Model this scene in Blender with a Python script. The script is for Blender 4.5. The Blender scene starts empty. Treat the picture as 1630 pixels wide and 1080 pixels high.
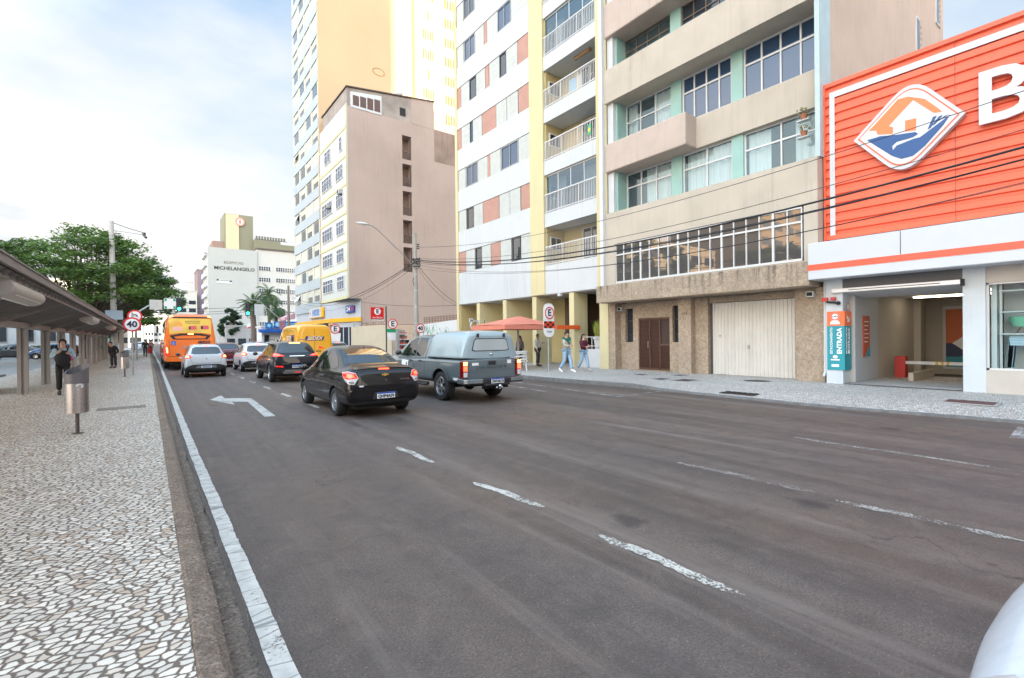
import bpy, bmesh, math, random
from mathutils import Vector, Matrix, Euler
from mathutils.bvhtree import BVHTree
random.seed(11)
R = math.radians
SC = bpy.context.scene
COL = SC.collection
H = 1.70            # camera height above the road
FPX = 760.0         # focal length in pixels of a 1630 px wide frame
ROLL = .011
# ---------- camera frame: world +Y runs along the street, +X to its right-hand side ----------
yd = Vector(((235-815)/FPX, (543-540)/FPX, 1.0)).normalized()
up = Vector((-ROLL, -1.0, 0.0)); up.z = -(up.x*yd.x+up.y*yd.y)/yd.z; up.normalize()
xd = yd.cross(up)
if xd.x < 0: xd = -xd
def ray(px, py):
    c = Vector(((px-815)/FPX, (py-540)/FPX, 1.0))
    return Vector((xd.dot(c), yd.dot(c), up.dot(c)))
def onX(px, py, X):
    r = ray(px, py); t = X/r.x; return r.y*t, H+r.z*t
def onY(px, py, Y):
    r = ray(px, py); t = Y/r.y; return r.x*t, H+r.z*t
def onZ(px, py, Z=0):
    r = ray(px, py); t = (Z-H)/r.z; return r.x*t, r.y*t
# ---------- materials ----------
MATS = {}
def nodes_of(name):
    m = bpy.data.materials.new(name); m.use_nodes = True
    nt = m.node_tree; b = nt.nodes['Principled BSDF']
    return m, nt, b
def N(nt, kind, **kw):
    n = nt.nodes.new(kind)
    for k, v in kw.items():
        if k in n.bl_rna.properties and not isinstance(n.bl_rna.properties[k], bpy.types.PointerProperty) or k in ('operation','blend_type','feature','data_type','noise_dimensions','sky_type','wave_type','bands_direction','distance'):
            setattr(n, k, v)
        else: n.inputs[k].default_value = v
    return n
def L(nt, a, b): nt.links.new(a, b)
def mixc(nt, fac, a, b, mode='MIX'):
    n = nt.nodes.new('ShaderNodeMix'); n.data_type = 'RGBA'; n.blend_type = mode
    for s, v in ((n.inputs[0], fac), (n.inputs[6], a), (n.inputs[7], b)):
        if hasattr(v, 'node'): L(nt, v, s)
        elif isinstance(v, (int, float)): s.default_value = v
        else: s.default_value = (*v[:3], 1)
    return n.outputs[2]
def math_(nt, op, a, b=None, clamp=False):
    n = nt.nodes.new('ShaderNodeMath'); n.operation = op; n.use_clamp = clamp
    for s, v in ((n.inputs[0], a), (n.inputs[1], b)):
        if v is None: continue
        if hasattr(v, 'node'): L(nt, v, s)
        else: s.default_value = v
    return n.outputs[0]
def ramp(nt, fac, lo, hi, a=0.0, b=1.0):
    n = nt.nodes.new('ShaderNodeMapRange'); n.clamp = True
    L(nt, fac, n.inputs[0]); n.inputs[1].default_value = lo; n.inputs[2].default_value = hi
    n.inputs[3].default_value = a; n.inputs[4].default_value = b
    return n.outputs[0]
def coords(nt, scale=(1,1,1), rot=(0,0,0), world=True, src=None):
    mp = nt.nodes.new('ShaderNodeMapping'); mp.inputs['Scale'].default_value = scale; mp.inputs['Rotation'].default_value = rot
    if src is None:
        if world: g = nt.nodes.new('ShaderNodeNewGeometry'); src = g.outputs['Position']
        else: g = nt.nodes.new('ShaderNodeTexCoord'); src = g.outputs['Object']
    L(nt, src, mp.inputs[0]); return mp.outputs[0]
def noise(nt, vec, scale, detail=4, rough=.55, dist=0.0):
    n = nt.nodes.new('ShaderNodeTexNoise'); L(nt, vec, n.inputs['Vector'])
    n.inputs['Scale'].default_value = scale; n.inputs['Detail'].default_value = detail
    n.inputs['Roughness'].default_value = rough; n.inputs['Distortion'].default_value = dist
    return n.outputs['Fac']
def bump(nt, b, h, strength=.3, dist=.01):
    n = nt.nodes.new('ShaderNodeBump'); n.inputs['Strength'].default_value = strength; n.inputs['Distance'].default_value = dist
    L(nt, h, n.inputs['Height']); L(nt, n.outputs[0], b.inputs['Normal'])
def mat(name, col, rough=.6, metal=0., var=0., vs=2., streak=0., bmp=0., bs=30., coat=0., emit=None, estr=0., world=True, dirt=(.18,.15,.12)):
    if name in MATS: return MATS[name]
    m, nt, b = nodes_of(name); MATS[name] = m
    b.inputs['Base Color'].default_value = (*col, 1); b.inputs['Roughness'].default_value = rough
    b.inputs['Metallic'].default_value = metal; b.inputs['Coat Weight'].default_value = coat
    b.inputs['Coat Roughness'].default_value = .03
    out = None
    if var:
        c = coords(nt, world=world); f = noise(nt, c, vs, 6, .6)
        f = ramp(nt, f, .3, .72)
        out = mixc(nt, f, tuple(x*(1-var) for x in col), tuple(min(1, x*(1+var*.5)) for x in col))
    if streak:
        c = coords(nt, (3.2, 3.2, .16), world=world); f = noise(nt, c, 1.6, 5, .65)
        c2 = coords(nt, world=world); f2 = noise(nt, c2, .35, 3)
        f = math_(nt, 'MULTIPLY', ramp(nt, f, .5, .78), ramp(nt, f2, .35, .65))
        f = math_(nt, 'MULTIPLY', f, streak)
        out = mixc(nt, f, out if out is not None else col, dirt)
    if out is not None: L(nt, out, b.inputs['Base Color'])
    if bmp:
        c = coords(nt, world=world); bump(nt, b, noise(nt, c, bs, 3), bmp)
    if emit:
        b.inputs['Emission Color'].default_value = (*emit, 1); b.inputs['Emission Strength'].default_value = estr
    return m
def glass(name, tint=(.02,.025,.03), rough=.03, see=0.0, metal=0.0):
    if name in MATS: return MATS[name]
    m, nt, b = nodes_of(name); MATS[name] = m
    b.inputs['Base Color'].default_value = (*tint, 1); b.inputs['Roughness'].default_value = rough
    b.inputs['IOR'].default_value = 1.5; b.inputs['Specular IOR Level'].default_value = 1.0; b.inputs['Metallic'].default_value = metal
    c = coords(nt, (1,1,1)); bump(nt, b, noise(nt, c, 1.1, 1), .05, .02)
    if see:
        t = nt.nodes.new('ShaderNodeBsdfTransparent'); t.inputs[0].default_value = (.85,.93,.93,1)
        x = nt.nodes.new('ShaderNodeMixShader'); x.inputs[0].default_value = see
        o = nt.nodes['Material Output']; L(nt, b.outputs[0], x.inputs[1]); L(nt, t.outputs[0], x.inputs[2]); L(nt, x.outputs[0], o.inputs[0])
    return m
# ---------- mesh builder ----------
OFF = {}
class MB:
    def __init__(s): s.v = []; s.f = []; s.mi = []
    def add(s, vs, fs, mi=0):
        o = len(s.v); s.v += [tuple(v) for v in vs]; s.f += [tuple(i+o for i in f) for f in fs]; s.mi += [mi]*len(fs); return s
    def box(s, x0, x1, y0, y1, z0, z1, mi=0):
        x0, x1 = min(x0,x1), max(x0,x1); y0, y1 = min(y0,y1), max(y0,y1); z0, z1 = min(z0,z1), max(z0,z1)
        v = [(x0,y0,z0),(x1,y0,z0),(x1,y1,z0),(x0,y1,z0),(x0,y0,z1),(x1,y0,z1),(x1,y1,z1),(x0,y1,z1)]
        return s.add(v, [(0,3,2,1),(4,5,6,7),(0,1,5,4),(1,2,6,5),(2,3,7,6),(3,0,4,7)], mi)
    def cyl(s, a, b, r0, r1=None, n=12, mi=0, caps=True):
        a, b = Vector(a), Vector(b); r1 = r0 if r1 is None else r1
        d = (b-a).normalized(); t = Vector((0,0,1)) if abs(d.z) < .9 else Vector((1,0,0))
        u = d.cross(t).normalized(); w = d.cross(u)
        vs = [a+(u*math.cos(2*math.pi*i/n)+w*math.sin(2*math.pi*i/n))*r0 for i in range(n)] + \
             [b+(u*math.cos(2*math.pi*i/n)+w*math.sin(2*math.pi*i/n))*r1 for i in range(n)]
        fs = [(i, i+n, (i+1)%n+n, (i+1)%n) for i in range(n)]
        if caps: fs += [tuple(range(n)), tuple(range(2*n-1, n-1, -1))]
        return s.add(vs, fs, mi)
    def tube(s, pts, r, n=8, mi=0):
        pts = [Vector(p) for p in pts]; rs = r if isinstance(r, (list, tuple)) else [r]*len(pts)
        vs = []; fs = []; prev = None
        for k, p in enumerate(pts):
            d = (pts[min(k+1, len(pts)-1)]-pts[max(k-1, 0)]).normalized()
            if prev is None: t = Vector((0,0,1)) if abs(d.z) < .9 else Vector((1,0,0)); u = d.cross(t).normalized()
            else: u = (prev-d*prev.dot(d)).normalized()
            prev = u; w = d.cross(u)
            for i in range(n): vs.append(p+(u*math.cos(2*math.pi*i/n)+w*math.sin(2*math.pi*i/n))*rs[k])
        for k in range(len(pts)-1):
            for i in range(n): fs.append((k*n+i, (k+1)*n+i, (k+1)*n+(i+1)%n, k*n+(i+1)%n))
        fs += [tuple(range(n)), tuple(range(len(vs)-1, len(vs)-n-1, -1))]
        return s.add(vs, fs, mi)
    def prism(s, poly, axis, a, b, mi=0):
        # poly: list of (u,v); axis 'x' -> (y,z), 'y' -> (x,z), 'z' -> (x,y)
        def P(u, v, w): return {'x': (w,u,v), 'y': (u,w,v), 'z': (u,v,w)}[axis]
        n = len(poly); vs = [P(u,v,a) for u,v in poly]+[P(u,v,b) for u,v in poly]
        fs = [tuple(range(n)), tuple(range(2*n-1, n-1, -1))]+[(i, i+n, (i+1)%n+n, (i+1)%n) for i in range(n)]
        return s.add(vs, fs, mi)
    def sphere(s, c, r, n=14, m=8, mi=0):
        r = r if isinstance(r, (tuple, list)) else (r,r,r); vs = []; fs = []
        for j in range(1, m):
            a = math.pi*j/m
            for i in range(n): b = 2*math.pi*i/n; vs.append((c[0]+r[0]*math.sin(a)*math.cos(b), c[1]+r[1]*math.sin(a)*math.sin(b), c[2]+r[2]*math.cos(a)))
        t = len(vs); vs += [(c[0],c[1],c[2]+r[2]), (c[0],c[1],c[2]-r[2])]
        for j in range(m-2):
            for i in range(n): fs.append((j*n+i, (j+1)*n+i, (j+1)*n+(i+1)%n, j*n+(i+1)%n))
        for i in range(n): fs += [(t, i, (i+1)%n), (t+1, (m-2)*n+(i+1)%n, (m-2)*n+i)]
        return s.add(vs, fs, mi)
    def lathe(s, prof, c=(0,0,0), n=20, axis='z', mi=0):
        vs = []; fs = []
        for r, h in prof:
            for i in range(n):
                a = 2*math.pi*i/n; p = (r*math.cos(a), r*math.sin(a), h)
                if axis == 'x': p = (h, r*math.cos(a), r*math.sin(a))
                vs.append((p[0]+c[0], p[1]+c[1], p[2]+c[2]))
        for k in range(len(prof)-1):
            for i in range(n): fs.append((k*n+i, k*n+(i+1)%n, (k+1)*n+(i+1)%n, (k+1)*n+i))
        return s.add(vs, fs, mi)
    def grid(s, x0, x1, y0, y1, z, nx, ny, mi=0):
        vs = [(x0+(x1-x0)*i/nx, y0+(y1-y0)*j/ny, z(x0+(x1-x0)*i/nx, y0+(y1-y0)*j/ny) if callable(z) else z) for j in range(ny+1) for i in range(nx+1)]
        return s.add(vs, [(j*(nx+1)+i, j*(nx+1)+i+1, (j+1)*(nx+1)+i+1, (j+1)*(nx+1)+i) for j in range(ny) for i in range(nx)], mi)
    def build(s, name, mats, parent=None, smooth=False, bevel=0, subsurf=0):
        o0 = OFF.get(parent.name, Vector((0,0,0))) if parent else Vector((0,0,0))
        me = bpy.data.meshes.new(name); me.from_pydata([tuple(Vector(v)-o0) for v in s.v], [], s.f); me.update()
        if not isinstance(mats, (list, tuple)): mats = [mats]
        for m in mats: me.materials.append(m)
        for p, i in zip(me.polygons, s.mi): p.material_index = min(i, len(mats)-1)
        bm = bmesh.new(); bm.from_mesh(me); bmesh.ops.recalc_face_normals(bm, faces=bm.faces[:]); bm.to_mesh(me); bm.free()
        o = bpy.data.objects.new(name, me); COL.objects.link(o)
        if parent: o.parent = parent; OFF[o.name] = o0
        if smooth:
            me.shade_smooth()
            md = o.modifiers.new('wn', 'NODES') if False else None
            try: me.set_sharp_from_angle(angle=R(40))
            except Exception: pass
        if bevel:
            b = o.modifiers.new('bevel', 'BEVEL'); b.width = bevel; b.segments = 2; b.limit_method = 'ANGLE'; b.angle_limit = R(40)
        if subsurf:
            b = o.modifiers.new('sub', 'SUBSURF'); b.levels = b.render_levels = subsurf
        return o
def thing(name, label, cat, loc=(0,0,0), rotz=0, group=None, absolute=True):
    """an Empty at the thing's base; with absolute=True the parts are given in world coordinates"""
    o = bpy.data.objects.new(name, None); COL.objects.link(o); o.location = loc; o.rotation_euler = (0,0,rotz)
    o.empty_display_size = .2
    o['label'] = label; o['category'] = cat
    if group: o['group'] = group
    OFF[o.name] = Vector(loc) if absolute else Vector((0,0,0))
    return o
def tag(o, label, cat, group=None):
    o['label'] = label; o['category'] = cat
    if group: o['group'] = group
    return o
def struct(o, kind='structure'): o['kind'] = kind; return o
def copy_tree(o, parent=None):
    c = o.copy(); COL.objects.link(c)
    if parent: c.parent = parent
    for ch in list(o.children): copy_tree(ch, c)
    return c
def text(s, size, m, parent, loc, rot, name='lettering', depth=.004, bold=0., align='CENTER', sx=1.0, shear=0.):
    cu = bpy.data.curves.new('t', 'FONT'); cu.body = s; cu.size = size; cu.extrude = depth; cu.offset = bold
    cu.align_x = align; cu.align_y = 'CENTER'; cu.resolution_u = 3; cu.shear = shear
    t = bpy.data.objects.new('t', cu); COL.objects.link(t)
    bpy.context.view_layer.update()
    me = bpy.data.meshes.new_from_object(t); bpy.data.objects.remove(t)
    o = bpy.data.objects.new(name, me); COL.objects.link(o); me.materials.clear(); me.materials.append(m)
    o0 = OFF.get(parent.name, Vector((0,0,0))) if parent else Vector((0,0,0))
    mt = Matrix.Translation(Vector(loc)-o0) @ Euler(rot).to_matrix().to_4x4() @ Matrix.Diagonal((sx,1,1,1))
    me.transform(mt)
    if parent: o.parent = parent; OFF[o.name] = o0
    return o
STREET = (R(90), 0, R(-90))      # text on a face looking towards -X (readable from the street)
BACK = (R(90), 0, 0)             # text on a face looking towards -Y (readable by the camera)
# ---------- ground materials ----------
def mat_cobble(name, stone, joint, sc=11.0, tint=None, lo=.035, hi=.12):
    m, nt, b = nodes_of(name)
    p = coords(nt, (sc*.80, sc*1.05, sc), (0,0,R(20)))
    w = nt.nodes.new('ShaderNodeTexNoise'); L(nt, p, w.inputs['Vector']); w.inputs['Scale'].default_value = .8; w.inputs['Detail'].default_value = 2
    vm = nt.nodes.new('ShaderNodeVectorMath'); vm.operation = 'MULTIPLY_ADD'; L(nt, w.outputs['Color'], vm.inputs[0]); vm.inputs[1].default_value = (.55,.55,0); L(nt, p, vm.inputs[2])
    def vor(feat):
        v = nt.nodes.new('ShaderNodeTexVoronoi'); v.voronoi_dimensions = '2D'; v.feature = feat; L(nt, vm.outputs[0], v.inputs['Vector']); v.inputs['Scale'].default_value = 1.0; v.inputs['Randomness'].default_value = .82; return v
    e = vor('DISTANCE_TO_EDGE'); c = vor('F1')
    fine = noise(nt, coords(nt), 60, 4, .7)
    edge = math_(nt, 'ADD', e.outputs['Distance'], math_(nt, 'MULTIPLY', math_(nt, 'SUBTRACT', fine, .5), .10))
    gap = noise(nt, coords(nt), 16, 3, .6); edge = math_(nt, 'SUBTRACT', edge, math_(nt, 'MULTIPLY', ramp(nt, gap, .45, .68), .11))
    mask = ramp(nt, edge, lo, hi)
    sep = nt.nodes.new('ShaderNodeSeparateColor'); L(nt, c.outputs['Color'], sep.inputs[0])
    st = mixc(nt, sep.outputs[0], tuple(x*.72 for x in stone), tuple(min(1,x*1.2) for x in stone))
    st = mixc(nt, ramp(nt, sep.outputs[1], .8, .95), st, (stone[0]*.62, stone[1]*.5, stone[2]*.4))
    st = mixc(nt, math_(nt, 'MULTIPLY', fine, .35), st, tuple(x*.55 for x in stone))
    big = noise(nt, coords(nt, (1,.5,1)), .45, 4)
    st = mixc(nt, ramp(nt, big, .38, .7, 0, .65), st, tint or tuple(x*.6 for x in stone))
    out = mixc(nt, mask, joint, st)
    L(nt, out, b.inputs['Base Color']); b.inputs['Roughness'].default_value = .62
    bump(nt, b, math_(nt, 'ADD', mask, math_(nt, 'MULTIPLY', fine, .4)), .9, .012)
    return m
M_COB = mat_cobble('white limestone mosaic paving', (.82,.715,.61), (.14,.105,.08), 18.5, (.52,.44,.36), .03, .13)
M_COBR = mat_cobble('pale limestone mosaic paving', (.74,.71,.67), (.19,.165,.145), 17, (.42,.39,.36), .04, .13)
def mat_asphalt():
    m, nt, b = nodes_of('worn asphalt')
    P = coords(nt)
    sp = nt.nodes.new('ShaderNodeSeparateXYZ'); L(nt, P, sp.inputs[0]); X, Y = sp.outputs[0], sp.outputs[1]
    fine = noise(nt, P, 62, 5, .85); mid = noise(nt, P, 30, 4, .7)
    long_ = noise(nt, coords(nt, (1.7,.045,1)), 1.4, 6, .62, .5)
    long2 = noise(nt, coords(nt, (7,.12,1)), 1.0, 4, .6, .3)
    big = noise(nt, coords(nt, (1,.6,1)), .32, 4, .55)
    base = mixc(nt, ramp(nt, long_, .32, .68), (.080,.066,.061), (.172,.144,.130))
    base = mixc(nt, ramp(nt, big, .42, .68, 0, .75), base, (.165,.120,.090))
    base = mixc(nt, ramp(nt, long2, .60, .78, 0, .30), base, (.25,.225,.21))
    # polished wheel tracks, darker
    wv = math_(nt, 'SINE', math_(nt, 'MULTIPLY', math_(nt, 'ADD', X, -.15), 3.9))
    base = mixc(nt, ramp(nt, wv, .1, 1, 0, .30), base, (.05,.045,.046))
    patchy = noise(nt, P, 3.2, 6, .75, .6); base = mixc(nt, ramp(nt, patchy, .50, .66, 0, .45), base, (.048,.040,.037)); base = mixc(nt, ramp(nt, patchy, .46, .36, 0, .35), base, (.21,.175,.155))
    base = mixc(nt, math_(nt, 'MULTIPLY', ramp(nt, mid, .35, .7), .35), base, (.05,.045,.045))
    v = nt.nodes.new('ShaderNodeTexVoronoi'); L(nt, P, v.inputs['Vector']); v.inputs['Scale'].default_value = 85
    sc = nt.nodes.new('ShaderNodeSeparateColor'); L(nt, v.outputs['Color'], sc.inputs[0])
    chip = math_(nt, 'MULTIPLY', ramp(nt, sc.outputs[0], .72, .80), ramp(nt, v.outputs['Distance'], .28, .16))
    base = mixc(nt, math_(nt, 'MULTIPLY', math_(nt, 'MULTIPLY', chip, ramp(nt, mid, .3, .62)), .8), base, (.46,.40,.36))
    base = mixc(nt, math_(nt, 'MULTIPLY', ramp(nt, fine, .47, .58), .55), base, (.022,.019,.018))
    lo2 = math_(nt, 'ADD', noise(nt, coords(nt, (.9,.05,1), (0,0,R(-1.5))), 1.9, 7, .7, .8), math_(nt, 'ADD', math_(nt, 'MULTIPLY', math_(nt, 'SUBTRACT', mid, .5), .22), math_(nt, 'MULTIPLY', math_(nt, 'SUBTRACT', fine, .5), .18)))
    base = mixc(nt, ramp(nt, lo2, .56, .72, 0, .5), base, (.22,.195,.18)); base = mixc(nt, ramp(nt, lo2, .44, .34, 0, .5), base, (.052,.045,.045))
    ov = nt.nodes.new('ShaderNodeTexVoronoi'); L(nt, coords(nt, (.55,.4,1)), ov.inputs['Vector']); ov.inputs['Scale'].default_value = 1.0
    oc = nt.nodes.new('ShaderNodeSeparateColor'); L(nt, ov.outputs['Color'], oc.inputs[0])
    oil = math_(nt, 'MULTIPLY', ramp(nt, math_(nt, 'ADD', ov.outputs['Distance'], math_(nt, 'MULTIPLY', noise(nt, P, 7, 4), .14)), .16, .11), ramp(nt, oc.outputs[0], .45, .6))
    base = mixc(nt, math_(nt, 'MULTIPLY', oil, .65), base, (.025,.022,.022))
    # cracks
    cv = nt.nodes.new('ShaderNodeTexVoronoi'); cv.feature = 'DISTANCE_TO_EDGE'
    wn = nt.nodes.new('ShaderNodeTexNoise'); L(nt, P, wn.inputs['Vector']); wn.inputs['Scale'].default_value = 2.2; wn.inputs['Detail'].default_value = 5
    va = nt.nodes.new('ShaderNodeVectorMath'); va.operation = 'MULTIPLY_ADD'; L(nt, wn.outputs['Color'], va.inputs[0]); va.inputs[1].default_value = (.7,.7,0); L(nt, coords(nt, (.55,.2,0)), va.inputs[2])
    L(nt, va.outputs[0], cv.inputs['Vector']); cv.inputs['Scale'].default_value = .8
    cr = math_(nt, 'MULTIPLY', ramp(nt, cv.outputs['Distance'], .006, .0015), ramp(nt, big, .5, .6))
    base = mixc(nt, math_(nt, 'MULTIPLY', cr, .7), base, (.012,.011,.011))
    base = mixc(nt, 1.0, base, (.96,.855,.79), 'MULTIPLY')
    L(nt, base, b.inputs['Base Color'])
    L(nt, ramp(nt, long_, .3, .7, .52, .78), b.inputs['Roughness'])
    bump(nt, b, math_(nt, 'ADD', fine, math_(nt, 'MULTIPLY', mid, .6)), .55, .006)
    return m
M_ASPH = mat_asphalt()
def mat_paint(name, wear=.5, col=(.62,.61,.58), cracks=False, ends=False):
    m, nt, b = nodes_of(name); P = coords(nt)
    n1 = noise(nt, P, 45, 5, .75); n2 = noise(nt, P, 2.2, 4, .6)
    f = math_(nt, 'ADD', math_(nt, 'MULTIPLY', n1, .75), math_(nt, 'MULTIPLY', n2, .45))
    mask = ramp(nt, f, wear, wear+.06)
    c = mixc(nt, ramp(nt, noise(nt, P, 9, 4), .35, .7), col, tuple(x*.72 for x in col))
    if cracks:
        v = nt.nodes.new('ShaderNodeTexVoronoi'); v.feature = 'DISTANCE_TO_EDGE'; L(nt, coords(nt, (1.6,5.5,1)), v.inputs['Vector']); v.inputs['Scale'].default_value = 1.0
        c = mixc(nt, ramp(nt, v.outputs['Distance'], .03, .012, 0, .75), c, (.16,.15,.14))
    L(nt, c, b.inputs['Base Color']); b.inputs['Roughness'].default_value = .7
    t = nt.nodes.new('ShaderNodeBsdfTransparent'); x = nt.nodes.new('ShaderNodeMixShader'); L(nt, mask, x.inputs[0])
    L(nt, t.outputs[0], x.inputs[1]); L(nt, b.outputs[0], x.inputs[2]); L(nt, x.outputs[0], nt.nodes['Material Output'].inputs[0])
    return m
M_LINE = mat_paint('white edge line paint', .45, (.60,.55,.49), cracks=True)
M_DASH = mat_paint('worn white dash paint', .54, (.56,.52,.46))
M_FAINT = mat_paint('rubbed out lane paint', .568, (.42,.38,.34))
def mat_grit(name, a, b_, c_, sc=70):
    m, nt, b = nodes_of(name); P = coords(nt); n1 = noise(nt, P, sc, 4, .8); n2 = noise(nt, P, 6, 5, .65); n3 = noise(nt, P, 1.1, 3)
    v = nt.nodes.new('ShaderNodeTexVoronoi'); L(nt, P, v.inputs['Vector']); v.inputs['Scale'].default_value = sc*.8; s = nt.nodes.new('ShaderNodeSeparateColor'); L(nt, v.outputs['Color'], s.inputs[0])
    c = mixc(nt, ramp(nt, n2, .35, .65), a, b_); c = mixc(nt, ramp(nt, s.outputs[0], .55, 1, 0, .7), c, c_); c = mixc(nt, ramp(nt, n1, .48, .62, 0, .75), c, tuple(x*.3 for x in a)); c = mixc(nt, ramp(nt, n3, .45, .7, 0, .5), c, tuple(x*.7 for x in b_))
    L(nt, c, b.inputs['Base Color']); b.inputs['Roughness'].default_value = .95; bump(nt, b, math_(nt, 'ADD', n1, math_(nt, 'ADD', n2, v.outputs['Distance'])), 1.0, .02); return m
M_KERB = mat_grit('rough kerb concrete', (.21,.15,.11), (.34,.25,.185), (.50,.39,.31), 60)
M_GUT = mat_grit('dirty gutter', (.15,.115,.09), (.26,.195,.15), (.36,.28,.22), 45)
M_CONC = mat('grey pavement concrete', (.36,.35,.34), .8, var=.25, vs=1.2, bmp=.3)
M_EARTH = mat('far ground', (.16,.15,.14), .9, var=.3, vs=.1)
# ---------- ground ----------
YK = -25
struct(MB().grid(-900, 900, -300, 1500, -.02, 6, 6).build('ground', M_EARTH))
struct(MB().grid(.44, 12.9, YK, 260, 0.0, 4, 30).build('road', M_ASPH))
struct(MB().grid(-40, -5.2, YK, 72, -.004, 4, 10).build('side_street', mat('pale side street surface', (.30,.29,.28), .8, var=.25, vs=.6, bmp=.2)))
struct(MB().grid(12.9, 90, 75, 95, -.006, 4, 4).build('cross_street', M_ASPH))
m = MB(); m.box(-5.2, .165, YK, 80, -.15, .13); struct(m.build('sidewalk_left', M_COB))
m = MB()
def kx(y): return .165
ys = [YK+i*.5 for i in range(int((105)/.5))]
kv = []; kf = []
prof = [(.165,.128),(.185,.137),(.275,.13),(.312,.10),(.322,.005),(.322,-.1)]
rr = random.Random(4)
for y in ys:
    j = rr.uniform(-.008,.008)
    for x, z in prof: kv.append((x+(j if x > .17 else 0)+rr.uniform(-.004,.004), y, z+rr.uniform(-.005,.005)))
n = len(prof)
for i in range(len(ys)-1):
    for k in range(n-1): kf.append((i*n+k, i*n+k+1, (i+1)*n+k+1, (i+1)*n+k))
m.add(kv, kf); struct(m.build('kerb_left', M_KERB, smooth=False))
# gutter with a ragged asphalt edge
gv = []; gf = []
gy = [YK+i*.12 for i in range(int(105/.12))]
for y in gy:
    e = .455+.018*math.sin(y*2.1)+.012*math.sin(y*7.3+1)+rr.uniform(-.012,.012)
    gv += [(.32, y, -.004+rr.uniform(-.004,.004)), (.39+rr.uniform(-.01,.01), y, .001+rr.uniform(-.006,.006)), (e-.012, y, -.006), (e, y, .006)]
for i in range(len(gy)-1):
    for k in range(3): gf.append((i*4+k, i*4+k+1, (i+1)*4+k+1, (i+1)*4+k))
struct(MB().add(gv, gf).build('gutter', M_GUT))
# right-hand sidewalk: the kerb line bends where the bus bay ends
KL = [(12.75,-25),(12.75,1.3),(12.25,4.4),(12.35,6.6),(12.45,8.6),(12.5,9.9),(12.5,10.4),(12.15,13.0),(12.05,15.2),(12.3,30),(12.6,75)]
def kerb_right(y):
    for (a, b), (c, d) in zip(KL, KL[1:]):
        if b <= y <= d: return a+(c-a)*(y-b)/(d-b)
    return 12.6
RZ = .13
m = MB(); kv = []; kf = []
yy = [YK+i for i in range(0, 101)]
for y in yy:
    k = kerb_right(y); low = 9.9
    z = RZ if y > low else (.05 if y < low-1.2 else .05+(RZ-.05)*(y-low+1.2)/1.2)
    kv += [(k, y, -.05), (k+.012, y, z-.012), (k+.16, y, z), (k+.165, y, z-.003), (k+1.6, y, RZ+.0), (22.0, y, RZ+.02)]
for i in range(len(yy)-1):
    for k in range(5): kf.append((i*6+k, i*6+k+1, (i+1)*6+k+1, (i+1)*6+k)); m.mi.append(0 if k < 3 else 1)
m.v = kv; m.f = kf
struct(m.build('sidewalk_right', [mat('grey kerb stone', (.17,.165,.16), .85, var=.35, vs=6, bmp=.5), M_COBR]))
m = MB(); m.box(12.6, 60, 95, 240, -.1, .13); struct(m.build('sidewalk_far', M_CONC))
m = MB(); m.box(-60, .2, 110, 240, -.1, .13); struct(m.build('sidewalk_far_left', M_CONC))
m = MB(); m.box(-60, -5.3, 72, 76, -.1, .13); struct(m.build('sidewalk_beyond', M_CONC))
# pavement strip and slab in the left sidewalk
m = MB(); m.grid(-.95, -.05, 14.2, 14.75, .134, 2, 1); struct(m.build('pavement_patch', mat('tan cement patch', (.22,.19,.155), .85, var=.3, vs=5, bmp=.4)))
# ---------- markings ----------
Zp = .005
m = MB(); lv = []; lf = []
ly = [YK+.06*i for i in range(int(125/.06))]
for y in ly:
    x0 = .482+rr.uniform(-.003,.003)+.004*math.sin(y*5)*math.sin(y*1.7)
    x0 += max(0, min(y, 45)-9)*.004
    lv += [(x0, y, Zp), (x0+.112+rr.uniform(-.004,.004), y, Zp)]
for i in range(len(ly)-1): lf.append((2*i, 2*i+1, 2*i+3, 2*i+2))
m.add(lv, lf); struct(m.build('edge_line', M_LINE))
def ragged(mb, xa, ya, xb, yb, w=.11, z=Zp, j=.012):
    n = max(6, int(abs(yb-ya)/.04)); vs = []
    for i in range(n+1):
        t_ = i/n; e = min(1, 6*t_+.25, 6*(1-t_)+.35); x = xa+(xb-xa)*t_+.015*math.sin(t_*9+xa*5); y = ya+(yb-ya)*t_
        vs += [(x-w/2*e+rr.uniform(-j,j), y, z), (x+w/2*e+rr.uniform(-j,j), y, z)]
    mb.add(vs, [(2*i, 2*i+1, 2*i+3, 2*i+2) for i in range(n)])
def dash(mb, x, y0, y1, w=.11, z=Zp): ragged(mb, x, y0, x, y1, w, z)
m1 = MB(); m2 = MB()
for a, b in (((1185,950),(955,852)), ((865,808),(755,768)), ((690,737),(632,712))):
    xa, ya = onZ(*a); xb, yb = onZ(*b)
    ragged(m1, xa, ya, xb, yb, .10)
for k in range(11): dash(m1, 3.33-.0*k, 12.2+k*2.9, 13.4+k*2.9, .12)
for a, b in (((1630,862),(1330,797)), ((1300,785),(1080,737))):
    xa, ya = onZ(*a); xb, yb = onZ(*b)
    ragged(m2, xa, ya, xb, yb, .10, j=.02)
xa, ya = onZ(1630,752); xb, yb = onZ(1265,697); ragged(m2, xa, ya, xb, yb, .09, j=.02)
for k in range(8): dash(m1, 5.95, 12.6+k*4, 14.2+k*4, .11)
struct(m1.build('lane_dashes', M_DASH)); struct(m2.build('faded_lane_lines', M_FAINT))
m = MB()
for a, b in (((985,632),(800,606)), ((868,624),(800,612)), ((975,625),(1120,613))):
    xa, ya = onZ(*a); xb, yb = onZ(*b)
    if a[0] == 975: continue
    m.add([(xa-.05,ya,Zp),(xa+.06,ya,Zp),(xb+.06,yb,Zp),(xb-.05,yb,Zp)], [(0,1,2,3)])
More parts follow.
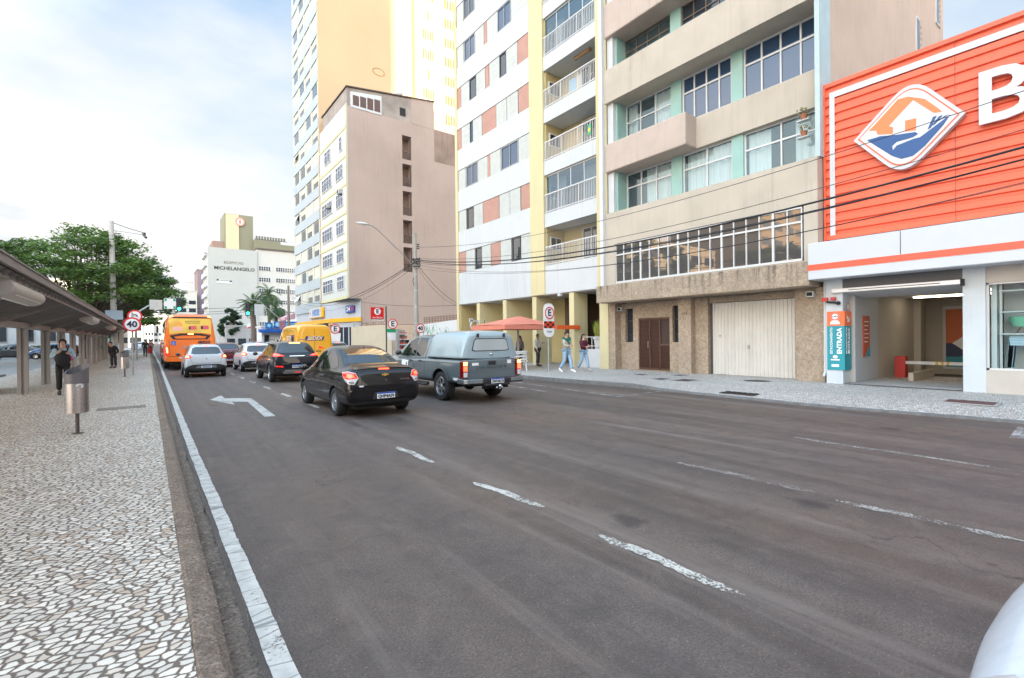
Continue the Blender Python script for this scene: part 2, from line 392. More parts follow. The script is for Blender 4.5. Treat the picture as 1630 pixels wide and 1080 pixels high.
xa, ya = onZ(985,632); m.add([(xa-.05,ya-.06,Zp+.003),(kerb_right(ya)-.15,ya-.06,Zp+.003),(kerb_right(ya)-.15,ya+.05,Zp+.003),(xa-.05,ya+.05,Zp+.003)], [(0,1,2,3)])
m.add([(*onZ(a, b), Zp) for a, b in ((1606,697),(1650,702),(1660,678),(1622,678))], [(0,1,2,3)])
struct(m.build('parking_lines', mat_paint('parking bay paint', .58, (.46,.44,.42))))
# turn arrow
ar = [onZ(*p) for p in ((439,663),(421,664),(394,640),(369,640),(374,645),(334,637),(352,630),(358,634.5),(400,634.5))]
struct(MB().add([(x,y,Zp) for x,y in ar], [tuple(range(len(ar)))]).build('turn_arrow', mat_paint('arrow paint', .50, (.48,.455,.42))))
# manholes and service covers
M_IRON = mat('rusty cast iron', (.075,.055,.05), .7, .3, var=.4, vs=12, bmp=.6, bs=40)
def cover(px, py, w, l, label, disc=False, mt=None):
    x, y = onZ(px, py, .14)
    t = thing('service_cover', label, 'cover', (x,y,.14))
    mb = MB()
    if disc: mb.lathe([(0,.012),(w*.42,.012),(w*.45,.006),(w*.5,.006),(w*.5,-.01)], (x,y,.14), 28)
    else: mb.box(x-w/2, x+w/2, y-l/2, y+l/2, .13, .152)
    mb.build('lid', mt or M_IRON, t)
    f = MB()
    if disc: f.lathe([(w*.5,.008),(w*.56,.008),(w*.57,-.01)], (x,y,.14), 28)
    else:
        for a, b, c, d in ((-w/2-.06,w/2+.06,-l/2-.06,-l/2),(-w/2-.06,w/2+.06,l/2,l/2+.06),(-w/2-.06,-w/2,-l/2,l/2),(w/2,w/2+.06,-l/2,l/2)): f.box(x+a,x+b,y+c,y+d,.13,.15)
    f.build('frame', M_CONC, t)
cover(1545, 641, .62, .8, 'rectangular rusty red cover in the pavement before the orange store', mt=mat('red rusted plate', (.12,.05,.045), .7, .2, var=.4, vs=9))
cover(1205, 607, .8, .8, 'round iron cover in the pavement in front of the garage door', True)
cover(1090, 606, .8, .55, 'rectangular iron cover nearest the kerb before the louvred door')
cover(1052, 604, .6, .4, 'small dark cover left of the larger iron cover by the kerb')
cover(1082, 598, .5, .35, 'small cover closest to the garage pillar foot')
cover(1020, 597, .45, .35, 'small cover near the stone pillar left of the louvred door')
x, y = onZ(1170, 632, .0)
t = thing('drain_inlet', 'dark iron storm drain inlet set in the kerb edge', 'drain', (x,y,0))
mb = MB().box(x+.0, x+.42, y-.5, y+.45, -.02, .085); mb.build('inlet_frame', M_IRON, t)
mb = MB()
for k in range(6): mb.box(x+.04, x+.38, y-.44+k*.15, y-.36+k*.15, .085, .1)
mb.build('grate', mat('dark grate iron', (.02,.02,.02), .6, .4), t)
# ---------- building materials ----------
M_BEIGE = mat('beige painted concrete', (.49,.43,.355), .8, var=.12, vs=.8, streak=.38, bmp=.15)
M_PINKP = mat('pinkish balcony paint', (.50,.405,.35), .8, var=.12, vs=1, streak=.45)
M_PEACH = mat('peach side wall', (.60,.43,.33), .85, var=.12, vs=.5, streak=.4)
M_MINT = mat('mint green render', (.30,.48,.435), .75, var=.1, vs=1.2, streak=.2)
M_PALEB = mat('pale blue render', (.46,.56,.57), .7, var=.1, streak=.25)
M_WHITE = mat('white paint', (.60,.61,.62), .55, var=.06, vs=1, streak=.2)
M_FRAME = mat('white window frame', (.60,.60,.60), .4)
M_CURT = mat('white curtain', (.86,.86,.85), .9)
M_CURT2 = mat('beige curtain', (.55,.44,.30), .9)
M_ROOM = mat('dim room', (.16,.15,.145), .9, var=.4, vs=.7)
M_CEIL = mat('pale soffit', (.42,.41,.40), .8, var=.1)
M_DARK = mat('dark void', (.02,.02,.022), .8)
G_DARK = glass('dark window glass', (.03,.04,.055), metal=.25)
G_BLUE = glass('blue window glass', (.030,.065,.13), .05, metal=.25)
G_SEE = glass('clear window glass', (.20,.30,.36), .02, see=.66, metal=.5)
G_CAR = glass('tinted car glass', (.006,.007,.009), .02)
def mat_stone():
    m, nt, b = nodes_of('rough tan stone cladding'); P = coords(nt)
    n1 = noise(nt, P, 10, 5, .65, 1.2); n2 = noise(nt, P, .8, 4); n3 = noise(nt, P, 38, 3, .7)
    c = mixc(nt, ramp(nt, n1, .36, .64), (.26,.185,.125), (.50,.40,.30))
    c = mixc(nt, ramp(nt, n3, .45, .7, 0, .5), c, (.62,.54,.44))
    c = mixc(nt, ramp(nt, n2, .4, .7, 0, .4), c, (.25,.195,.155))
    sp = nt.nodes.new('ShaderNodeSeparateXYZ'); L(nt, P, sp.inputs[0])
    st = noise(nt, coords(nt, (6,6,.5)), 1.2, 4)
    fl = math_(nt, 'MULTIPLY', ramp(nt, st, .52, .68), ramp(nt, sp.outputs[2], 3.0, 4.0))
    c = mixc(nt, math_(nt, 'MULTIPLY', fl, .75), c, (.05,.042,.035))
    L(nt, c, b.inputs['Base Color']); b.inputs['Roughness'].default_value = .85
    bump(nt, b, math_(nt, 'ADD', n1, n3), .9, .03); return m
M_STONE = mat_stone()
def curtain(mb, x, y0, y1, z0, z1, amp=.035):
    n = max(6, int(abs(y1-y0)/.05)); vs = []
    for i in range(n+1):
        y = y0+(y1-y0)*i/n; dx = amp*math.sin(i*1.25)+amp*.4*math.sin(i*.47)
        vs += [(x+dx, y, z0), (x+dx, y, z1)]
    mb.add(vs, [(2*i, 2*i+1, 2*i+3, 2*i+2) for i in range(n)])
def window(parent, X, y0, y1, z0, z1, cols, zt=None, fr=.05, g=None, frame=M_FRAME, depth=.07, thick=None, name='window', curt=None, blind=None):
    """a window facing -X in plane X: frame part with its pane as sub-part"""
    y0, y1 = min(y0,y1), max(y0,y1); f = MB()
    f.box(X-depth*.5, X+depth*.5, y0, y1, z0, z0+fr); f.box(X-depth*.5, X+depth*.5, y0, y1, z1-fr, z1)
    for k in range(cols+1):
        yc = y0+(y1-y0)*k/cols; w = fr*.5 if k in (0, cols) else fr*.42
        yc = min(max(yc, y0+w), y1-w); f.box(X-depth*.46, X+depth*.46, yc-w, yc+w, z0+fr, z1-fr)
    if zt: f.box(X-depth*.42, X+depth*.42, y0+fr*.5, y1-fr*.5, zt-fr*.5, zt+fr*.5)
    fo = f.build(name, frame, parent)
    p = MB(); p.add([(X+.012,y0+.02,z0+.02),(X+.012,y1-.02,z0+.02),(X+.012,y1-.02,z1-.02),(X+.012,y0+.02,z1-.02)], [(0,1,2,3)])
    p.build('pane', g or G_DARK, fo)
    if curt:
        c = MB()
        for a, b2, zz0 in curt: curtain(c, X+.16, a, b2, zz0, z1-.03)
        c.build('curtain', M_CURT, fo)
    return fo
# ================= beige and mint apartment building =================
BX = 16.6; GX = 17.6
Y0, Y1 = 6.0, 14.95
bb = thing('apartment_building', 'beige apartment block with mint green pillars above a tan stone ground floor and garage door', 'building', (20,10,0))
HT = 41
m = MB(); m.box(GX+1.6, 25.2, Y0+.05, 15.6, 3.2, HT)
m.box(17.5, 32.6, Y0, Y0+.12, 9.0, HT); m.box(25.2,32.6,Y0+.12,12,9.0,HT)                      # -Y side wall
m.build('side_wall', M_PEACH, bb)
# side wall windows
for x, z in ((27.8,14.95),(27.8,18.1),(31.3,17.9)):
    f = MB(); f.box(x-.28, x+.28, Y0-.05, Y0+.02, z-.95, z+.95); fo = f.build('side_window', M_FRAME, bb)
    p = MB(); p.box(x-.21, x+.21, Y0-.056, Y0-.05, z-.86, z+.86); p.build('pane', G_DARK, fo)
    p = MB()
    for k in range(7): p.box(x+.36, x+.52, Y0-.05, Y0+.01, z-.9+k*.27, z-.77+k*.27)
    p.box(x+.52, x+.55, Y0-.04, Y0+.01, z-.95, z+.95); p.box(x+.33, x+.36, Y0-.04, Y0+.01, z-.95, z+.95); p.build('vent_blocks', M_PEACH, bb)
# front cladding: parapets
m = MB(); m.box(BX, GX+.2, Y0+.02, 14.72, 5.78, 7.22); m.box(BX, GX+.2, 14.12, 14.72, 3.95, 5.78); m.box(BX, GX+.2, Y0+.02, 6.42, 3.95, 5.78)
m.box(BX, GX+.2, 6.42, 14.12, 3.95, 4.02)
m.build('lower_wall', M_BEIGE, bb)
FL = [7.2]  # window bands: (sill, soffit)
bands = [(7.22, 9.08), (10.3, 12.2), (13.68, 15.15), (16.6, 18.2), (19.7, 21.3), (22.8, 24.4), (25.9,27.5), (29,30.6), (32.1,33.7), (35.2,36.8)]
par = MB(); bal = MB(); sof = MB()
for i in range(len(bands)):
    zs, zt = bands[i]; nx = bands[i+1][0] if i+1 < len(bands) else HT
    if i % 2 == 0:      # projecting balcony at the left, flush parapet for the rest
        b = MB(); b.box(BX-.0, GX+.25, 10.57, 14.66, zt+.0, nx+.05)
        b.build('balcony_parapet', M_PINKP, bb, bevel=.05)
        par.box(17.35, GX+.25, 6.13, 10.57, zt, nx)
    else:
        par.box(BX, GX+.25, 6.13, 14.66, zt, nx)
par.build('parapet_bands', M_BEIGE, bb)
# mint pillars and recess side walls
for zs, zt in bands[:6]:
    for a, b in ((11.3,11.8),(8.77,9.2)): m = MB(); m.box(GX-.12, GX+.2, a, b, zs, zt); m.build('mint_pillar', M_MINT, bb)
    m = MB(); m.box(16.95, GX+.2, 14.2, 14.3, zs, zt); m.build('mint_side_wall', M_MINT, bb)
m = MB(); m.box(16.72, 17.6, Y0-.02, 6.12, 7.24, HT); m.box(17.66,17.8,6.12,6.45,7.24,HT); m.build('pale_corner_pillar', M_PALEB, bb)
m = MB(); m.box(16.78, 17.5, 14.3, 14.62, 7.2, HT); m.box(16.45, 16.62, 14.66, 14.86, 3.95, HT); m.build('white_edge_strip', M_WHITE, bb)
m = MB()
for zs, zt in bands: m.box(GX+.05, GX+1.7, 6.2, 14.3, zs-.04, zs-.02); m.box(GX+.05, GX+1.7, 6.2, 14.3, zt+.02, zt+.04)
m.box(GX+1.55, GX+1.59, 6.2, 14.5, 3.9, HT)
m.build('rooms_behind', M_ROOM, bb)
# windows
C = lambda a, b, z: (a, b, z)
for i, (zs, zt) in enumerate(bands):
    h = zt-zs; spans = [(11.8,14.2),(9.2,11.3),(6.2,8.77)]
    for j, (a, b) in enumerate(spans):
        if i == 0:
            cu = [[(12.0,13.2,zs)],[(9.3,11.2,zs)],[(7.9,8.7,zs),(6.5,7.1,zs)]][j]
            window(bb, GX, a, b, zs+.05, zt, [3,2,2][j] if j else 3, zs+1.22, .06, G_SEE, curt=cu)
        elif i == 1:
            cu = [[(13.7,14.15,zs),(11.9,12.8,zs)],None,None][j]
            window(bb, GX, a, b, zs+.05, zt, [3,4,4][j], zs+(1.25 if j else 1.1), .065 if j else .045, G_SEE if j == 0 else G_BLUE, curt=cu)
        else:
            window(bb, GX, a, b, zs, zt, 4, zs+h*.62, .035, G_DARK if (i+j)%2 else G_SEE, frame=mat('bronze frame', (.16,.12,.09), .5), curt=[(a+.1,a+.7,zs)] if i == 2 and j else None)
# ribbon window
rw = MB(); ys_ = [onX(px, 400, BX)[0] for px in (1278,)]
za, zb = 4.05, 5.74; yA, yB = 6.46, 14.08; nmul = 17
f = MB(); f.box(BX-.02,BX+.08,yA,yB,za-.03,za+.05); f.box(BX-.02,BX+.08,yA,yB,zb-.04,zb); f.box(BX-.015,BX+.06,yA,yB,5.24,5.30)
for k in range(nmul+1):
    y = yA+(yB-yA)*k/nmul; w = .034 if k % 4 == 2 else .017
    y = min(max(y, yA+w), yB-w); f.box(BX-.018,BX+.07,y-w,y+w,za,zb)
fo = f.build('ribbon_window', M_FRAME, bb)
p = MB(); p.add([(BX+.03,yA,za),(BX+.03,yB,za),(BX+.03,yB,zb),(BX+.03,yA,zb)], [(0,1,2,3)])
p.build('pane', glass('mirror window glass', (.20,.185,.18), .02, metal=.6), fo)
# stone ground floor
m = MB(); m.box(16.42, 17.45, 6.2, 15.1, 3.2, 3.97); m.build('stone_band', M_STONE, bb, bevel=.03)
m = MB()
m.box(17.3, 18.3, 6.1, 6.95, .0, 3.2); m.box(17.45, 18.3, 6.95, 7.05, 0, 3.2)         # right pillar and jamb
m.box(17.3, 18.3, 10.85, 11.42, .0, 3.2); m.box(17.3, 18.3, 14.75, 15.55, 0, 3.2)
m.box(17.72, 18.3, 11.42, 11.52, 0, 3.2); m.box(17.72, 18.3, 11.52, 11.98, 0, 1.40); m.box(17.72, 18.3, 11.52, 11.98, 2.95, 3.2)
m.box(17.72, 18.3, 11.98, 12.12, 0, 3.2); m.box(17.72, 18.3, 12.12, 13.75, 2.48, 3.2); m.box(17.72, 18.3, 13.75, 14.05, 0, 3.2)
m.box(17.72, 18.3, 14.05, 14.5, 0, 1.4); m.box(17.72, 18.3, 14.05, 14.5, 2.95, 3.2); m.box(17.72, 18.3, 14.5, 14.75, 0, 3.2)
m.box(17.72, 18.3, 7.05, 10.3, 2.95, 3.2); m.box(17.6, 18.3, 10.3, 10.85, 0, 3.2)
m.box(17.25, 17.72, 12.0, 13.9, .0, .17)
m.build('stone_wall', M_STONE, bb)
for a, b in ((11.52,11.98),(14.05,14.5)):
    f = MB(); f.box(17.9, 17.95, a, b, 1.4, 2.95); fo = f.build('slit_window', G_DARK, bb)
    f = MB(); f.box(17.87, 17.9, a, b, 2.36, 2.40); f.box(17.87,17.9,a,b,1.72,1.75); f.build('glazing_bar', mat('black bar', (.03,.03,.03), .5), fo)
M_LOUV = mat('brown louvre paint', (.12,.062,.045), .45, var=.15)
m = MB(); m.box(17.82, 17.9, 12.12, 13.75, .17, 2.48); lo = m.build('louvred_door', mat('brown door core', (.05,.028,.022), .6), bb)
m = MB()
for a, b in ((12.14,12.62),(12.66,13.14),(13.18,13.73)):
    z = .26
    while z < 2.42:
        if not (a < 12.2 and z > 1.3): m.prism([(17.82,z),(17.80,z),(17.775,z+.038),(17.795,z+.038)], 'y', a+.03, b-.03)
        z += .058
m.build('slats', M_LOUV, lo)
m = MB()
for y in (12.12,12.62,13.14,13.70): m.box(17.76, 17.82, y, y+.045, .17, 2.48)
m.box(17.76,17.82,12.165,13.70,.17,.25); m.box(17.76,17.82,12.165,13.70,2.40,2.48); m.box(17.765,17.815,12.165,12.62,1.25,1.32); m.build('door_frame', M_LOUV, lo)
m = MB(); m.cyl((17.70,13.22,1.15),(17.70,13.22,1.45),.016); m.cyl((17.70,13.22,1.2),(17.77,13.22,1.2),.01); m.cyl((17.70,13.22,1.4),(17.77,13.22,1.4),.01); m.build('handle', mat('brushed metal', (.5,.5,.5), .3, 1.), lo)
# ribbed garage door
M_GAR = mat('cream ribbed steel', (.60,.575,.53), .5, var=.1, vs=1.4, streak=.3)
m = MB(); vs = []; y = 7.08; k = 0; poly = []
while y < 10.12:
    poly += [(y, 0.0), (y+.055, 0.0), (y+.075, -.028), (y+.115, -.028)]; y += .135
for z0, z1 in ((.15, 1.72), (1.73, 2.93)):
    o = len(m.v); vs = []
    for yy_, dx in poly: vs += [(17.80+dx, yy_, z0), (17.80+dx, yy_, z1)]
    m.add(vs, [(2*i, 2*i+1, 2*i+3, 2*i+2) for i in range(len(poly)-1)])
m.box(17.79, 17.83, 7.06, 10.15, 1.70, 1.75); m.box(17.76,17.84,10.12,10.18,.14,2.95); m.box(17.76,17.84,7.04,7.09,.14,2.95)
gd = m.build('garage_door', M_GAR, bb)
m = MB(); m.box(17.76, 17.80, 8.75, 8.81, 1.15, 1.30); m.box(17.76,17.80,9.85,9.93,1.62,1.68); m.build('latch', mat('dull steel', (.35,.35,.35), .4, .8), gd)
m = MB(); m.box(17.8, 17.86, 10.18, 10.32, .13, 2.95); m.build('door_jamb', mat('dark jamb', (.07,.07,.075), .6), bb)
def floodlight(y, z, x=17.2):
    t = thing('flood_lamp', 'small white flood lamp on the stone pillar beside the %s' % ('orange store' if y < 8 else 'louvred door'), 'lamp', (x,y,z))
    m = MB(); m.box(x-.12, x+.04, y-.11, y+.11, z-.09, z+.09); b = m.build('lamp_case', M_WHITE, t, bevel=.01)
    m = MB(); m.box(x-.126, x-.12, y-.085, y+.085, z-.06, z+.06); m.build('lens', G_DARK, b)
    m = MB(); m.box(x+.04, x+.1, y-.03, y+.03, z-.03, z+.03); m.build('bracket', M_WHITE, t)
floodlight(6.45, 2.98, 17.18); floodlight(14.62, 2.93, 17.55)
t = text('474', .17, mat('dark metal digits', (.06,.05,.04), .5), bb, (17.29, 11.13, 2.55), STREET, 'house_number')
# flower pots on the windowsill at the right
for z in (9.0, 8.45):
    t = thing('flower_pot', 'terracotta pot of dried plant on the %s shelf beside the curtained window' % ('upper' if z > 8.8 else 'lower'), 'plant pot', (17.2, 6.62, z-.3))
    m = MB(); m.lathe([(0,0),(.07,0),(.1,.16),(.11,.16),(.11,.19),(.085,.19)], (17.2,6.62,z-.3), 12); m.build('pot', mat('terracotta', (.35,.14,.07), .8), t)
    m = MB()
    for k in range(26):
        a = random.uniform(0,6.28); r = random.uniform(.05,.2); c = Vector((17.2+r*math.cos(a)*.7, 6.62+r*math.sin(a), z-.1+random.uniform(0,.22))); d = Vector((random.gauss(0,1),random.gauss(0,1),random.gauss(0,1))).normalized()*.04; e = Vector((0,.03,.03))
        m.add([c-d,c-e,c+d,c+e],[(0,1,2,3)])
    m.build('leaves', mat('dry leaves', (.16,.13,.05), .8), t)
    m = MB(); m.box(17.08, 17.32, 6.44, 6.8, z-.33, z-.305); m.build('shelf', M_FRAME, t)
# ================= orange store =================
st = thing('store_building', 'orange corrugated store with white fascia, white letter and diamond sign over a car park entrance', 'building', (20,0,0))
M_OR = mat('orange corrugated metal', (.80,.125,.055), .42, var=.06, vs=1.3, streak=.55, dirt=(.38,.07,.04))
SX = 17.02; YE = -16
z = 4.62; poly = []
while z < 9.30:
    poly += [(z, 0.0), (z+.155, 0.0), (z+.185, .055), (z+.245, .055), (z+.275, 0.0)]; z += .28
poly += [(9.45, 0)]
m = MB(); vs = []
for z, dx in poly: vs += [(SX+dx, 5.93, z), (SX+dx, YE, z)]
m.add(vs, [(2*i, 2*i+1, 2*i+3, 2*i+2) for i in range(len(poly)-1)])
m.build('corrugated_cladding', M_OR, st)
m = MB()
for yj in (2.9,-.1,-3.1,-6.1): m.box(SX-.006,SX-.002,yj,yj+.012,4.64,9.38)
m.build('cladding_joint', mat('dark orange joint', (.30,.05,.03), .6), st)
m = MB(); m.box(SX-.03, SX+.3, 5.93, 5.99, 4.6, 9.5); m.box(SX-.03, SX+.3, YE, 5.93, 9.38, 9.5); m.build('edge_trim', M_OR, st)
m = MB(); m.box(SX-.012, SX-.004, 5.68, 5.82, 4.75, 9.019); m.box(SX-.012, SX-.004, YE, 5.82, 9.02, 9.2); m.build('white_border', M_WHITE, st)
m = MB(); m.box(SX+.3, 33, YE, 5.95, 4.5, 9.3); m.box(18.6, 33, YE, 2.3, 3.4, 4.5); m.box(26.2, 33, YE, 5.95, -2, 4.5); m.build('store_shell', M_CEIL, st)
m = MB(); m.box(16.3, 17.4, YE, 6.2, 3.36, 4.48); m.build('white_fascia', mat('white fascia panel', (.55,.575,.61), .4, var=.03), st, bevel=.02)
m = MB(); m.box(16.29, 16.3, YE, 6.2, 3.64, 3.82); m.box(16.3,17.0,6.2,6.206,3.64,3.82); m.build('orange_stripe', mat('orange stripe', (.85,.10,.05), .4), st)
m = MB(); m.box(16.288, 16.299, 3.9, 3.91, 3.83, 4.48); m.box(16.288,16.299,-.5,-.49,3.83,4.48); m.build('panel_joint', M_DARK, st)
for q in ((17.0, 17.6, 5.5, 5.95, .1, 3.36), (17.0, 17.7, 2.35, 2.78, .1, 3.36), (17.0,17.7,YE,-6,.1,3.36)): m = MB(); m.box(*q); m.build('store_pillar', mat('pale blue grey render', (.55,.60,.64), .7, var=.08, vs=1, streak=.15), st)
m = MB(); m.box(17.0, 17.4, -6, 2.35, .1, .72); m.box(17.05, 17.3, -6, 2.35, 2.95, 3.36); m.build('shop_sill', mat('sand render', (.50,.46,.42), .7, var=.1), st)
# downpipe and small red alarm
m = MB(); m.tube([(17.15,6.02,3.4),(17.15,6.03,.5)], .05, 10); m.tube([(17.15,6.03,.5),(17.0,6.03,.34)], .04, 8); m.build('downpipe', M_WHITE, st)
t = thing('alarm_light', 'small red alarm light on an arm above the parking entrance sign', 'alarm', (16.9,5.95,2.75))
m = MB(); m.box(16.86,16.98,5.88,6.02,2.7,2.82); m.box(16.86,16.96,5.66,5.78,2.72,2.82); m.build('case', mat('red plastic', (.5,.03,.03), .4), t)
m = MB(); m.cyl((16.9,5.9,2.68),(16.9,5.6,2.64),.03); m.sphere((16.9,5.58,2.63),.06); m.build('horn', M_DARK, t, smooth=True)
# parking entrance sign wrap
t = thing('entrance_sign', 'teal and orange wrap sign reading ENTRADA on the pillar by the car park opening', 'sign', (16.98,5.7,.55))
M_TEAL = mat('teal print', (.015,.27,.33), .45); M_ORP = mat('orange print', (.85,.16,.05), .45); M_WP = mat('white print', (.80,.80,.80), .5)
ya, yb = 5.47, 5.92
m = MB(); m.box(16.975,17.0,ya,yb,.56,1.93); m.box(16.975,17.55,ya-.025,ya,.56,1.93); tp = m.build('teal_panel', M_TEAL, t)
m = MB(); m.box(16.975,17.0,ya,yb,1.93,2.38); m.box(16.975,17.55,ya-.025,ya,1.93,2.38); op = m.build('orange_panel', M_ORP, t)
text('ENTRADA', .175, M_WP, t, (16.97, 5.58, 1.46), (R(90),R(-90),R(-90)), bold=.006)
text('ESTACIONAMENTO', .092, M_WP, t, (16.97, 5.80, 1.47), (R(90),R(-90),R(-90)), bold=.002)
text('ENTRADA', .175, M_WP, t, (17.33, ya-.03, 1.46), (R(90),R(-90),0), bold=.006)
text('ESTACIONAMENTO', .092, M_WP, t, (17.12, ya-.03, 1.47), (R(90),R(-90),0), bold=.002)
m = MB(); m.lathe([(0,0),(.12,0)], (0,0,0), 24, 'x'); c = MB(); c.add([(16.97+v[0],5.70+v[1],2.22+v[2]) for v in m.v], m.f)
c.add([(17.26+v[1],ya-.029+v[0],2.52+v[2]) for v in m.v], m.f)
c.box(16.965,16.973,5.57,5.83,1.98,2.04); c.prism([(5.58,2.04),(5.62,2.10),(5.78,2.10),(5.82,2.04)],'x',16.965,16.973)
c.prism([(17.16,2.05),(17.36,2.05),(17.36,2.2),(17.3,2.14),(17.2,2.25),(17.14,2.19),(17.24,2.1)],'y',ya-.031,ya-.026); c.build('white_icons', M_WP, t)
m = MB()
for cx, fn in ((0,0),(1,0)):
    pass
ring = []
def ringmb(mb, P, r0, r1, n=26):
    vs = []; 
    for i in range(n): a = 2*math.pi*i/n; vs += [P(r0*math.cos(a), r0*math.sin(a)), P(r1*math.cos(a), r1*math.sin(a))]
    mb.add(vs, [(2*i, 2*i+1, (2*i+3)%(2*n), (2*i+2)%(2*n)) for i in range(n)])
ringmb(m, lambda u,v: (16.966, 5.70+u, 2.22+v), .09, .115); ringmb(m, lambda u,v: (17.26+u, ya-.034, 2.52+v), .09, .118); m.build('red_ring', mat('sign red', (.65,.02,.03), .4), t)
text('2,40m', .065, mat('sign black', (.01,.01,.015), .5), t, (16.964, 5.70, 2.22), STREET)
m = MB(); m.sphere((16.972,5.70,.97),(.004,.07,.05)); m.box(16.968,16.974,5.58,5.82,.86,.90); m.box(16.968,16.974,5.6,5.8,.66,.74); m.build('small_marks', M_WP, t)
# big letter and diamond sign
text('B', 1.88, mat('white letter face', (.60,.62,.64), .35), st, (SX-.16, 2.0, 7.52), STREET, 'letter', depth=.04, bold=.02, sx=1.04)
dg = thing('diamond_sign', 'diamond shaped store sign with a white house over a blue hand on orange cladding', 'sign', (SX-.1,3.85,7.4))
def S(px, py): return onX(px, py, SX-.2)
def rnd(poly, k, r=.5, n=7):
    out = []; 
    for i, p in enumerate(poly):
        p = Vector(p)
        if i in k:
            a = Vector(poly[i-1]); b = Vector(poly[(i+1)%len(poly)]); p0 = p+(a-p).normalized()*r; p1 = p+(b-p).normalized()*r
            for j in range(n+1): t_ = j/n; out.append(tuple((1-t_)**2*p0+2*t_*(1-t_)*p+t_*t_*p1))
        else: out.append(tuple(p))
    return out
def shrink(poly, d):
    c = sum((Vector(p) for p in poly), Vector((0,0)))/len(poly)
    return [tuple(c+(Vector(p)-c)*(1-d)) for p in poly]
D = [S(1359,225), S(1452,122), S(1537,180), S(1437,283)]
D0 = rnd(D, (1,3), .62)
m = MB(); m.prism(D0, 'x', SX-.22, SX-.02); m.build('sign_body', mat('pale sign grey', (.52,.54,.56), .4), dg)
m = MB(); m.prism(shrink(D0, .09), 'x', SX-.232, SX-.22); m.build('orange_line', mat('sign orange', (.80,.14,.06), .45), dg)
m = MB(); m.prism(shrink(D0, .125), 'x', SX-.238, SX-.232); m.build('white_field', mat('sign white', (.60,.61,.61), .45), dg)
def zs8(*p): return [S(1280+x/2.7, y/2.7) for x, y in p]
m = MB(); m.prism(zs8((280,565),(300,545),(405,430),(450,418),(520,428),(570,462),(595,482),(560,488),(470,432),(415,490),(365,545),(385,550),(382,578),(318,580),(312,563)), 'x', SX-.248, SX-.238)
m.prism(zs8((436,522),(484,510),(482,562),(436,568)), 'x', SX-.248, SX-.238); m.build('orange_roof', mat('soft orange print', (.80,.20,.06), .45), dg)
m = MB(); m.prism(zs8((272,605),(330,588),(400,582),(480,570),(492,578),(470,592),(400,612),(380,630),(384,648),(400,628),(470,600),(500,592),(530,570),(630,495),(600,540),(520,630),(470,672),(420,685),(380,672)), 'x', SX-.248, SX-.238)
for a in (0, 26, 52): m.prism(zs8((532+a*.6,560-a*.6),(556+a,505+a*-.1),(572+a,500-a*.1),(546+a*.7,552-a*.6)), 'x', SX-.249, SX-.239)
m.build('blue_hand', mat('sign blue', (.005,.07,.24), .45), dg)
# garage interior
gi = MB()
gi.box(17.6, 26.2, 5.42, 5.9, -1.2, 3.4)      # left wall
gi.box(26.0, 26.2, -2, 5.42, -2.5, 3.4)       # back wall
gi.box(17.7, 26.0, 2.2, 2.3, -2.0, 3.4)
gi.box(24.3, 24.8, 5.2, 5.42, -1.2, 3.0)
gi.build('garage_wall', mat('beige garage wall', (.46,.42,.36), .8, var=.08, vs=.6), st)
m = MB(); m.box(17.6, 26.0, 2.3, 5.42, 3.02, 3.1); m.build('garage_ceiling', mat('garage ceiling', (.5,.49,.46), .8), st)
m = MB(); m.add([(17.0,2.78,.16),(17.0,5.5,.16),(19.2,5.42,.17),(19.2,2.3,.17),(26,5.42,-1.3),(26,2.3,-1.3)], [(0,3,2,1),(3,5,4,2)]); m.build('ramp_floor', M_CONC, st)
m = MB(); m.box(19.2, 21.8, 4.3, 4.42, -.6, .42); m.box(19.2,19.3,2.6,4.42,-.5,.4) if False else None; m.build('ramp_parapet', mat('beige parapet', (.42,.37,.30), .8), st)
m = MB(); m.box(17.0,17.7,2.78,5.5,2.98,3.36); m.build('lintel', mat('dark lintel', (.12,.12,.125), .7), st)
m = MB(); m.box(17.6,19.75,5.36,5.42,.17,3.0); m.build('pale_wall_panel', mat('pale grey panel', (.42,.44,.46), .6), st)
m = MB(); m.box(16.86, 17.0, 2.80, 5.75, 2.95, 3.07); rl = m.build('roll_door_bar', mat('white metal bar', (.72,.73,.75), .35, .2), st, bevel=.01)
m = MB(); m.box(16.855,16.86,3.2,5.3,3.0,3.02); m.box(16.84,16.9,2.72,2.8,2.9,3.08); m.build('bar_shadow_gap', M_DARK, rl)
m = MB(); m.add([(16.98,2.8,2.95),(16.98,5.7,2.95),(18.3,5.4,2.82),(18.3,2.8,2.82),(16.98,2.8,2.99),(16.98,5.7,2.99),(18.3,5.4,2.86),(18.3,2.8,2.86)], [(0,1,2,3),(7,6,5,4),(0,4,5,1),(1,5,6,2),(2,6,7,3),(3,7,4,0)]); m.build('tilted_door_panel', mat('white door panel', (.55,.56,.57), .5), st)
m = MB(); m.box(22.4, 22.5, 2.6, 5.0, 2.96, 3.0); m.box(20.4,20.55,2.5,2.95,2.96,3.0); m.build('tube_lamp', mat('lit tube', (1,.95,.85), .4, emit=(1,.86,.66), estr=6), st)
t = thing('poster', 'orange poster with a bird over a navy and teal base on the garage back wall', 'poster', (25.95,4.4,.6))
def BW(*p): return [onX(px, py, 25.9) for px, py in p]
m = MB(); m.box(25.94,26.0,2.9,4.85,.2,2.75); m.build('frame', M_WHITE, t)
m = MB(); m.box(25.9,25.94,2.95,4.75,1.25,2.62); m.build('orange_field', mat('poster orange', (.55,.13,.03), .5), t)
m = MB(); m.box(25.9,25.94,2.95,4.75,.7,1.25); m.build('navy_field', mat('poster navy', (.02,.03,.09), .5), t)
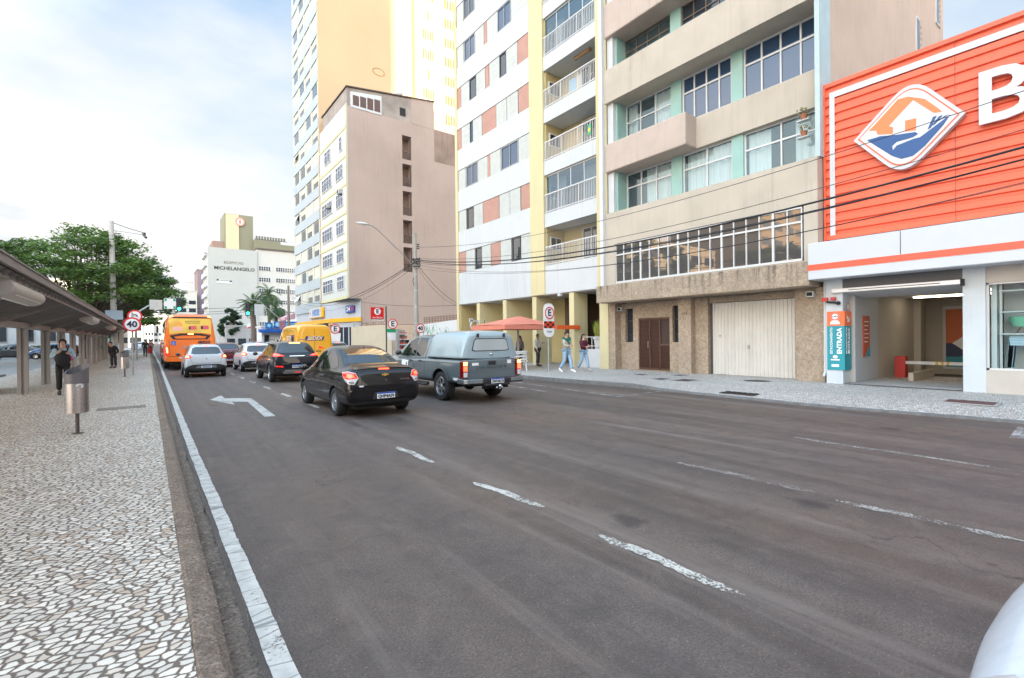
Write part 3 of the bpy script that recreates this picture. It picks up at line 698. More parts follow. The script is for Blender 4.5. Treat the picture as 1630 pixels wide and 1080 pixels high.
m = MB(); m.prism([(4.75,.3),(4.75,.7),(4.4,.7),(2.95,1.1),(2.95,.3)],'x',25.885,25.94); m.build('teal_field', M_TEAL, t)
m = MB(); m.prism([(4.55,1.25),(4.25,1.5),(3.95,1.25),(4.25,1.0)],'x',25.87,25.9); m.tube([(25.88,4.1,1.5),(25.88,4.0,1.75),(25.88,4.22,1.9),(25.88,4.18,2.1)],.03,6); m.build('white_bird', M_WP, t)
t = thing('notice_board', 'orange price notice on the pale side wall inside the car park entrance', 'notice', (18.6,5.34,1.5))
m = MB(); m.box(18.25,18.85,5.335,5.36,.95,2.25); nb = m.build('orange_board', mat('board red orange', (.45,.08,.035), .5), t)
m = MB(); m.prism([(18.85,.95),(18.4,.95),(18.85,1.3)],'y',5.325,5.336); m.build('teal_corner', M_TEAL, t)
m = MB()
for k in range(6): m.box(18.33,18.77-(k%3)*.08,5.328,5.335,2.05-k*.13,2.08-k*.13)
m.build('text_lines', M_WP, nb)
t = thing('barrier_gate', 'red barrier post with a striped white boom across the car park ramp', 'barrier', (21.0,4.9,.0))
m = MB(); m.box(20.7,21.05,4.85,5.15,-.1,.88); m.build('post', mat('red steel', (.42,.02,.015), .45), t, bevel=.02)
m = MB(); m.box(20.74,20.82,2.4,4.85,.62,.72); bo = m.build('boom', M_WHITE, t)
m = MB(); 
for k in range(3): m.box(20.73,20.83,4.0-k*.14,4.07-k*.14,.615,.725)
m.build('stripes', mat('black and yellow stripe', (.5,.3,.01), .5), bo)
# shop window with stacked furniture
f = MB(); f.box(17.1,17.2,2.3,2.35,.72,2.95); f.box(17.1,17.2,-6,2.35,.72,.77); f.box(17.1,17.2,-6,2.35,2.9,2.95); f.box(17.12,17.18,-.4,-.35,.77,2.9); fo = f.build('shop_window', M_FRAME, st)
p = MB(); p.add([(17.15,-6,.75),(17.15,2.32,.75),(17.15,2.32,2.92),(17.15,-6,2.92)], [(0,1,2,3)]); p.build('pane', glass('shop glass', (.02,.03,.04), .02, see=.88), fo)
m = MB(); m.box(18.5,18.6,-6,2.3,.3,3.3); m.box(17.4,18.5,2.2,2.3,.3,3.3); m.box(17.3,18.5,-6,2.3,.6,.7); m.box(17.3,18.5,-6,2.3,3.1,3.3); m.build('display_room', mat('display wall', (.80,.84,.86), .7), st)
t = thing('display_shelf', 'glass display shelving inside the store window right of the white pillar', 'shelf', (17.8,1.2,.7))
m = MB()
for z in (1.62,2.18,2.72): m.box(17.35,18.1,-.3,2.15,z,z+.03)
m.build('shelf_boards', mat('pale shelf', (.62,.68,.72), .3), t)
m = MB(); m.box(17.4,17.45,2.1,2.15,.7,3.0); m.box(17.4,17.45,-.2,-.15,.7,3.0); m.build('uprights', M_FRAME, t)
def chairshell(y, z, c, nm, lab):
    t = thing('shell_chair', lab, 'chair', (17.7,y,z))
    m = MB(); prof = [(.04,.16),(.17,.17),(.23,.24),(.27,.42),(.255,.42),(.21,.25),(.16,.19),(.04,.18)]
    m.lathe(prof, (17.7,y,z), 18); o = m.build('seat_shell', mat(nm, c, .35), t, smooth=True)
    for a in (.8,2.4,3.9,5.5):
        l = MB(); l.cyl((17.7+.06*math.cos(a),y+.06*math.sin(a),z+.17),(17.7+.2*math.cos(a),y+.2*math.sin(a),z),.014); l.build('leg', mat('dark wood leg', (.10,.05,.03), .5), t)
chairshell(1.75, 1.65, (.22,.62,.42), 'mint plastic', 'mint green shell chair on the middle shelf of the store window')
chairshell(1.02, 1.65, (.02,.30,.45), 'teal plastic', 'teal blue shell chair beside the mint one on the window shelf')
t = thing('blue_cabinet', 'dark blue box on the upper shelf of the store window', 'box', (17.8,1.1,2.2))
m = MB(); m.box(17.6,18.0,.7,1.3,2.21,2.68); m.build('case', mat('deep blue plastic', (.01,.05,.25), .4), t, bevel=.02)
m = MB(); m.box(17.59,17.6,.8,1.0,2.4,2.6); m.build('label', M_WP, t)
for k in range(3):
    z = .70+k*.07
    t = thing('plastic_stool', 'pale blue plastic stool, %s in the stack on the store window floor' % ('lowest','middle one','topmost')[k], 'stool', (17.7,1.5,z), group='stacked plastic stools')
    m = MB(); m.box(17.45,17.95,1.02,1.98,z+.70,z+.74); m.box(17.46,17.48,1.02,1.98,z+.64,z+.70); m.build('seat', mat('pale blue plastic', (.45,.62,.74), .4), t, bevel=.01)
    for yy_, s in ((1.06,-1),(1.94,1)):
        for xx in (17.5,17.9):
            l = MB(); l.prism([(yy_-.05,z+.70),(yy_+.05,z+.70),(yy_+.05+s*.04,z+.001),(yy_-.03+s*.04,z+.001)],'x',xx-.03,xx+.03); l.build('leg', mat('pale blue plastic', (.45,.62,.74), .4), t)
t = thing('cardboard_box', 'small white box standing under the pale blue stools', 'box', (17.7,1.45,.7))
m = MB(); m.box(17.55,17.85,1.25,1.65,.7,.86); m.build('carton', M_WHITE, t, bevel=.005); m = MB(); m.box(17.55,17.85,1.43,1.47,.86,.863); m.build('tape', mat('tape', (.4,.3,.2), .4), t)
# ================= yellow and white apartment building =================
M_YEL = mat('pale yellow render', (.62,.545,.32), .8, var=.08, vs=.7, streak=.3, bmp=.1)
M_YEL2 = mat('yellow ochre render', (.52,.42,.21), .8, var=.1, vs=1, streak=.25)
M_WB = mat('white spandrel render', (.55,.575,.585), .75, var=.06, vs=.7, streak=.5, dirt=(.30,.29,.27))
M_SHUT = mat('grey white shutter', (.50,.52,.50), .7, var=.08, vs=3, streak=.3)
M_SAL = mat('salmon panel', (.45,.25,.20), .7, var=.12, vs=1.5)
M_BRN = mat('dark brown panelling', (.085,.058,.035), .5, var=.25, vs=1.5)
M_DFR = mat('dark aluminium', (.08,.085,.09), .4, .5)
yb_ = thing('apartment_block', 'yellow and white apartment block with salmon panels, barred balconies and open pillars at street level', 'building', (20,22,0))
FXY = 17.2; YL, YR = 28.8, 15.6
m = MB(); m.box(18.6, 36, YR, YL, 4.1, 38); m.build('building_core', M_YEL, yb_)
zb0 = 6.15; PT = 2.82; NR = 11
# white spandrels: deep base band then bands between the window rows
m = MB(); m.box(FXY, 18.7, 20.66, 28.5, 3.98, zb0)
for k in range(NR): m.box(FXY, 18.7, 20.66, 28.5, zb0+1.42+PT*k, zb0+PT*(k+1))
m.build('white_bands', M_WB, yb_)
m = MB(); m.box(FXY-.04, 18.7, 28.5, 28.8, .13, 38); m.box(FXY-.06, 18.7, 19.5, 20.66, 3.98, 38); m.box(FXY-.05, 18.7, 15.0, 15.68, 3.98, 38); m.box(FXY+.05,18.25,15.12,15.66,.13,3.98)
m.build('yellow_pilasters', M_YEL, yb_)
m = MB()
for k in range(NR): m.box(FXY+.1, FXY+.16, 20.66, 28.5, zb0+PT*k, zb0+1.42+PT*k)
m.build('strip_backing', M_DFR, yb_)
def yz3(zx): return onX(700+zx/4.154, 300, FXY)[0]
rows = {
 0: (4, [(120,165,'p'),(165,225,'w'),(228,270,'g'),(270,330,'w'),(333,395,'p'),(395,465,'w'),(470,527,'g'),(530,592,'w')]),
 1: (4, [(115,170,'w'),(175,220,'g'),(220,280,'w'),(283,388,'p'),(390,460,'w'),(460,530,'w'),(535,590,'p')]),
 2: (4, [(115,170,'w'),(175,250,'G'),(250,315,'w'),(315,332,'p'),(332,402,'w'),(405,520,'G'),(520,590,'w')]),
 3: (3, [(112,145,'p'),(145,200,'w'),(200,220,'g'),(220,280,'w'),(283,375,'p'),(375,445,'w'),(447,520,'w'),(525,580,'p')]),
 4: (3, [(112,145,'p'),(145,200,'w'),(200,245,'g'),(245,305,'w'),(308,330,'p'),(332,400,'w'),(400,445,'g'),(445,520,'w'),(522,578,'p')]),
 5: (3, [(110,165,'w'),(170,240,'G'),(240,300,'w'),(302,320,'p'),(320,390,'w'),(390,480,'G'),(480,578,'w')]),
 6: (3, [(110,165,'w'),(168,240,'G'),(240,300,'w'),(302,320,'p'),(320,390,'w'),(390,505,'G'),(505,578,'w')]),
}
for k in range(NR):
    src = rows.get(k, rows[(k*3) % 7])[1]
    z0 = zb0+PT*k; z1 = z0+1.42
    for a, b, c in src:
        y1 = min(28.48, yz3(a)); y0 = max(20.68, yz3(b))
        if a < 118: y1 = 28.48
        if b > 575: y0 = 20.68
        if c == 'w':
            p = MB(); p.box(FXY+.035, FXY+.1, y0+.015, y1-.015, z0+.02, z1-.02)
            for q in range(1, 4): p.box(FXY+.030, FXY+.036, y0+.03, y1-.03, z0+q*.355, z0+q*.355+.012)
            p.build('shutter', M_SHUT, yb_)
        elif c == 'p':
            p = MB(); p.box(FXY+.03, FXY+.1, y0+.01, y1-.01, z0+.02, z1-.02); p.build('salmon_panel', M_SAL, yb_)
        else:
            window(yb_, FXY+.06, y0+.01, y1-.01, z0+.02, z1-.02, 2 if c == 'G' else 1, None, .06, G_BLUE if (k+a)%2 else G_DARK, frame=M_DFR if c == 'g' else mat('grey aluminium', (.30,.31,.32), .4, .4), name='window')
# balcony bay
for k in range(NR+1):
    zt = 5.53+PT*k; zl = 3.98 if k == 0 else zt-.75
    bw = MB(); bw.box(FXY, 18.7, 15.68, 19.5, zl, zt); bw.build('balcony_front', M_WB, yb_)
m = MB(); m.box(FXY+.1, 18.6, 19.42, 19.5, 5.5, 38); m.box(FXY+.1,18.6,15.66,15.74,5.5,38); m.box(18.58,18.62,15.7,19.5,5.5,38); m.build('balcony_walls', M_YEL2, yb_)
M_RAIL = mat('white railing', (.62,.62,.62), .45)
for k in range(NR):
    z = 5.53+PT*k; glazed = k in (1, 4, 7); net = k == 0
    m = MB(); m.box(FXY-.02, FXY+.03, 15.70, 19.48, z+.97, z+1.02); m.box(FXY-.01, FXY+.02, 15.70, 19.48, z+.05, z+.09)
    n = 34
    for i in range(n+1):
        y = 15.72+(19.46-15.72)*i/n; w = .022 if i % 11 == 0 else .0095
        m.box(FXY-.005, FXY+.018, y-w, y+w, z+.0, z+.97)
    m.build('balcony_railing', M_RAIL, yb_)
    if glazed:
        f = MB()
        for i in range(5): y = 15.7+(19.48-15.7)*i/4; f.box(FXY+.12, FXY+.15, y-.02, y+.02, z, z+2.05)
        f.box(FXY+.11, FXY+.16, 15.7, 19.48, z+2.0, z+2.07); fo = f.build('balcony_glazing', M_FRAME, yb_)
        p = MB(); p.add([(FXY+.135,15.7,z),(FXY+.135,19.48,z),(FXY+.135,19.48,z+2.03),(FXY+.135,15.7,z+2.03)], [(0,1,2,3)]); p.build('pane', glass('bluish glazing', (.03,.10,.17), .04, see=.35), fo)
        c = MB(); curtain(c, 17.9, 15.9, 17.2, z, z+2.0); curtain(c, 17.9, 18.5, 19.3, z, z+2.0); c.build('curtain', M_CURT, fo)
    window(yb_, 18.5, 16.0, 17.9, z+.1, z+1.9, 3, None, .05, G_DARK, frame=M_FRAME, name='balcony_door')
    p = MB(); p.box(17.5,18.3,19.36,19.42,z+.9,z+1.6); pf = p.build('balcony_window', M_FRAME, yb_)
    p = MB(); p.box(17.56,17.88,19.35,19.36,z+.96,z+1.54); p.box(17.93,18.25,19.35,19.36,z+.96,z+1.54); p.build('pane', G_DARK, pf)
    if net:
        p = MB()
        for i in range(-12, 30):
            y0 = 15.7+i*.15; 
            for s in (1,-1):
                pa = []
                for t_ in range(2):
                    pass
        for i in range(44):
            y = 15.7+i*.13-1.0
            a = Vector((FXY+.05, y, z+1.0)); b = Vector((FXY+.05, y+1.0, z+2.0))
            for A, B in ((a, b), (Vector((FXY+.052, y+1.0, z+1.0)), Vector((FXY+.052, y, z+2.0)))):
                lo, hi = 15.72, 19.46; d = B-A
                t0, t1 = 0, 1
                if d.y > 0: t0 = max(0, (lo-A.y)/d.y); t1 = min(1, (hi-A.y)/d.y)
                else: t0 = max(0, (hi-A.y)/d.y); t1 = min(1, (lo-A.y)/d.y)
                if t1-t0 > .02: p.cyl(A+d*t0, A+d*t1, .004, n=3, caps=False)
        p.build('safety_net', mat('net cord', (.30,.29,.26), .8), yb_)
# laundry and balcony things
zl = 5.53+PT*3
t = thing('clothes_rack', 'rack of blue and white washing drying on the balcony behind bars', 'laundry', (17.7,17.2,zl))
m = MB()
for y in (16.6,17.8): m.cyl((17.5,y,zl),(17.9,y,zl+.95),.01); m.cyl((17.9,y,zl),(17.5,y,zl+.95),.01)
for x in (17.5,17.7,17.9): m.cyl((x,16.5,zl+.93),(x,17.9,zl+.93),.006)
m.build('rack', M_FRAME, t)
for a, b, c in ((16.55,16.9,(.06,.07,.10)),(16.95,17.3,(.62,.58,.5)),(17.35,17.8,(.32,.55,.72))):
    m = MB(); curtain(m, 17.5, a, b, zl+.25, zl+.93, .015); m.build('garment', mat('cloth %.2f' % c[0], c, .9), t)
t = thing('balcony_banner', 'small green and yellow flag tied to the balcony bars below the laundry', 'flag', (17.17,16.1,5.53+PT*2))
m = MB(); zz = 5.53+PT*2
m.box(17.165,17.175,16.0,16.25,zz+.3,zz+.8); m.build('green_cloth', mat('flag green', (.10,.36,.20), .8), t)
m = MB(); m.prism([(16.125,zz+.4),(16.22,zz+.55),(16.125,zz+.7),(16.03,zz+.55)],'x',17.158,17.166); m.build('yellow_diamond', mat('flag yellow', (.6,.55,.12), .8), t)
t = thing('ceiling_light', 'long tan lamp box on the balcony ceiling above the laundry', 'lamp', (17.7,17.3,8.6+PT*2))
m = MB(); zz = 5.53+PT*4-.75; m.box(17.6,17.8,16.5,17.6,zz-.12,zz-.0); m.build('lamp_box', mat('tan lamp box', (.35,.20,.09), .6), t, bevel=.02); m = MB(); m.box(17.62,17.78,16.55,17.55,zz-.13,zz-.12); m.build('diffuser', mat('old diffuser', (.42,.33,.22), .5), t)
# open ground floor: deep fins
for y, xe in ((26.0,19.58), (23.1,19.58), (20.3,18.35), (17.35,18.2)): m = MB(); m.box(FXY+.02, xe, y, y+.35, .13, 3.92); m.build('street_pillar', M_YEL, yb_)
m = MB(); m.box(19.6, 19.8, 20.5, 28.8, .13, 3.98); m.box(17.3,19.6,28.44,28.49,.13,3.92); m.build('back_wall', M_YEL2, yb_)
m = MB(); m.box(17.3, 19.7, 15.6, 28.5, 3.93, 3.98); m.build('arcade_soffit', M_CEIL, yb_)
m = MB(); m.box(19.4, 19.6, 15.7, 20.3, .13, 3.95); m.box(18.55,19.4,17.7,17.95,.13,3.95)
for i in range(22): m.box(19.36,19.4,15.75+i*.2,15.85+i*.2,.13,3.95)
m.build('brown_entrance', M_BRN, yb_)
m = MB(); m.box(19.3,19.36,18.0,18.9,.13,2.4); m.box(19.3,19.36,15.9,17.1,1.2,3.6); m.build('entrance_glass', G_DARK, yb_)
m = MB(); m.box(17.6, 17.75, 15.62, 17.35, .13, 1.05); m.build('low_white_wall', M_WHITE, yb_)
m = MB()
for z in (1.2, 1.65): m.cyl((17.6,15.62,z),(17.6,17.35,z),.018)
for y in (15.7,16.5,17.3): m.cyl((17.6,y,1.05),(17.6,y,1.65),.018)
m.build('wall_railing', M_RAIL, yb_)
t = thing('sconce_lamp', 'small lit round wall lamp in the brown entrance', 'lamp', (19.25,18.5,2.75))
m = MB(); m.sphere((19.22,18.4,2.75),.11); m.build('globe', mat('warm globe', (1,.8,.5), .4, emit=(1,.62,.28), estr=2.2), t, smooth=True); m = MB(); m.box(19.26,19.36,18.36,18.44,2.6,2.9); m.build('bracket', mat('brass', (.5,.3,.08), .3, 1.), t)
t = thing('planter', 'square white planter with spiky yellow green plant on the low white wall', 'planter', (17.9,16.4,1.05))
m = MB(); m.lathe([(0,0),(.24,0),(.31,.5),(.38,.52),(.38,.62),(.30,.62)], (17.92,16.35,1.02), 4); m.build('pot', M_WHITE, t, bevel=.015)
m = MB()
for k in range(60):
    a = random.uniform(0,6.28); r = random.uniform(0,.2); l = random.uniform(.5,.95); tl = random.uniform(.02,.32)
    b0 = Vector((17.92+r*math.cos(a), 16.35+r*math.sin(a), 1.6)); tip = b0+Vector((tl*math.cos(a), tl*math.sin(a), l)); s = Vector((-math.sin(a), math.cos(a), 0))*.028; md = b0.lerp(tip,.5)+s*0
    m.add([b0-s*.6,b0+s*.6,md+s,tip,md-s],[(0,1,2,3,4)])
m.build('leaves', mat('yellow green leaf', (.28,.32,.06), .6, var=.5, vs=9), t)
t = thing('wall_lamp', 'small white spot lamp under the balcony front by the entrance', 'lamp', (17.25,18.4,3.85))
m = MB(); m.box(17.15,17.35,18.3,18.5,3.8,3.95); m.build('lamp_head', M_WHITE, t, bevel=.02); m = MB(); m.box(17.17,17.33,18.32,18.48,3.785,3.8); m.build('lens', G_DARK, t)
# ================= car park behind a painted wall =================
t = thing('mural_wall', 'white boundary wall painted with pale green plants beside the yellow block', 'wall', (17.3,31.5,0))
m = MB(); m.prism([(28.85,.1),(28.85,2.95),(34.6,2.72),(34.6,.1)],'x',17.2,17.38); mw = m.build('wall_face', M_WHITE, t)
m = MB(); rr = random.Random(3)
for k in range(16):
    y = rr.uniform(29.1,34.2); z = rr.uniform(1.6,2.2); h = rr.uniform(.25,.6); s = rr.uniform(-.25,.25)
    m.prism([(y,z),(y+.05,z),(y+s+.1,z+h*.6),(y+s,z+h),(y+s-.06,z+h*.5)],'x',17.19,17.2)
    if k%3 == 0: m.tube([(17.195,y+.3*math.cos(a),z+.3+.25*math.sin(a)) for a in [i*.6 for i in range(8)]],.012,4)
m.build('painted_plants', mat('mural green', (.20,.42,.30), .8, var=.5, vs=3), t)
t = thing('rusty_fence', 'rusty wire mesh fence along the top of the mural wall', 'fence', (17.5,31.5,2.9))
for i in range(13): y = 28.9+i*.45; m = MB(); m.cyl((17.45,y,2.6),(17.45,y,3.35),.02,n=5); m.build('post', mat('rust', (.16,.09,.06), .9), t)
m = MB()
for z in (3.0,3.15,3.3): m.cyl((17.45,28.9,z),(17.45,34.4,z),.012,n=4)
for i in range(60): y = 28.9+i*.09; m.cyl((17.45,y,2.9),(17.45,y+.25,3.3),.006,n=3)
m.build('wire_mesh', mat('rust', (.16,.09,.06), .9), t)
M_CREAM = mat('cream boundary wall', (.60,.50,.36), .8, var=.1, vs=.8, streak=.35)
t = thing('boundary_wall', 'cream car park wall with barbed wire coil between the chemist and the parking sign', 'wall', (18,46,0))
m = MB(); m.box(17.4,17.6,41.0,51.3,.1,2.95); m.build('wall_face', M_CREAM, t)
m = MB(); m.tube([(17.5+.16*math.cos(i*.55),41.1+i*.0415*2,3.12+.16*math.sin(i*.55)) for i in range(122)],.012,3)
for i in range(6): m.cyl((17.5,41.3+i*1.9,2.9),(17.5,41.3+i*1.9,3.35),.02,n=4)
m.build('barbed_wire', mat('rust', (.16,.09,.06), .9), t)
t = thing('rear_wall', 'peach lower wall at the back of the car park under the pink block', 'wall', (25,51,0))
m = MB(); m.box(18.7,32,51.2,51.44,.1,3.25); m.build('wall_face', mat('peach wall', (.62,.46,.35), .8, var=.1, streak=.3), t)
for (px, py, w, h, lab) in ((692,534,2.4,.9,'upper yellow notice on the back wall of the car park'),(692,547,2.4,1.0,'lower yellow notice on the back wall of the car park')):
    x, z = onY(px, py, 50.9); t = thing('notice_sign', lab, 'sign', (x,51,z))
    m = MB(); m.box(x-w/2,x+w/2,51.1,51.18,z-h/2,z+h/2); pl = m.build('plate', mat('notice yellow', (.65,.50,.02), .5), t)
    m = MB(); m.box(x-w*.42,x+w*.42,51.09,51.1,z-.2,z-.12); m.box(x-w*.35,x+w*.2,51.09,51.1,z+.1,z+.18); m.build('lines', mat('sign black', (.01,.01,.015), .5), pl)
t = thing('car_park_gate', 'peach metal swing gate at the car park entrance', 'gate', (17.5,38,0))
m = MB()
for z in (.3,.9,1.5,2.1): m.cyl((17.5,34.9,z),(17.5,40.6,z),.03,n=6)
for i in range(24): m.cyl((17.5,34.9+i*.247,.3),(17.5,34.9+i*.247,2.1),.014,n=4)
m.build('gate_bars', mat('gate paint', (.42,.30,.24), .6), t); m = MB(); m.box(17.4,17.6,34.7,34.9,.1,2.8); m.box(17.4,17.6,40.6,41.0,.1,2.8); m.build('gate_posts', M_CREAM, t)
# ================= pink party-wall building =================
M_PINK = mat('dusty pink render', (.47,.365,.32), .9, var=.16, vs=.11, streak=.45, bmp=.1, dirt=(.30,.21,.18))
M_GREYR = mat('patched grey render', (.36,.31,.28), .9, var=.35, vs=.5, streak=.4)
pk = thing('pink_building', 'tall dusty pink blank walled building with cream window front and a column of open shafts', 'building', (22,55,0))
Yp = 51.5
m = MB(); m.box(17.33,23.65,Yp,61.2,6.1,26.8); m.box(24.8,30.8,Yp,61.2,3.3,26.8); m.box(23.65,24.8,Yp+1.3,61.2,3.3,26.8); m.box(23.65,24.8,Yp,Yp+1.3,3.3,9.4)
m.box(18.65,23.65,Yp+.0,61.2,3.3,6.1)
zz = [(9.4,12.25),(12.7,15.4),(15.95,18.75),(19.3,21.9),(22.45,25.2)]
for (a, b), (c, d) in zip(zz, zz[1:]+[(26.8,27)]): m.box(23.65,24.8,Yp,Yp+1.3,b,c)
m.build('pink_wall', M_PINK, pk)
m = MB()
for a, b in zz: m.box(24.66,24.78,Yp+.1,Yp+.2,a,b); m.box(23.7,24.7,Yp+.25,Yp+.3,a+.9,a+.95); [m.box(23.75+i*.1,23.77+i*.1,Yp+.25,Yp+.28,a,a+.9) for i in range(9)]
m.build('shaft_bars', mat('dark shaft bar', (.10,.07,.06), .7), pk)
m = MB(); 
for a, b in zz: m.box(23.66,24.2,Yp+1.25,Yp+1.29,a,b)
m.build('shaft_shade_sheet', mat('brown shaft shade', (.16,.10,.07), .9), pk)  # brown sheet stands in for shade at each shaft's back
m = MB(); m.prism([(17.33,26.8),(27.8,26.8),(27.8,30.1),(17.33,28.75)],'y',Yp+.02,Yp+9)
m.build('attic_wall', M_GREYR, pk)
m = MB(); m.prism([(24.8,26.8),(27.82,26.8),(27.82,30.15),(24.8,29.8)],'y',Yp-.02,Yp+.02); m.build('pink_gable', M_PINK, pk)
m = MB(); m.prism([(17.2,28.78),(27.9,30.15),(27.9,30.27),(17.2,28.9)],'y',Yp-.12,Yp+9.2); m.box(28,31,Yp-.1,Yp+9,27.3,27.42) if False else None; m.build('roof_edge', mat('dark roof edge', (.12,.09,.08), .8), pk)
f = MB(); f.prism([(17.7,26.75),(21.2,26.75),(21.2,28.9),(17.7,28.4)],'y',Yp-.05,Yp+.02); fo = f.build('attic_window', M_WHITE, pk)
for i in range(4):
    p = MB(); x = 17.95+i*.8; p.box(x,x+.68,Yp-.06,Yp-.05,27.0,28.1+i*.08); p.build('pane', mat('dark red pane', (.10,.05,.045), .3), fo)
f = MB(); f.box(25.4-.8,25.4+.4,Yp-.03,Yp+.01,27.2,28.2) if False else f.box(23.4,24.1,Yp-.03,Yp+.03,27.4,28.3); f.build('small_opening', M_DARK, pk)
m = MB(); m.box(27.8,30.8,Yp-.02,Yp+.2,23,26.85); m.build('stained_block', mat('sooty pink render', (.34,.24,.20), .9, var=.35, vs=.4, streak=.9, dirt=(.07,.055,.05)), pk)
m = MB(); m.box(28.4,40,57,63,20,29.6); ex = m.build('rear_block', M_PINK, pk)
m = MB(); m.box(30.0,33,56.95,57,27.9,28.3)
m.build('rear_louvre', M_DARK, pk)
for i in range(7):
    z = 9.2+i*3.05; p = MB(); p.box(31.3,32.3,56.9,57,z,z+1.4); fo = p.build('rear_window', M_WHITE, pk)
m = MB(); m.box(30.8,36,56.9,57.3,3,24); m.build('rear_wall_strip', mat('salmon rear wall', (.50,.31,.23), .85, var=.1), pk)
for i in range(8):
    z = 5.2+i*2.95; p = MB(); p.box(31.0,31.9,56.84,56.9,z,z+1.5); fo = p.build('rear_window', mat('tan frame', (.42,.28,.2), .6), pk); q = MB(); q.box(31.08,31.82,56.83,56.84,z+.08,z+1.42); q.build('pane', G_DARK, fo)
# street front
M_CRW = mat('cream white render', (.56,.58,.55), .7, var=.05, vs=.7, streak=.3)
m = MB(); m.box(17.2,17.33,Yp-.02,61.3,6.1,27.0); m.build('cream_front', M_CRW, pk)
m = MB()
for k in range(7): z = 6.1+k*3.05; m.box(17.14,17.2,Yp-.02,61.3,z-.02 if k else z-.05,z+.22)
m.box(17.14,17.22,Yp-.04,Yp+.06,6.1,27.0); m.build('yellow_trim', mat('pale yellow trim', (.60,.56,.30), .7), pk)
for k in range(6):
    z = 7.15+k*3.05
    for a, b, c in ((52.6,55.0,3),(56.6,60.4,4)):
        if k == 5: a, b, c = (a+.2, a+1.1, 1) if a < 55 else (a+.3, b-1.2, 2)
        p = MB(); p.box(17.17,17.2,a-.35,b+.25,z-.1,z+1.55); p.build('window_panel', M_WHITE, pk)
        window(pk, 17.12, a, b, z, z+1.5, c, z+1.0, .07, G_BLUE, depth=.06)
m = MB(); m.box(17.5,20,52.0,61,27.0,28.8); m.build('attic_front', mat('attic pale blue', (.5,.58,.62), .6), pk)
window(pk, 17.48, 52.6, 60.5, 27.4, 28.5, 7, None, .08, G_BLUE)
m = MB(); m.box(17.3,18.6,Yp,61.2,6.0,6.1); m.build('slab_underside', mat('dark slab', (.15,.14,.14), .8), pk)
for (y, z, nm) in ((53.2,17.6,'upper'),(57.6,17.0,'lower')):
    t = thing('air_conditioner', '%s grey air conditioner box on the cream window front of the pink block' % ('right-hand' if y < 55 else 'left-hand'), 'air conditioner', (16.95,y,z))
    m = MB(); m.box(16.75,17.15,y-.4,y+.4,z,z+.5); m.build('case', mat('grey case', (.4,.4,.4), .5), t, bevel=.02); m = MB(); m.lathe([(0,0),(.2,0)],(16.74,y,z+.25),14,'x'); m.build('fan_grille', M_DARK, t)
t = thing('satellite_dish', 'small white dome on the sloping roof of the pink block', 'satellite dish', (24.5,52.5,29.7))
m = MB(); m.sphere((23.6,52.3,30.2),(.5,.5,.4)); m.build('dish', M_WHITE, t, smooth=True); m = MB(); m.cyl((23.6,52.3,29.5),(23.6,52.3,30),.06); m.build('stand', M_WHITE, t)
# chemist's shop under the pink building
sh = thing('corner_shop', 'grey chemist shop front with a yellow band and blue 24H sign under the pink block', 'shop', (18,56,0))
m = MB(); m.prism([(17.25,74),(17.25,57.2),(18.6,51.52),(18.62,61),(20,74)],'z',3.95,6.0); m.build('grey_fascia', mat('grey blue fascia', (.46,.50,.56), .6, var=.05), sh)
m = MB(); m.prism([(17.0,74),(17.0,57.15),(18.45,51.2),(18.65,51.52),(17.3,57.3),(17.3,74)],'z',3.6,4.05); m.build('yellow_band', mat('shop yellow', (.85,.42,.01), .45), sh)
m = MB(); m.prism([(17.3,74),(17.3,57.3),(18.65,51.55),(19.2,53),(18.6,74)],'z',.1,3.6); m.build('shop_glass', G_DARK, sh)
m = MB()
dv = Vector((18.6-17.25,51.52-57.2,0)).normalized(); nn = Vector((dv.y,-dv.x,0)); nn = -nn if nn.x > 0 else nn
for t_ in (0.2,2.2,3.3,4.3,5.7):
    p = Vector((17.25,57.2,0))+dv*t_+nn*.02; q = p+dv*.22
    m.add([(p.x,p.y,.1),(q.x,q.y,.1),(q.x,q.y,3.6),(p.x,p.y,3.6)],[(0,1,2,3)])
p = Vector((17.2,57.2,0))+nn*.03; q = Vector((18.6,51.45,0))+nn*.03; m.add([(p.x,p.y,3.0),(q.x,q.y,3.0),(q.x,q.y,3.6),(p.x,p.y,3.6)],[(0,1,2,3)])
m.build('door_mullions', mat('grey mullion', (.45,.47,.5), .5), sh)
ang = math.atan2(dv.y, dv.x)
c0 = Vector((17.25,57.2,0))+dv*3.9+nn*.05
t = thing('shop_sign', 'rounded blue 24H sign on the grey fascia facing the car park', 'sign', (c0.x,c0.y,5.0))
mb = MB(); pr = rnd([(-.85,-.42),(.85,-.42),(.85,.42),(-.85,.42)],(0,1,2,3),.18,4)
for s, d in ((0, 0),): 
    vs = [tuple(c0+dv*u+nn*.0+Vector((0,0,5.0+v))) for u, v in pr]+[tuple(c0+dv*u+nn*.12+Vector((0,0,5.0+v))) for u, v in pr]; n = len(pr)
    mb.add(vs, [tuple(range(n)), tuple(range(n,2*n))]+[(i,i+n,(i+1)%n+n,(i+1)%n) for i in range(n)])
mb.build('sign_face', mat('deep blue sign', (.01,.08,.32), .4), t)
pc = c0+nn*.13
text('24', .72, M_WP, t, (pc.x-dv.x*.33, pc.y-dv.y*.33, 5.0), (R(90),0,ang), bold=.02); text('H', .72, mat('sign red', (.65,.02,.03), .4), t, (pc.x+dv.x*.5, pc.y+dv.y*.5, 5.0), (R(90),0,ang), bold=.02)
t = thing('shop_sign', 'white shop sign with blue NISSEI lettering and a thick yellow side', 'sign', (16.9,63,5.0))
m = MB(); m.box(16.95,17.2,60.2,66.0,4.35,5.6); m.build('yellow_case', mat('shop yellow', (.85,.42,.01), .45), t, bevel=.05)
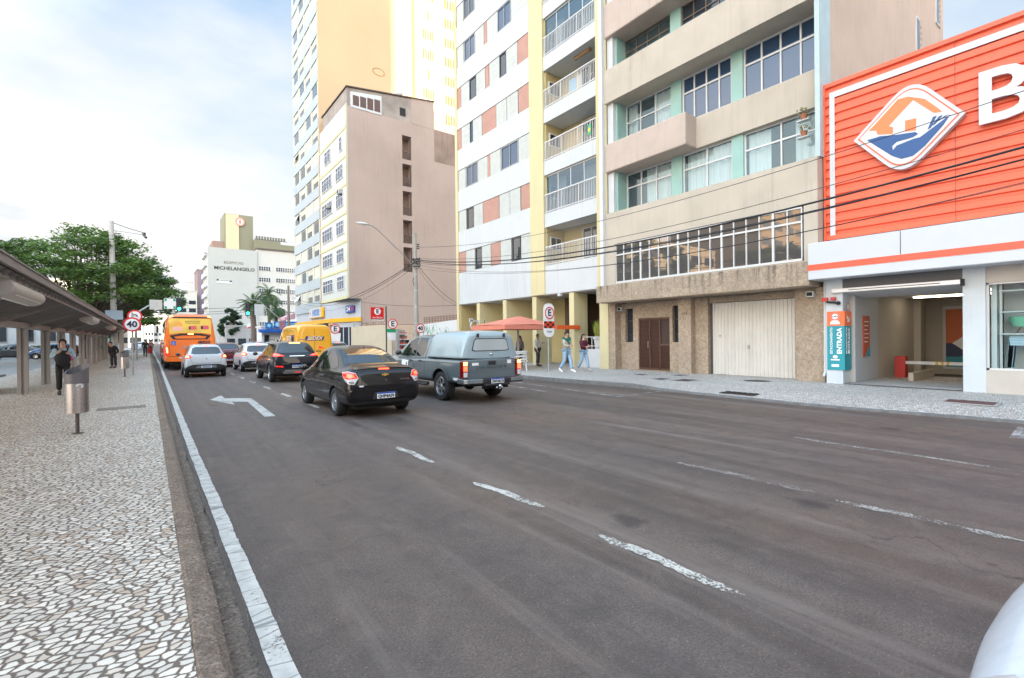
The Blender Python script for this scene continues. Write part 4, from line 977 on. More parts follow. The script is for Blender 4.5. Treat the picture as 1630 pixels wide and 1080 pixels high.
m = MB(); m.box(16.93,16.95,60.9,66.0,4.45,5.55); m.build('white_face', M_WHITE, t)
text('NISSEI', 1.1, mat('print blue', (.01,.16,.5), .4), t, (16.92,63.0,5.0), STREET, bold=.03, sx=1.05)
m = MB(); m.box(16.92,16.93,65.4,65.6,4.8,5.2); m.build('red_mark', mat('sign red', (.65,.02,.03), .4), t)
# ================= cream and blue tower =================
M_TB = mat('pale blue grey spandrel', (.40,.455,.49), .75, var=.07, vs=.5, streak=.35)
M_TC = mat('cream tower render', (.53,.53,.45), .75, var=.06, vs=.5)
M_TS = mat('ochre tower wall', (.58,.41,.25), .9, var=.10, vs=.12, streak=.3, dirt=(.5,.36,.25))
tw = thing('tower_block', 'highest tower with blue grey spandrels, cream window bays and a sunlit ochre blank wall', 'building', (22,68,0))
HT2 = 66
m = MB(); m.box(17.4,29.8,61.6,74.2,4.6,HT2); m.build('tower_core', M_TB, tw)
m = MB(); m.box(17.16,29.8,61.44,61.55,6.0,HT2); m.build('blank_side_wall', M_TS, tw)
m = MB(); m.lathe([(.55,-.02),(.62,-.06),(.7,-.02)],(0,0,0),24); o = MB(); o.add([(24.95+v[0]*1.3,61.44+v[2]*.8,37.3+v[1]*.75) for v in m.v], m.f); o.build('wall_emblem', mat('faded ochre', (.42,.27,.13), .8), tw)
m = MB()
for x0, x1, z0, z1 in ((17.6,20.0,27.2,27.35),(19.85,20.0,27.2,29.6),(17.6,17.75,27.2,29.4)): m.box(x0,x1,61.4,61.5,z0,z1)
m.build('wall_conduit', mat('faded ochre', (.42,.27,.13), .8), tw)
cols = [(62.0,64.4),(65.1,67.5),(68.2,70.6),(71.3,73.8)]
m = MB(); edges = [61.57]+[v for c in cols for v in c]+[74.3]
for i in range(0, len(edges), 2): m.box(17.15,17.5,edges[i],edges[i+1],5.2,HT2)
m.build('cream_piers', M_TC, tw)
m = MB(); PTT = 2.86; NT = 20
for k in range(NT+1): z = 5.2+k*PTT; m.box(17.1,17.5,61.56,74.3,z,z+1.25)
m.build('blue_spandrels', M_TB, tw)
rr = random.Random(9)
for k in range(17):
    for j, (a, b) in enumerate(cols):
        z = 6.45+k*PTT; s = rr.random()
        f = MB(); f.box(17.22,17.3,a,b,z,z+1.6)
        if s < .4: f.box(17.19,17.24,a+.1,b-.1,z+.1,z+1.5)
        fo = f.build('tower_window', M_TC if s > .4 else mat('closed cream shutter', (.56,.55,.48), .7), tw)
        if s >= .25:
            h = 1.45 if s > .6 else .75
            p = MB(); p.box(17.17,17.215,a+.25,b-.35,z+.08,z+h); p.build('pane', G_DARK if s < .8 else G_BLUE, fo)
        if k*7+j in (3, 31, 52): 
            q = MB(); q.add([(17.2,a+.2,z+1.4),(17.2,b-.3,z+1.4),(16.75,b-.3,z+.6),(16.75,a+.2,z+.6)],[(0,1,2,3)]); q.build('awning_shutter', M_WHITE, fo)
# sunlit wing
m = MB(); m.box(29.8,48,62.6,74,5,HT2); m.build('wing_wall', mat('pale yellow wing wall', (.84,.76,.58), .8, var=.05, vs=.3), tw)
m = MB(); m.box(29.8,30.7,62.1,62.6,5,HT2); m.build('yellow_recess', mat('deep yellow recess', (.66,.43,.12), .8, var=.1), tw)
m = MB(); m.box(34.0,34.5,62.3,62.6,5,HT2); m.build('wing_pilaster', mat('wing pilaster', (.84,.78,.62), .8), tw)
for k in range(15):
    z = 19.2+k*PTT
    for x0, x1, n in ((32.0,33.9,5),(35.6,37.4,4)):
        if k % 3 == 1 and x0 < 33: x0, x1, n = 32.8, 33.2, 1
        f = MB(); f.box(x0,x1,62.52,62.6,z,z+1.6); fo = f.build('wing_window', mat('cream louvre frame', (.72,.60,.42), .7), tw)
        p = MB()
        for i in range(n): w = (x1-x0)/n; p.box(x0+i*w+.06,x0+(i+1)*w-.06,62.50,62.52,z+.1,z+1.5)
        p.build('pane', mat('ochre pane', (.22,.12,.03), .4), fo)
# corner shops beyond the tower, across the cross street
def block(name, label, x0, x1, y0, y1, h, mt, rows=0, cols=0, cat='building', face='y', z0=3.2, pitch=3.0, wm=None, base=.1):
    t = thing(name, label, cat, ((x0+x1)/2,(y0+y1)/2,0))
    m = MB(); m.box(x0,x1,y0,y1,base,h); m.build('wall', mt, t)
    m = MB(); m.box(x0-.15,x1+.15,y0-.15,y1+.15,h,h+.3); m.build('parapet', mt, t)
    for r in range(rows):
        for c in range(cols):
            if face == 'y': w = (x1-x0)/cols; p = MB(); a = x0+c*w+w*.14; p.box(a,a+w*.72,y0-.04,y0+.02,z0+r*pitch,z0+r*pitch+1.4)
            else:
                w = (y1-y0)/cols; p = MB(); a = y0+c*w+w*.14
                xx = x0 if face == 'x' else x1; p.box(xx-.04,xx+.04,a,a+w*.72,z0+r*pitch,z0+r*pitch+1.4)
            p.build('window', wm or G_DARK, t)
    return t
M_GRY = mat('mid grey render', (.40,.40,.40), .8, var=.1, streak=.2)
M_PGR = mat('pale grey green render', (.46,.47,.445), .8, var=.04, vs=.2, streak=.25)
M_CRM = mat('pale cream render', (.56,.55,.51), .8, var=.05, streak=.2)
bl = block('blue_shop', 'low white shop with bright blue sign boards and blue awning before the palms', 16.4, 26, 96, 101, 3.9, M_WHITE)
m = MB(); m.box(18.3,27,95.3,95.5,3.85,5.0); m.box(16.9,18.1,95.3,95.5,3.7,4.75); m.build('blue_sign_board', mat('bright blue board', (.01,.16,.46), .4), bl)
m = MB(); m.sphere((18.95,95.28,4.42),(.42,.05,.42)); m.box(19.7,23,95.26,95.3,4.45,4.65); m.box(19.7,22,95.26,95.3,4.15,4.3); m.sphere((17.5,95.28,4.2),(.32,.05,.32)); m.build('pale_logo', mat('pale blue print', (.3,.6,.75), .5), bl)
m = MB(); m.prism([(95.9,3.6),(94.6,3.35),(94.6,2.95),(95.9,3.1)],'x',15.8,26); m.build('blue_awning', mat('awning blue', (.01,.09,.36), .5), bl)
m = MB(); m.box(16.8,17.6,95.9,96.0,.1,2.5); m.box(19.4,20.0,95.9,96.0,.1,2.4); m.box(21.4,24.4,95.9,96.0,.1,2.6); m.build('shop_opening', G_DARK, bl)
pkc = block('pink_kiosk', 'small pink fronted shop with a tiled awning left of the chemist', 14.6, 18.5, 80, 84, 4.6, mat('magenta pink board', (.62,.22,.36), .6, var=.2)) if False else None
t = thing('shop_awning', 'faded pink awning hanging beyond the chemist fascia', 'awning', (16.4,76,5))
m = MB(); m.prism([(17.3,5.6),(15.9,4.9),(15.9,4.5),(17.3,4.7)],'y',75.2,79); m.build('awning_cloth', mat('faded pink cloth', (.62,.35,.42), .7, var=.15), t)
m = MB(); m.box(15.9,15.98,75.2,79,3.2,4.5); m.build('hanging_panels', mat('dark magenta panels', (.20,.05,.12), .6, var=.4, vs=3), t)
# ================= Michelangelo building and neighbours =================
mi = thing('office_building', 'pale grey green blank wall building lettered EDIFICIO MICHELANGELO', 'building', (19,155,0))
m = MB(); m.box(13.0,24.7,150,163,.1,26.6); m.build('blank_wall', M_PGR, mi)
m = MB()
for k in range(9): m.box(12.4,13.0,152,162,2.2+k*2.8,3.4+k*2.8)
m.box(12.3,13.0,151.5,162.5,25.2,26.4); m.build('side_balconies', M_WHITE, mi)
text('EDIFICIO', .95, mat('bronze letters', (.16,.12,.09), .6), mi, (19.0,149.93,22.75), BACK, sx=1.25)
text('MICHELANGELO', 1.28, mat('dark letters', (.03,.03,.035), .5), mi, (19.2,149.93,21.15), BACK, bold=.02, sx=1.02)
text('WALL', .5, M_WHITE, mi, (16,149.9,-3), BACK) if False else None
m = MB(); m.box(14.9,18.6,149.9,150,17.0,18.0); m.build('white_banner', M_WHITE, mi); m = MB(); m.box(14.9,15.4,149.88,149.9,17.7,18.1); m.box(17.9,18.5,149.88,149.9,17.5,17.9); m.box(15.6,17.7,149.88,149.9,17.75,17.85); m.build('banner_marks', mat('dark letters', (.03,.03,.035), .5), mi)
wb = thing('window_block', 'white office block with rows of small dark windows behind the palms', 'building', (32,160,0))
m = MB(); m.box(24.7,48,150.6,185,.1,27.2); m.build('white_wall', M_CRM, wb)
m = MB(); m.box(24.5,48.3,150.2,186,27.2,27.6); m.build('roof_slab', mat('dark roof edge', (.12,.09,.08), .8), wb)
for r in range(6):
    z = 5.5+r*3.15
    for (a, b) in ((25.2,28.6),(29.6,36.0)):
        p = MB(); p.box(a,b,150.5,150.6,z,z+1.25); fo = p.build('window_band', M_WHITE, wb)
        q = MB(); n = int((b-a)/.6)
        for i in range(n): q.box(a+.08+i*.6,a+.5+i*.6,150.46,150.5,z+.08,z+.55); q.box(a+.08+i*.6,a+.5+i*.6,150.46,150.5,z+.65,z+1.15)
        q.build('pane', G_DARK, fo)
ot = thing('olive_tower', 'olive green rooftop tower with a round red logo rising behind the lettered wall', 'building', (22,168,0))
M_OL = mat('olive grey render', (.24,.235,.16), .8, var=.12, vs=.1, streak=.3)
m = MB(); m.box(18.6,26.2,165,176,.1,39.6); m.build('tower_wall', M_OL, ot)
m = MB(); m.box(26.2,33.5,163,176,24,32.3); m.box(33.5,48,163,176,24,31.4); m.build('olive_wing', M_OL, ot)
m = MB(); m.box(18.9,22.3,164.6,165,.1,39.4); m.build('sunlit_front', mat('sunlit cream front', (.62,.50,.32), .7, var=.06), ot)  # sunlight on the left strip is put into its cream colour
m = MB(); m.box(15.6,18.6,166,176,20,31.2); m.build('brown_annex', mat('brown annex', (.30,.20,.16), .8, var=.1), ot)
lg = MB(); ringmb(lg, lambda u,v: (22.6+u,164.4,37.4+v), .95, 1.25); lg.sphere((22.6,164.45,37.4),(.35,.08,.6)); lg.build('round_logo', mat('logo red', (.75,.22,.14), .4), ot)
lg = MB(); lg.lathe([(0,0),(1.3,0),(1.3,.3)],(0,0,0),26); q = MB(); q.add([(22.6+v[0],164.5+v[2],37.4+v[1]) for v in lg.v], lg.f); q.build('logo_disc', M_WHITE, ot)
m = MB()
for i in range(11): m.box(26.6+i*.78,27.15+i*.78,163.4,163.6,32.6,33.5)
m.build('roof_letters', mat('dark olive letter', (.14,.14,.10), .6), ot)
m = MB(); m.box(26.3,35.5,163.45,163.5,32.4,32.6); m.build('letter_rail', M_DFR, ot)
for x in (34.9,41.3,42.4):
    p = MB(); p.box(x,x+.7,162.95,163,28.8 if x > 40 else 29.0,29.6); p.build('window', M_WHITE, ot)
st2 = block('striped_tower', 'slim brown and purple striped tower far down the street', 15.9, 18.8, 225, 240, 29.5, mat('brown mauve stripe', (.26,.19,.17), .8, var=.05))
m = MB(); m.box(16.5,17.3,224.8,225,.1,29.5); m.build('purple_stripe', mat('mauve stripe', (.22,.18,.26), .8), st2)
m = MB(); m.box(18.0,18.8,224.8,225,.1,29.5); m.build('tan_stripe', mat('tan stripe', (.60,.42,.26), .8), st2)
block('grey_office', 'pale office block far down the street left of the striped tower', 9.0, 15.0, 215, 235, 20, M_CRM, 5, 2, wm=G_DARK)
block('far_tower', 'pale tower partly hidden beside the striped tower', 12.6, 15.3, 240, 255, 26, M_WHITE, 6, 1)
block('far_shop_row', 'row of low grey shops beneath the lettered building', 13.4, 24, 120, 132, 4.6, M_GRY, 1, 5, z0=.6)
block('small_house', 'small white house with a dark opening beside the far palms', 27.5, 36, 110, 125, 7, M_WHITE, 2, 4, z0=1.4)
for i, (x0, x1, y, h, mt, lb) in enumerate(((-5,-1,150,9,M_CRM,'cream building at the end of the left footpath'),(-12,-5,135,11,mat('sunlit tan wall', (.65,.42,.25), .8),'tan building beyond the tree'),(-1,2.2,270,12,M_WHITE,'white building closing the far end of the street'),(2.4,8,300,15,M_GRY,'grey building closing the street behind the bus'),(-26,-12,130,14,M_CRM,'long cream building behind the big tree'))):
    block('distant_building', lb, x0, x1, y, y+14, h, mt, 2, 3, z0=1.2)
# ================= left side: bus shelter =================
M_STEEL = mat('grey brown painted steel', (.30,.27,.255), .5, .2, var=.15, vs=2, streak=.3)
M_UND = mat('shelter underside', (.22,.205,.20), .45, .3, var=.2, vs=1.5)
sh = thing('bus_shelter', 'long grey steel bus shelter with broad posts and a ribbed canopy along the footpath', 'bus shelter', (-3,30,.13))
# canopy: outer edge high over the footpath, sloping down to the posts
YS0, YS1 = 3.0, 58.0
def zc(x): # underside height across the canopy
    return 2.30+.42*max(0, (x+3.0)/1.5)**1.25 if x > -3.0 else 2.30+.25*((-3.0-x)/1.6)**1.3
xs = [-4.6,-4.0,-3.5,-3.0,-2.6,-2.2,-1.85,-1.52]
m = MB(); 
sl = [YS0+i*.5 for i in range(int((YS1-YS0)/.5)+1)]
vs = [(x,y,zc(x)) for y in sl for x in xs]; nx = len(xs)
m.add(vs, [(j*nx+i,j*nx+i+1,(j+1)*nx+i+1,(j+1)*nx+i) for j in range(len(sl)-1) for i in range(nx-1)])
vs = [(x,y,zc(x)+.12) for y in sl for x in xs]
m.add(vs, [(j*nx+i,(j+1)*nx+i,(j+1)*nx+i+1,j*nx+i+1) for j in range(len(sl)-1) for i in range(nx-1)])
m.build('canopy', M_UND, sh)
y = YS0
while y < YS1:
    m = MB()
    for a, b in zip(xs, xs[1:]):
        m.add([(a,y,zc(a)-.075),(b,y,zc(b)-.075),(b,y,zc(b)),(a,y,zc(a)),(a,y+.03,zc(a)-.075),(b,y+.03,zc(b)-.075),(b,y+.03,zc(b)),(a,y+.03,zc(a))],[(0,1,2,3),(7,6,5,4),(0,4,5,1)])
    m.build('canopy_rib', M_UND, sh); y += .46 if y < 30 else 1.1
m = MB(); m.box(-1.52,-1.46,YS0,YS1,zc(-1.52)+.02,zc(-1.52)+.13); m.box(-1.66,-1.44,YS0,YS1,zc(-1.52)+.13,zc(-1.52)+.155); y = YS0
m.build('edge_beam', mat('brown grey fascia', (.19,.155,.15), .5, .1, var=.2, vs=1), sh)
m = MB(); m.tube([(-1.60,YS0,zc(-1.6)-.05),(-1.60,YS1,zc(-1.6)-.05)],.03,6); m.build('cable_conduit', M_STEEL, sh)
m = MB(); m.box(-3.16,-2.84,YS0,YS1,2.12,2.32); m.build('post_beam', M_STEEL, sh)
y = 16.3-4.05*3
while y < YS1-1:
    if y > 3.2:
        p = MB(); p.box(-3.12,-3.03,y,y+.12,.13,2.13); p.box(-2.97,-2.88,y,y+.12,.13,2.13); p.box(-3.03,-2.97,y+.04,y+.08,.13,2.13); p.build('post', M_STEEL, sh)
        p = MB(); p.add([(-2.9,y+.03,2.12),(-1.6,y+.03,zc(-1.6)-.03),(-1.6,y+.03,zc(-1.6)),(-2.9,y+.03,2.32),(-2.9,y+.12,2.12),(-1.6,y+.12,zc(-1.6)-.03),(-1.6,y+.12,zc(-1.6)),(-2.9,y+.12,2.32)],[(0,1,2,3),(7,6,5,4),(0,4,5,1),(1,5,6,2)]); p.build('bracket', M_STEEL, sh)
    y += 4.05
# glazed screens behind the posts
for y in (20.6,):
    f = MB(); f.box(-4.4,-4.34,y,y+3.2,.3,.38); f.box(-4.4,-4.34,y,y+.06,.3,2.2); f.box(-4.4,-4.34,y+3.14,y+3.2,.3,2.2); f.box(-4.4,-4.34,y,y+3.2,2.12,2.2); f.box(-4.3,-3.7,y-.02,y+.04,.13,2.3)
    fo = f.build('screen_frame', M_STEEL, sh)
    p = MB(); p.add([(-4.37,y,.38),(-4.37,y+3.2,.38),(-4.37,y+3.2,2.12),(-4.37,y,2.12)],[(0,1,2,3)]); p.build('pane', glass('green tint screen', (.10,.16,.15), .05, see=.7), fo)
t = thing('shelter_notice', 'white paper notice fixed to the glass screen of the shelter', 'notice', (-4.2,21.0,1.2))
m = MB(); m.box(-4.2,-3.9,20.54,20.57,1.0,1.5); b = m.build('paper', M_WHITE, t); m = MB(); m.box(-4.12,-3.98,20.53,20.54,1.1,1.16); m.box(-4.15,-3.95,20.53,20.54,1.3,1.33); m.build('print', mat('blue print', (.05,.08,.3), .6), b)
t = thing('shelter_bench', 'plain metal bench between the shelter posts', 'bench', (-4.0,22.2,.13))
m = MB(); m.box(-4.25,-3.85,21.0,23.4,.55,.62); m.build('seat', M_STEEL, t, bevel=.01)
for y in (21.2,23.1): l = MB(); l.box(-4.12,-3.98,y,y+.12,.13,.55); l.build('leg', M_STEEL, t)
# canopy lamps
lamps = [(11.2,'nearest'),(24.0,'second'),(36.8,'third'),(49.6,'fourth')]
for y, w in lamps:
    x = -1.72; z = zc(x)-.13
    t = thing('canopy_lamp', '%s cream tube lamp along the shelter canopy edge counted from the camera' % w, 'lamp', (x,y,z), group='lamps under the shelter canopy')
    m = MB(); n = 14; prof = []
    pr = [(.20*math.cos(a), .15*math.sin(a)) for a in [2*math.pi*i/n for i in range(n)]]
    vs = []
    for yy_, s in ((y-1.32,.9),(y-1.30,1),(y+1.30,1),(y+1.32,.9)):
        vs += [(x+u*s, yy_, z+v*s) for u, v in pr]
    fs = [(k*n+i,(k+1)*n+i,(k+1)*n+(i+1)%n,k*n+(i+1)%n) for k in range(3) for i in range(n)]+[tuple(range(n)),tuple(range(4*n-1,3*n-1,-1))]
    m.add(vs, fs); m.build('lamp_body', mat('cream lamp plastic', (.46,.42,.38), .5), t, smooth=True)
    m = MB(); m.add([(x-.02,y-.95,z-.156),(x+.165,y-.95,z-.095),(x+.165,y+1.1,z-.095),(x-.02,y+1.1,z-.156)],[(0,1,2,3)]); m.build('diffuser', mat('lamp diffuser', (.80,.76,.74), .35), t)
    m = MB(); m.box(x-.03,x+.03,y-.8,y-.74,z+.13,z+.2); m.box(x-.03,x+.03,y+.74,y+.8,z+.13,z+.2); m.build('hanger', M_STEEL, t)
# litter bins
def litter_bin(x, y, lab, sticker=False, s=1.0):
    t = thing('litter_bin', lab, 'litter bin', (x,y,.13), group='steel litter bins on the footpath')
    M_BIN = mat('brushed bin steel', (.52,.47,.44), .3, .9, var=.1, vs=3, world=False)
    zb, zt = .13+.36, .13+1.0; r = .155*s
    m = MB(); m.lathe([(0,zb),(r,zb),(r,zt),(r-.006,zt),(r-.006,zb+.02)],(x,y,0),32); bd = m.build('steel_drum', M_BIN, t, smooth=True)
    m = MB(); n = 32; vs = []
    for i in range(n):
        a = 2*math.pi*i/n; q = Vector((math.cos(a), math.sin(a))); h = .10+.055*q.x+.055*q.y
        for rr_, z in ((r+.004,zt-.14),(r+.004,zt+h),(r-.018,zt+h),(r-.022,zt-.1)): vs.append((x+rr_*q.x,y+rr_*q.y,z))
    m.add(vs,[(4*i+k,4*((i+1)%n)+k,4*((i+1)%n)+k+1,4*i+k+1) for i in range(n) for k in range(3)]); m.build('slanted_rim', mat('grey bin rim', (.16,.15,.155), .5, .3), t, smooth=True)
    m = MB(); m.lathe([(0,zt-.06),(r-.02,zt-.06)],(x,y,0),24); m.build('bag', M_DARK, t)
    m = MB(); m.cyl((x,y,.13),(x,y,zb),.028,n=14); m.cyl((x,y,.13),(x,y,.14),.08,n=14); m.build('post', mat('dark bin post', (.10,.085,.08), .6, .3), t)
    m = MB()
    for rr_ in range(3):
        for c in range(10): a = 2*math.pi*c/10+.1; p = Vector((x+(r+.001)*math.cos(a), y+(r+.001)*math.sin(a), zb+.07+rr_*.085)); m.sphere(p,.006,6,4)
    m.build('drain_holes', M_DARK, bd)
    if sticker:
        m = MB(); 
        def P(u, v): a = R(-98)+u/r; return (x+(r+.003)*math.cos(a), y+(r+.003)*math.sin(a), v)
        n = 20; vs = []
        for i in range(n): a = R(-60)+R(250)*i/(n-1); vs += [P(.07+.022*math.cos(a), .95+.022*math.sin(a)), P(.07+.05*math.cos(a), .95+.042*math.sin(a))]
        m.add(vs,[(2*i,2*i+1,2*i+3,2*i+2) for i in range(n-1)])
        m.add([P(-.06,.93),P(.05,.885),P(.06,.90),P(-.055,.945)],[(0,1,2,3)]); m.build('torn_sticker', M_WP, bd)
    return t
litter_bin(-.97, 11.0, 'large steel litter bin with torn white sticker nearest the camera', True)
litter_bin(-.82, 27.2, 'steel litter bin on a post beside the 40 sign')
# road signs
def disc_sign(kind, x, y, z, r, parent, txt='40', back=.0):
    m = MB(); m.lathe([(0,0),(r,0),(r,.02),(0,.02)],(0,0,0),32); q = MB(); q.add([(x+v[0], y+v[2], z+v[1]) for v in m.v], m.f); q.build('white_disc', M_WP, parent)
    q = MB(); ringmb(q, lambda u,v: (x+u, y-.006, z+v), r*.80, r*1.0); q.build('red_ring', mat('sign red', (.65,.02,.03), .4), parent)
    if txt: text(txt, r*1.15 if len(txt) > 1 else r*1.5, mat('sign navy', (.01,.012,.04), .5), parent, (x, y-.012, z+.0), BACK, bold=r*.035)
M_POLE = mat('galvanised pole', (.36,.38,.38), .45, .5, var=.1)
t = thing('speed_sign', '40 speed limit sign below a turning arrow sign by the far litter bin', 'road sign', (-.66,28.0,.13))
m = MB(); m.cyl((-.55,28,.13),(-.55,28,3.0),.04,n=10); m.build('pole', M_POLE, t)
disc_sign('40', -.56, 27.9, 2.46, .33, t, '40')
m = MB(); m.lathe([(0,0),(.28,0),(.28,.02)],(0,0,0),28); q = MB(); q.add([(-.46+v[0],28.2+v[2],2.86+v[1]) for v in m.v], m.f); q.build('upper_disc', M_WP, t)
q = MB(); ringmb(q, lambda u,v: (-.46+u,28.19,2.86+v), .22, .28); q.build('upper_ring', mat('sign red', (.65,.02,.03), .4), t)
q = MB(); q.tube([(-.37,28.18,2.82),(-.39,28.18,2.90),(-.46,28.18,2.93),(-.56,28.18,2.92)],.022,6); q.build('arrow_mark', mat('sign navy', (.01,.012,.04), .5), t)
# mast pole with cctv arm, lamp pole, signal pole
t = thing('camera_mast', 'tall concrete mast with a short camera arm rising behind the shelter', 'mast', (-2.35,54.6,.13))
_, zt = onY(177, 352, 54.6)
m = MB(); m.cyl((-2.3,54.6,.13),(-2.42,54.6,zt),.26,.17,n=14); m.build('mast', mat('pale mast concrete', (.52,.50,.48), .7, var=.1), t)
m = MB(); m.tube([(-2.4,54.6,zt-.1),(-1.2,54.6,zt-.5),(-.2,54.6,zt-.75)],.045,6); m.tube([(-2.4,54.6,zt-.8),(-.2,54.6,zt-.95)],.03,6); m.build('arm', M_POLE, t)
m = MB(); m.cyl((-.15,54.6,zt-.75),(-.15,54.6,zt-1.0),.14,n=10); m.cyl((-.15,54.6,zt-1.0),(0,54.3,zt-1.25),.10,n=8); m.build('camera', M_DFR, t)
m = MB(); m.box(-2.9,-1.7,54.3,54.5,3.6,4.4); m.build('blue_plate', mat('pale blue plate', (.40,.50,.62), .5), t)
t = thing('lamp_pole', 'shorter pale pole with a white box beside the tall mast', 'lamp post', (-2.34,68,.13))
_, zt = onY(193, 380, 68)
m = MB(); m.cyl((-2.3,68,.13),(-2.3,68,zt),.22,.15,n=12); m.build('pole', mat('peach grey pole', (.50,.42,.38), .7), t)
m = MB(); m.box(-2.7,-1.9,67.8,68.2,zt,zt+.5); m.build('lamp_head', M_WHITE, t)
t = thing('traffic_signal', 'signal arm over the bus with a blank sign, green panelled sign and green light', 'traffic light', (-.1,50,.13))
yy_ = 50
xa, za = onY(222, 496, yy_); xb, zb_ = onY(240, 486, yy_); xc, zc_ = onY(288, 484, yy_)
m = MB(); m.tube([(xa-.25,yy_,.13),(xa-.25,yy_,za-.5),(xa,yy_,za),(xb,yy_,zb_+.05),(xc,yy_,zc_+.02)],[.1,.09,.08,.06,.05],8); m.build('arm', M_POLE, t)
x1, z1 = onY(238, 493, yy_); x2, z2 = onY(258, 478, yy_); m = MB(); m.box(x1,x2,yy_-.12,yy_-.08,z1,z2); m.build('blank_sign', mat('sign back', (.55,.54,.50), .6, var=.1, vs=5), t)
x1, z1 = onY(261, 492, yy_); x2, z2 = onY(280, 476, yy_); m = MB(); m.box(x1,x2,yy_-.12,yy_-.08,z1,z2); rs = m.build('route_sign', M_WP, t)
m = MB(); w = x2-x1; h = z2-z1
for u, v in ((0,0),(.72,0),(0,.72),(.72,.72)): m.box(x1+u*w+.04,x1+(u+.28)*w-.04,yy_-.14,yy_-.12,z1+v*h+.03,z1+(v+.28)*h-.03)
m.build('green_panels', mat('sign green', (.01,.30,.14), .5), rs)
def sigbox(t, x, y, z, s=1.0):
    m = MB(); m.box(x-.17*s,x+.17*s,y-.1,y+.1,z-.52*s,z+.52*s); hb = m.build('signal_head', mat('signal black', (.015,.02,.02), .5), t, bevel=.03)
    m = MB(); m.lathe([(0,0),(.11*s,0),(.11*s,.02)],(0,0,0),18); q = MB(); q.add([(x+v[0],y-.13+v[2],z-.33*s+v[1]) for v in m.v], m.f); q.build('green_lens', mat('lit green', (.05,.9,.6), .4, emit=(.02,1,.62), estr=5), hb)
    q = MB(); q.add([(x+v[0],y-.11+v[2],z+v[1]) for v in m.v], m.f); q.add([(x+v[0],y-.11+v[2],z+.33*s+v[1]) for v in m.v], m.f); q.build('dark_lens', G_DARK, hb)
x3, z3 = onY(285, 486, yy_); sigbox(t, x3, yy_-.1, z3)
xm, zm = onY(212, 545, 50)
# right-hand signal
t = thing('traffic_signal', 'signal pole on the right with long slanting arm, green light and a blank white sign', 'traffic light', (15.2,64,.13))
yr = 68; xa, za = onY(459, 455, yr); xb, zb_ = onY(395, 476, yr); x5, z5 = onY(450, 512, yr)
m = MB(); m.cyl((xa,yr,.13),(xa,yr,za),.2,.13,n=10); m.build('pole', mat('brown grey pole', (.20,.17,.16), .7), t)
m = MB(); m.tube([(x5,yr,z5),(xb+1.2,yr,zb_-.2),(xb-.3,yr,zb_)],.06,7); m.build('arm', M_POLE, t)
x3, z3 = onY(394, 493, yr); sigbox(t, x3, yr-.1, z3, 1.5)
x1, z1 = onY(405, 502, yr); x2, z2 = onY(419, 485, yr); m = MB(); m.box(x1,x2,yr-.2,yr-.12,z1,z2); m.build('blank_sign', M_WHITE, t)
# background across the side street
wh = thing('white_house', 'low white building with dark framed windows behind the hedge, seen through the shelter posts', 'building', (-15,78,0))
m = MB(); m.box(-30,-5.8,78,90,.1,8); m.build('white_wall', M_WHITE, wh)
for x in (-13.4,-11.2,-8.6,-17,-20.5): 
    f = MB(); f.box(x-.75,x+.75,77.9,78,1.7,3.7); fo = f.build('window', mat('pale frame', (.55,.55,.55), .5), wh)
    for a in (-.68,.04): q = MB(); q.box(x+a,x+a+.64,77.86,77.9,1.8,3.6); q.build('pane', G_DARK, fo)
m = MB(); m.box(-30,-5.8,77.8,78,.13,1.3); m.build('grey_plinth', M_GRY, wh)
t = thing('hoarding', 'green and white painted hoarding beyond the shelter', 'hoarding', (-5.5,100,0))
m = MB(); m.box(-12,-3.4,99.9,100.2,.1,4.5); m.build('white_board', M_WHITE, t); m = MB(); m.prism([(-12,1.5),(-3.4,2.2),(-3.4,3.6),(-8,3.2),(-12,3.9)],'y',99.8,99.9); m.build('green_print', mat('hoarding green', (.03,.38,.20), .6), t)
# utility pole with street lamp
ux, uy = 13.2, 27.0
up_ = thing('utility_pole', 'tapering concrete utility pole with cable clamps and a long street lamp arm', 'utility pole', (ux,uy,RZ))
m = MB(); m.cyl((ux,uy,RZ),(ux-.02,uy,8.15),.17,.09,n=14); m.build('pole', mat('concrete pole', (.33,.32,.30), .85, var=.15, vs=3, bmp=.2), up_)
a0 = onY(655, 420, uy); a1 = onY(640, 404, uy); a2 = onY(600, 365, uy); a3 = onY(590, 358.5, uy); a4 = onY(584, 358, uy)
m = MB(); m.tube([(a0[0]+.05,uy,a0[1]-.05),(a1[0],uy,a1[1]),(a2[0],uy,a2[1]),(a3[0],uy,a3[1]),(a4[0],uy,a4[1])],.028,8); ar_ = m.build('lamp_arm', M_POLE, up_)
m = MB(); c = ((a4[0]-.28),uy,a4[1]+.03); m.sphere(c,(.36,.13,.085),18,10); m.build('lamp_head', mat('pale lamp casing', (.62,.64,.64), .4), up_, smooth=True)
m = MB(); m.sphere((c[0]-.03,uy,c[2]-.03),(.26,.10,.08),16,8); m.build('lamp_lens', mat('lamp glass', (.7,.72,.72), .2), up_, smooth=True)
m = MB()
for z in (6.3,6.42,6.55,6.1): m.cyl((ux-.25,uy-.1,z),(ux+.25,uy-.1,z),.03,n=6)
for i in range(14): a = i*.9; m.sphere((ux+.22*math.cos(a),uy-.12+.15*math.sin(a),6.2+.03*i),.05,8,5)
m.tube([(ux+.1,uy-.2,6.4),(ux-.3,uy-.2,6.2),(ux-.1,uy-.2,5.9),(ux+.2,uy-.2,6.1),(ux+.1,uy-.2,6.4)],.02,5)
for z in (7.2,7.32,7.45): m.box(ux+.1,ux+.24,uy-.05,uy+.05,z,z+.06)
m.tube([(ux-.19,uy-.1,5.4),(ux-.28,uy-.15,5.2),(ux-.2,uy-.15,4.9)],.018,5); m.build('cable_clamps', mat('black clamp', (.03,.03,.03), .6), up_)
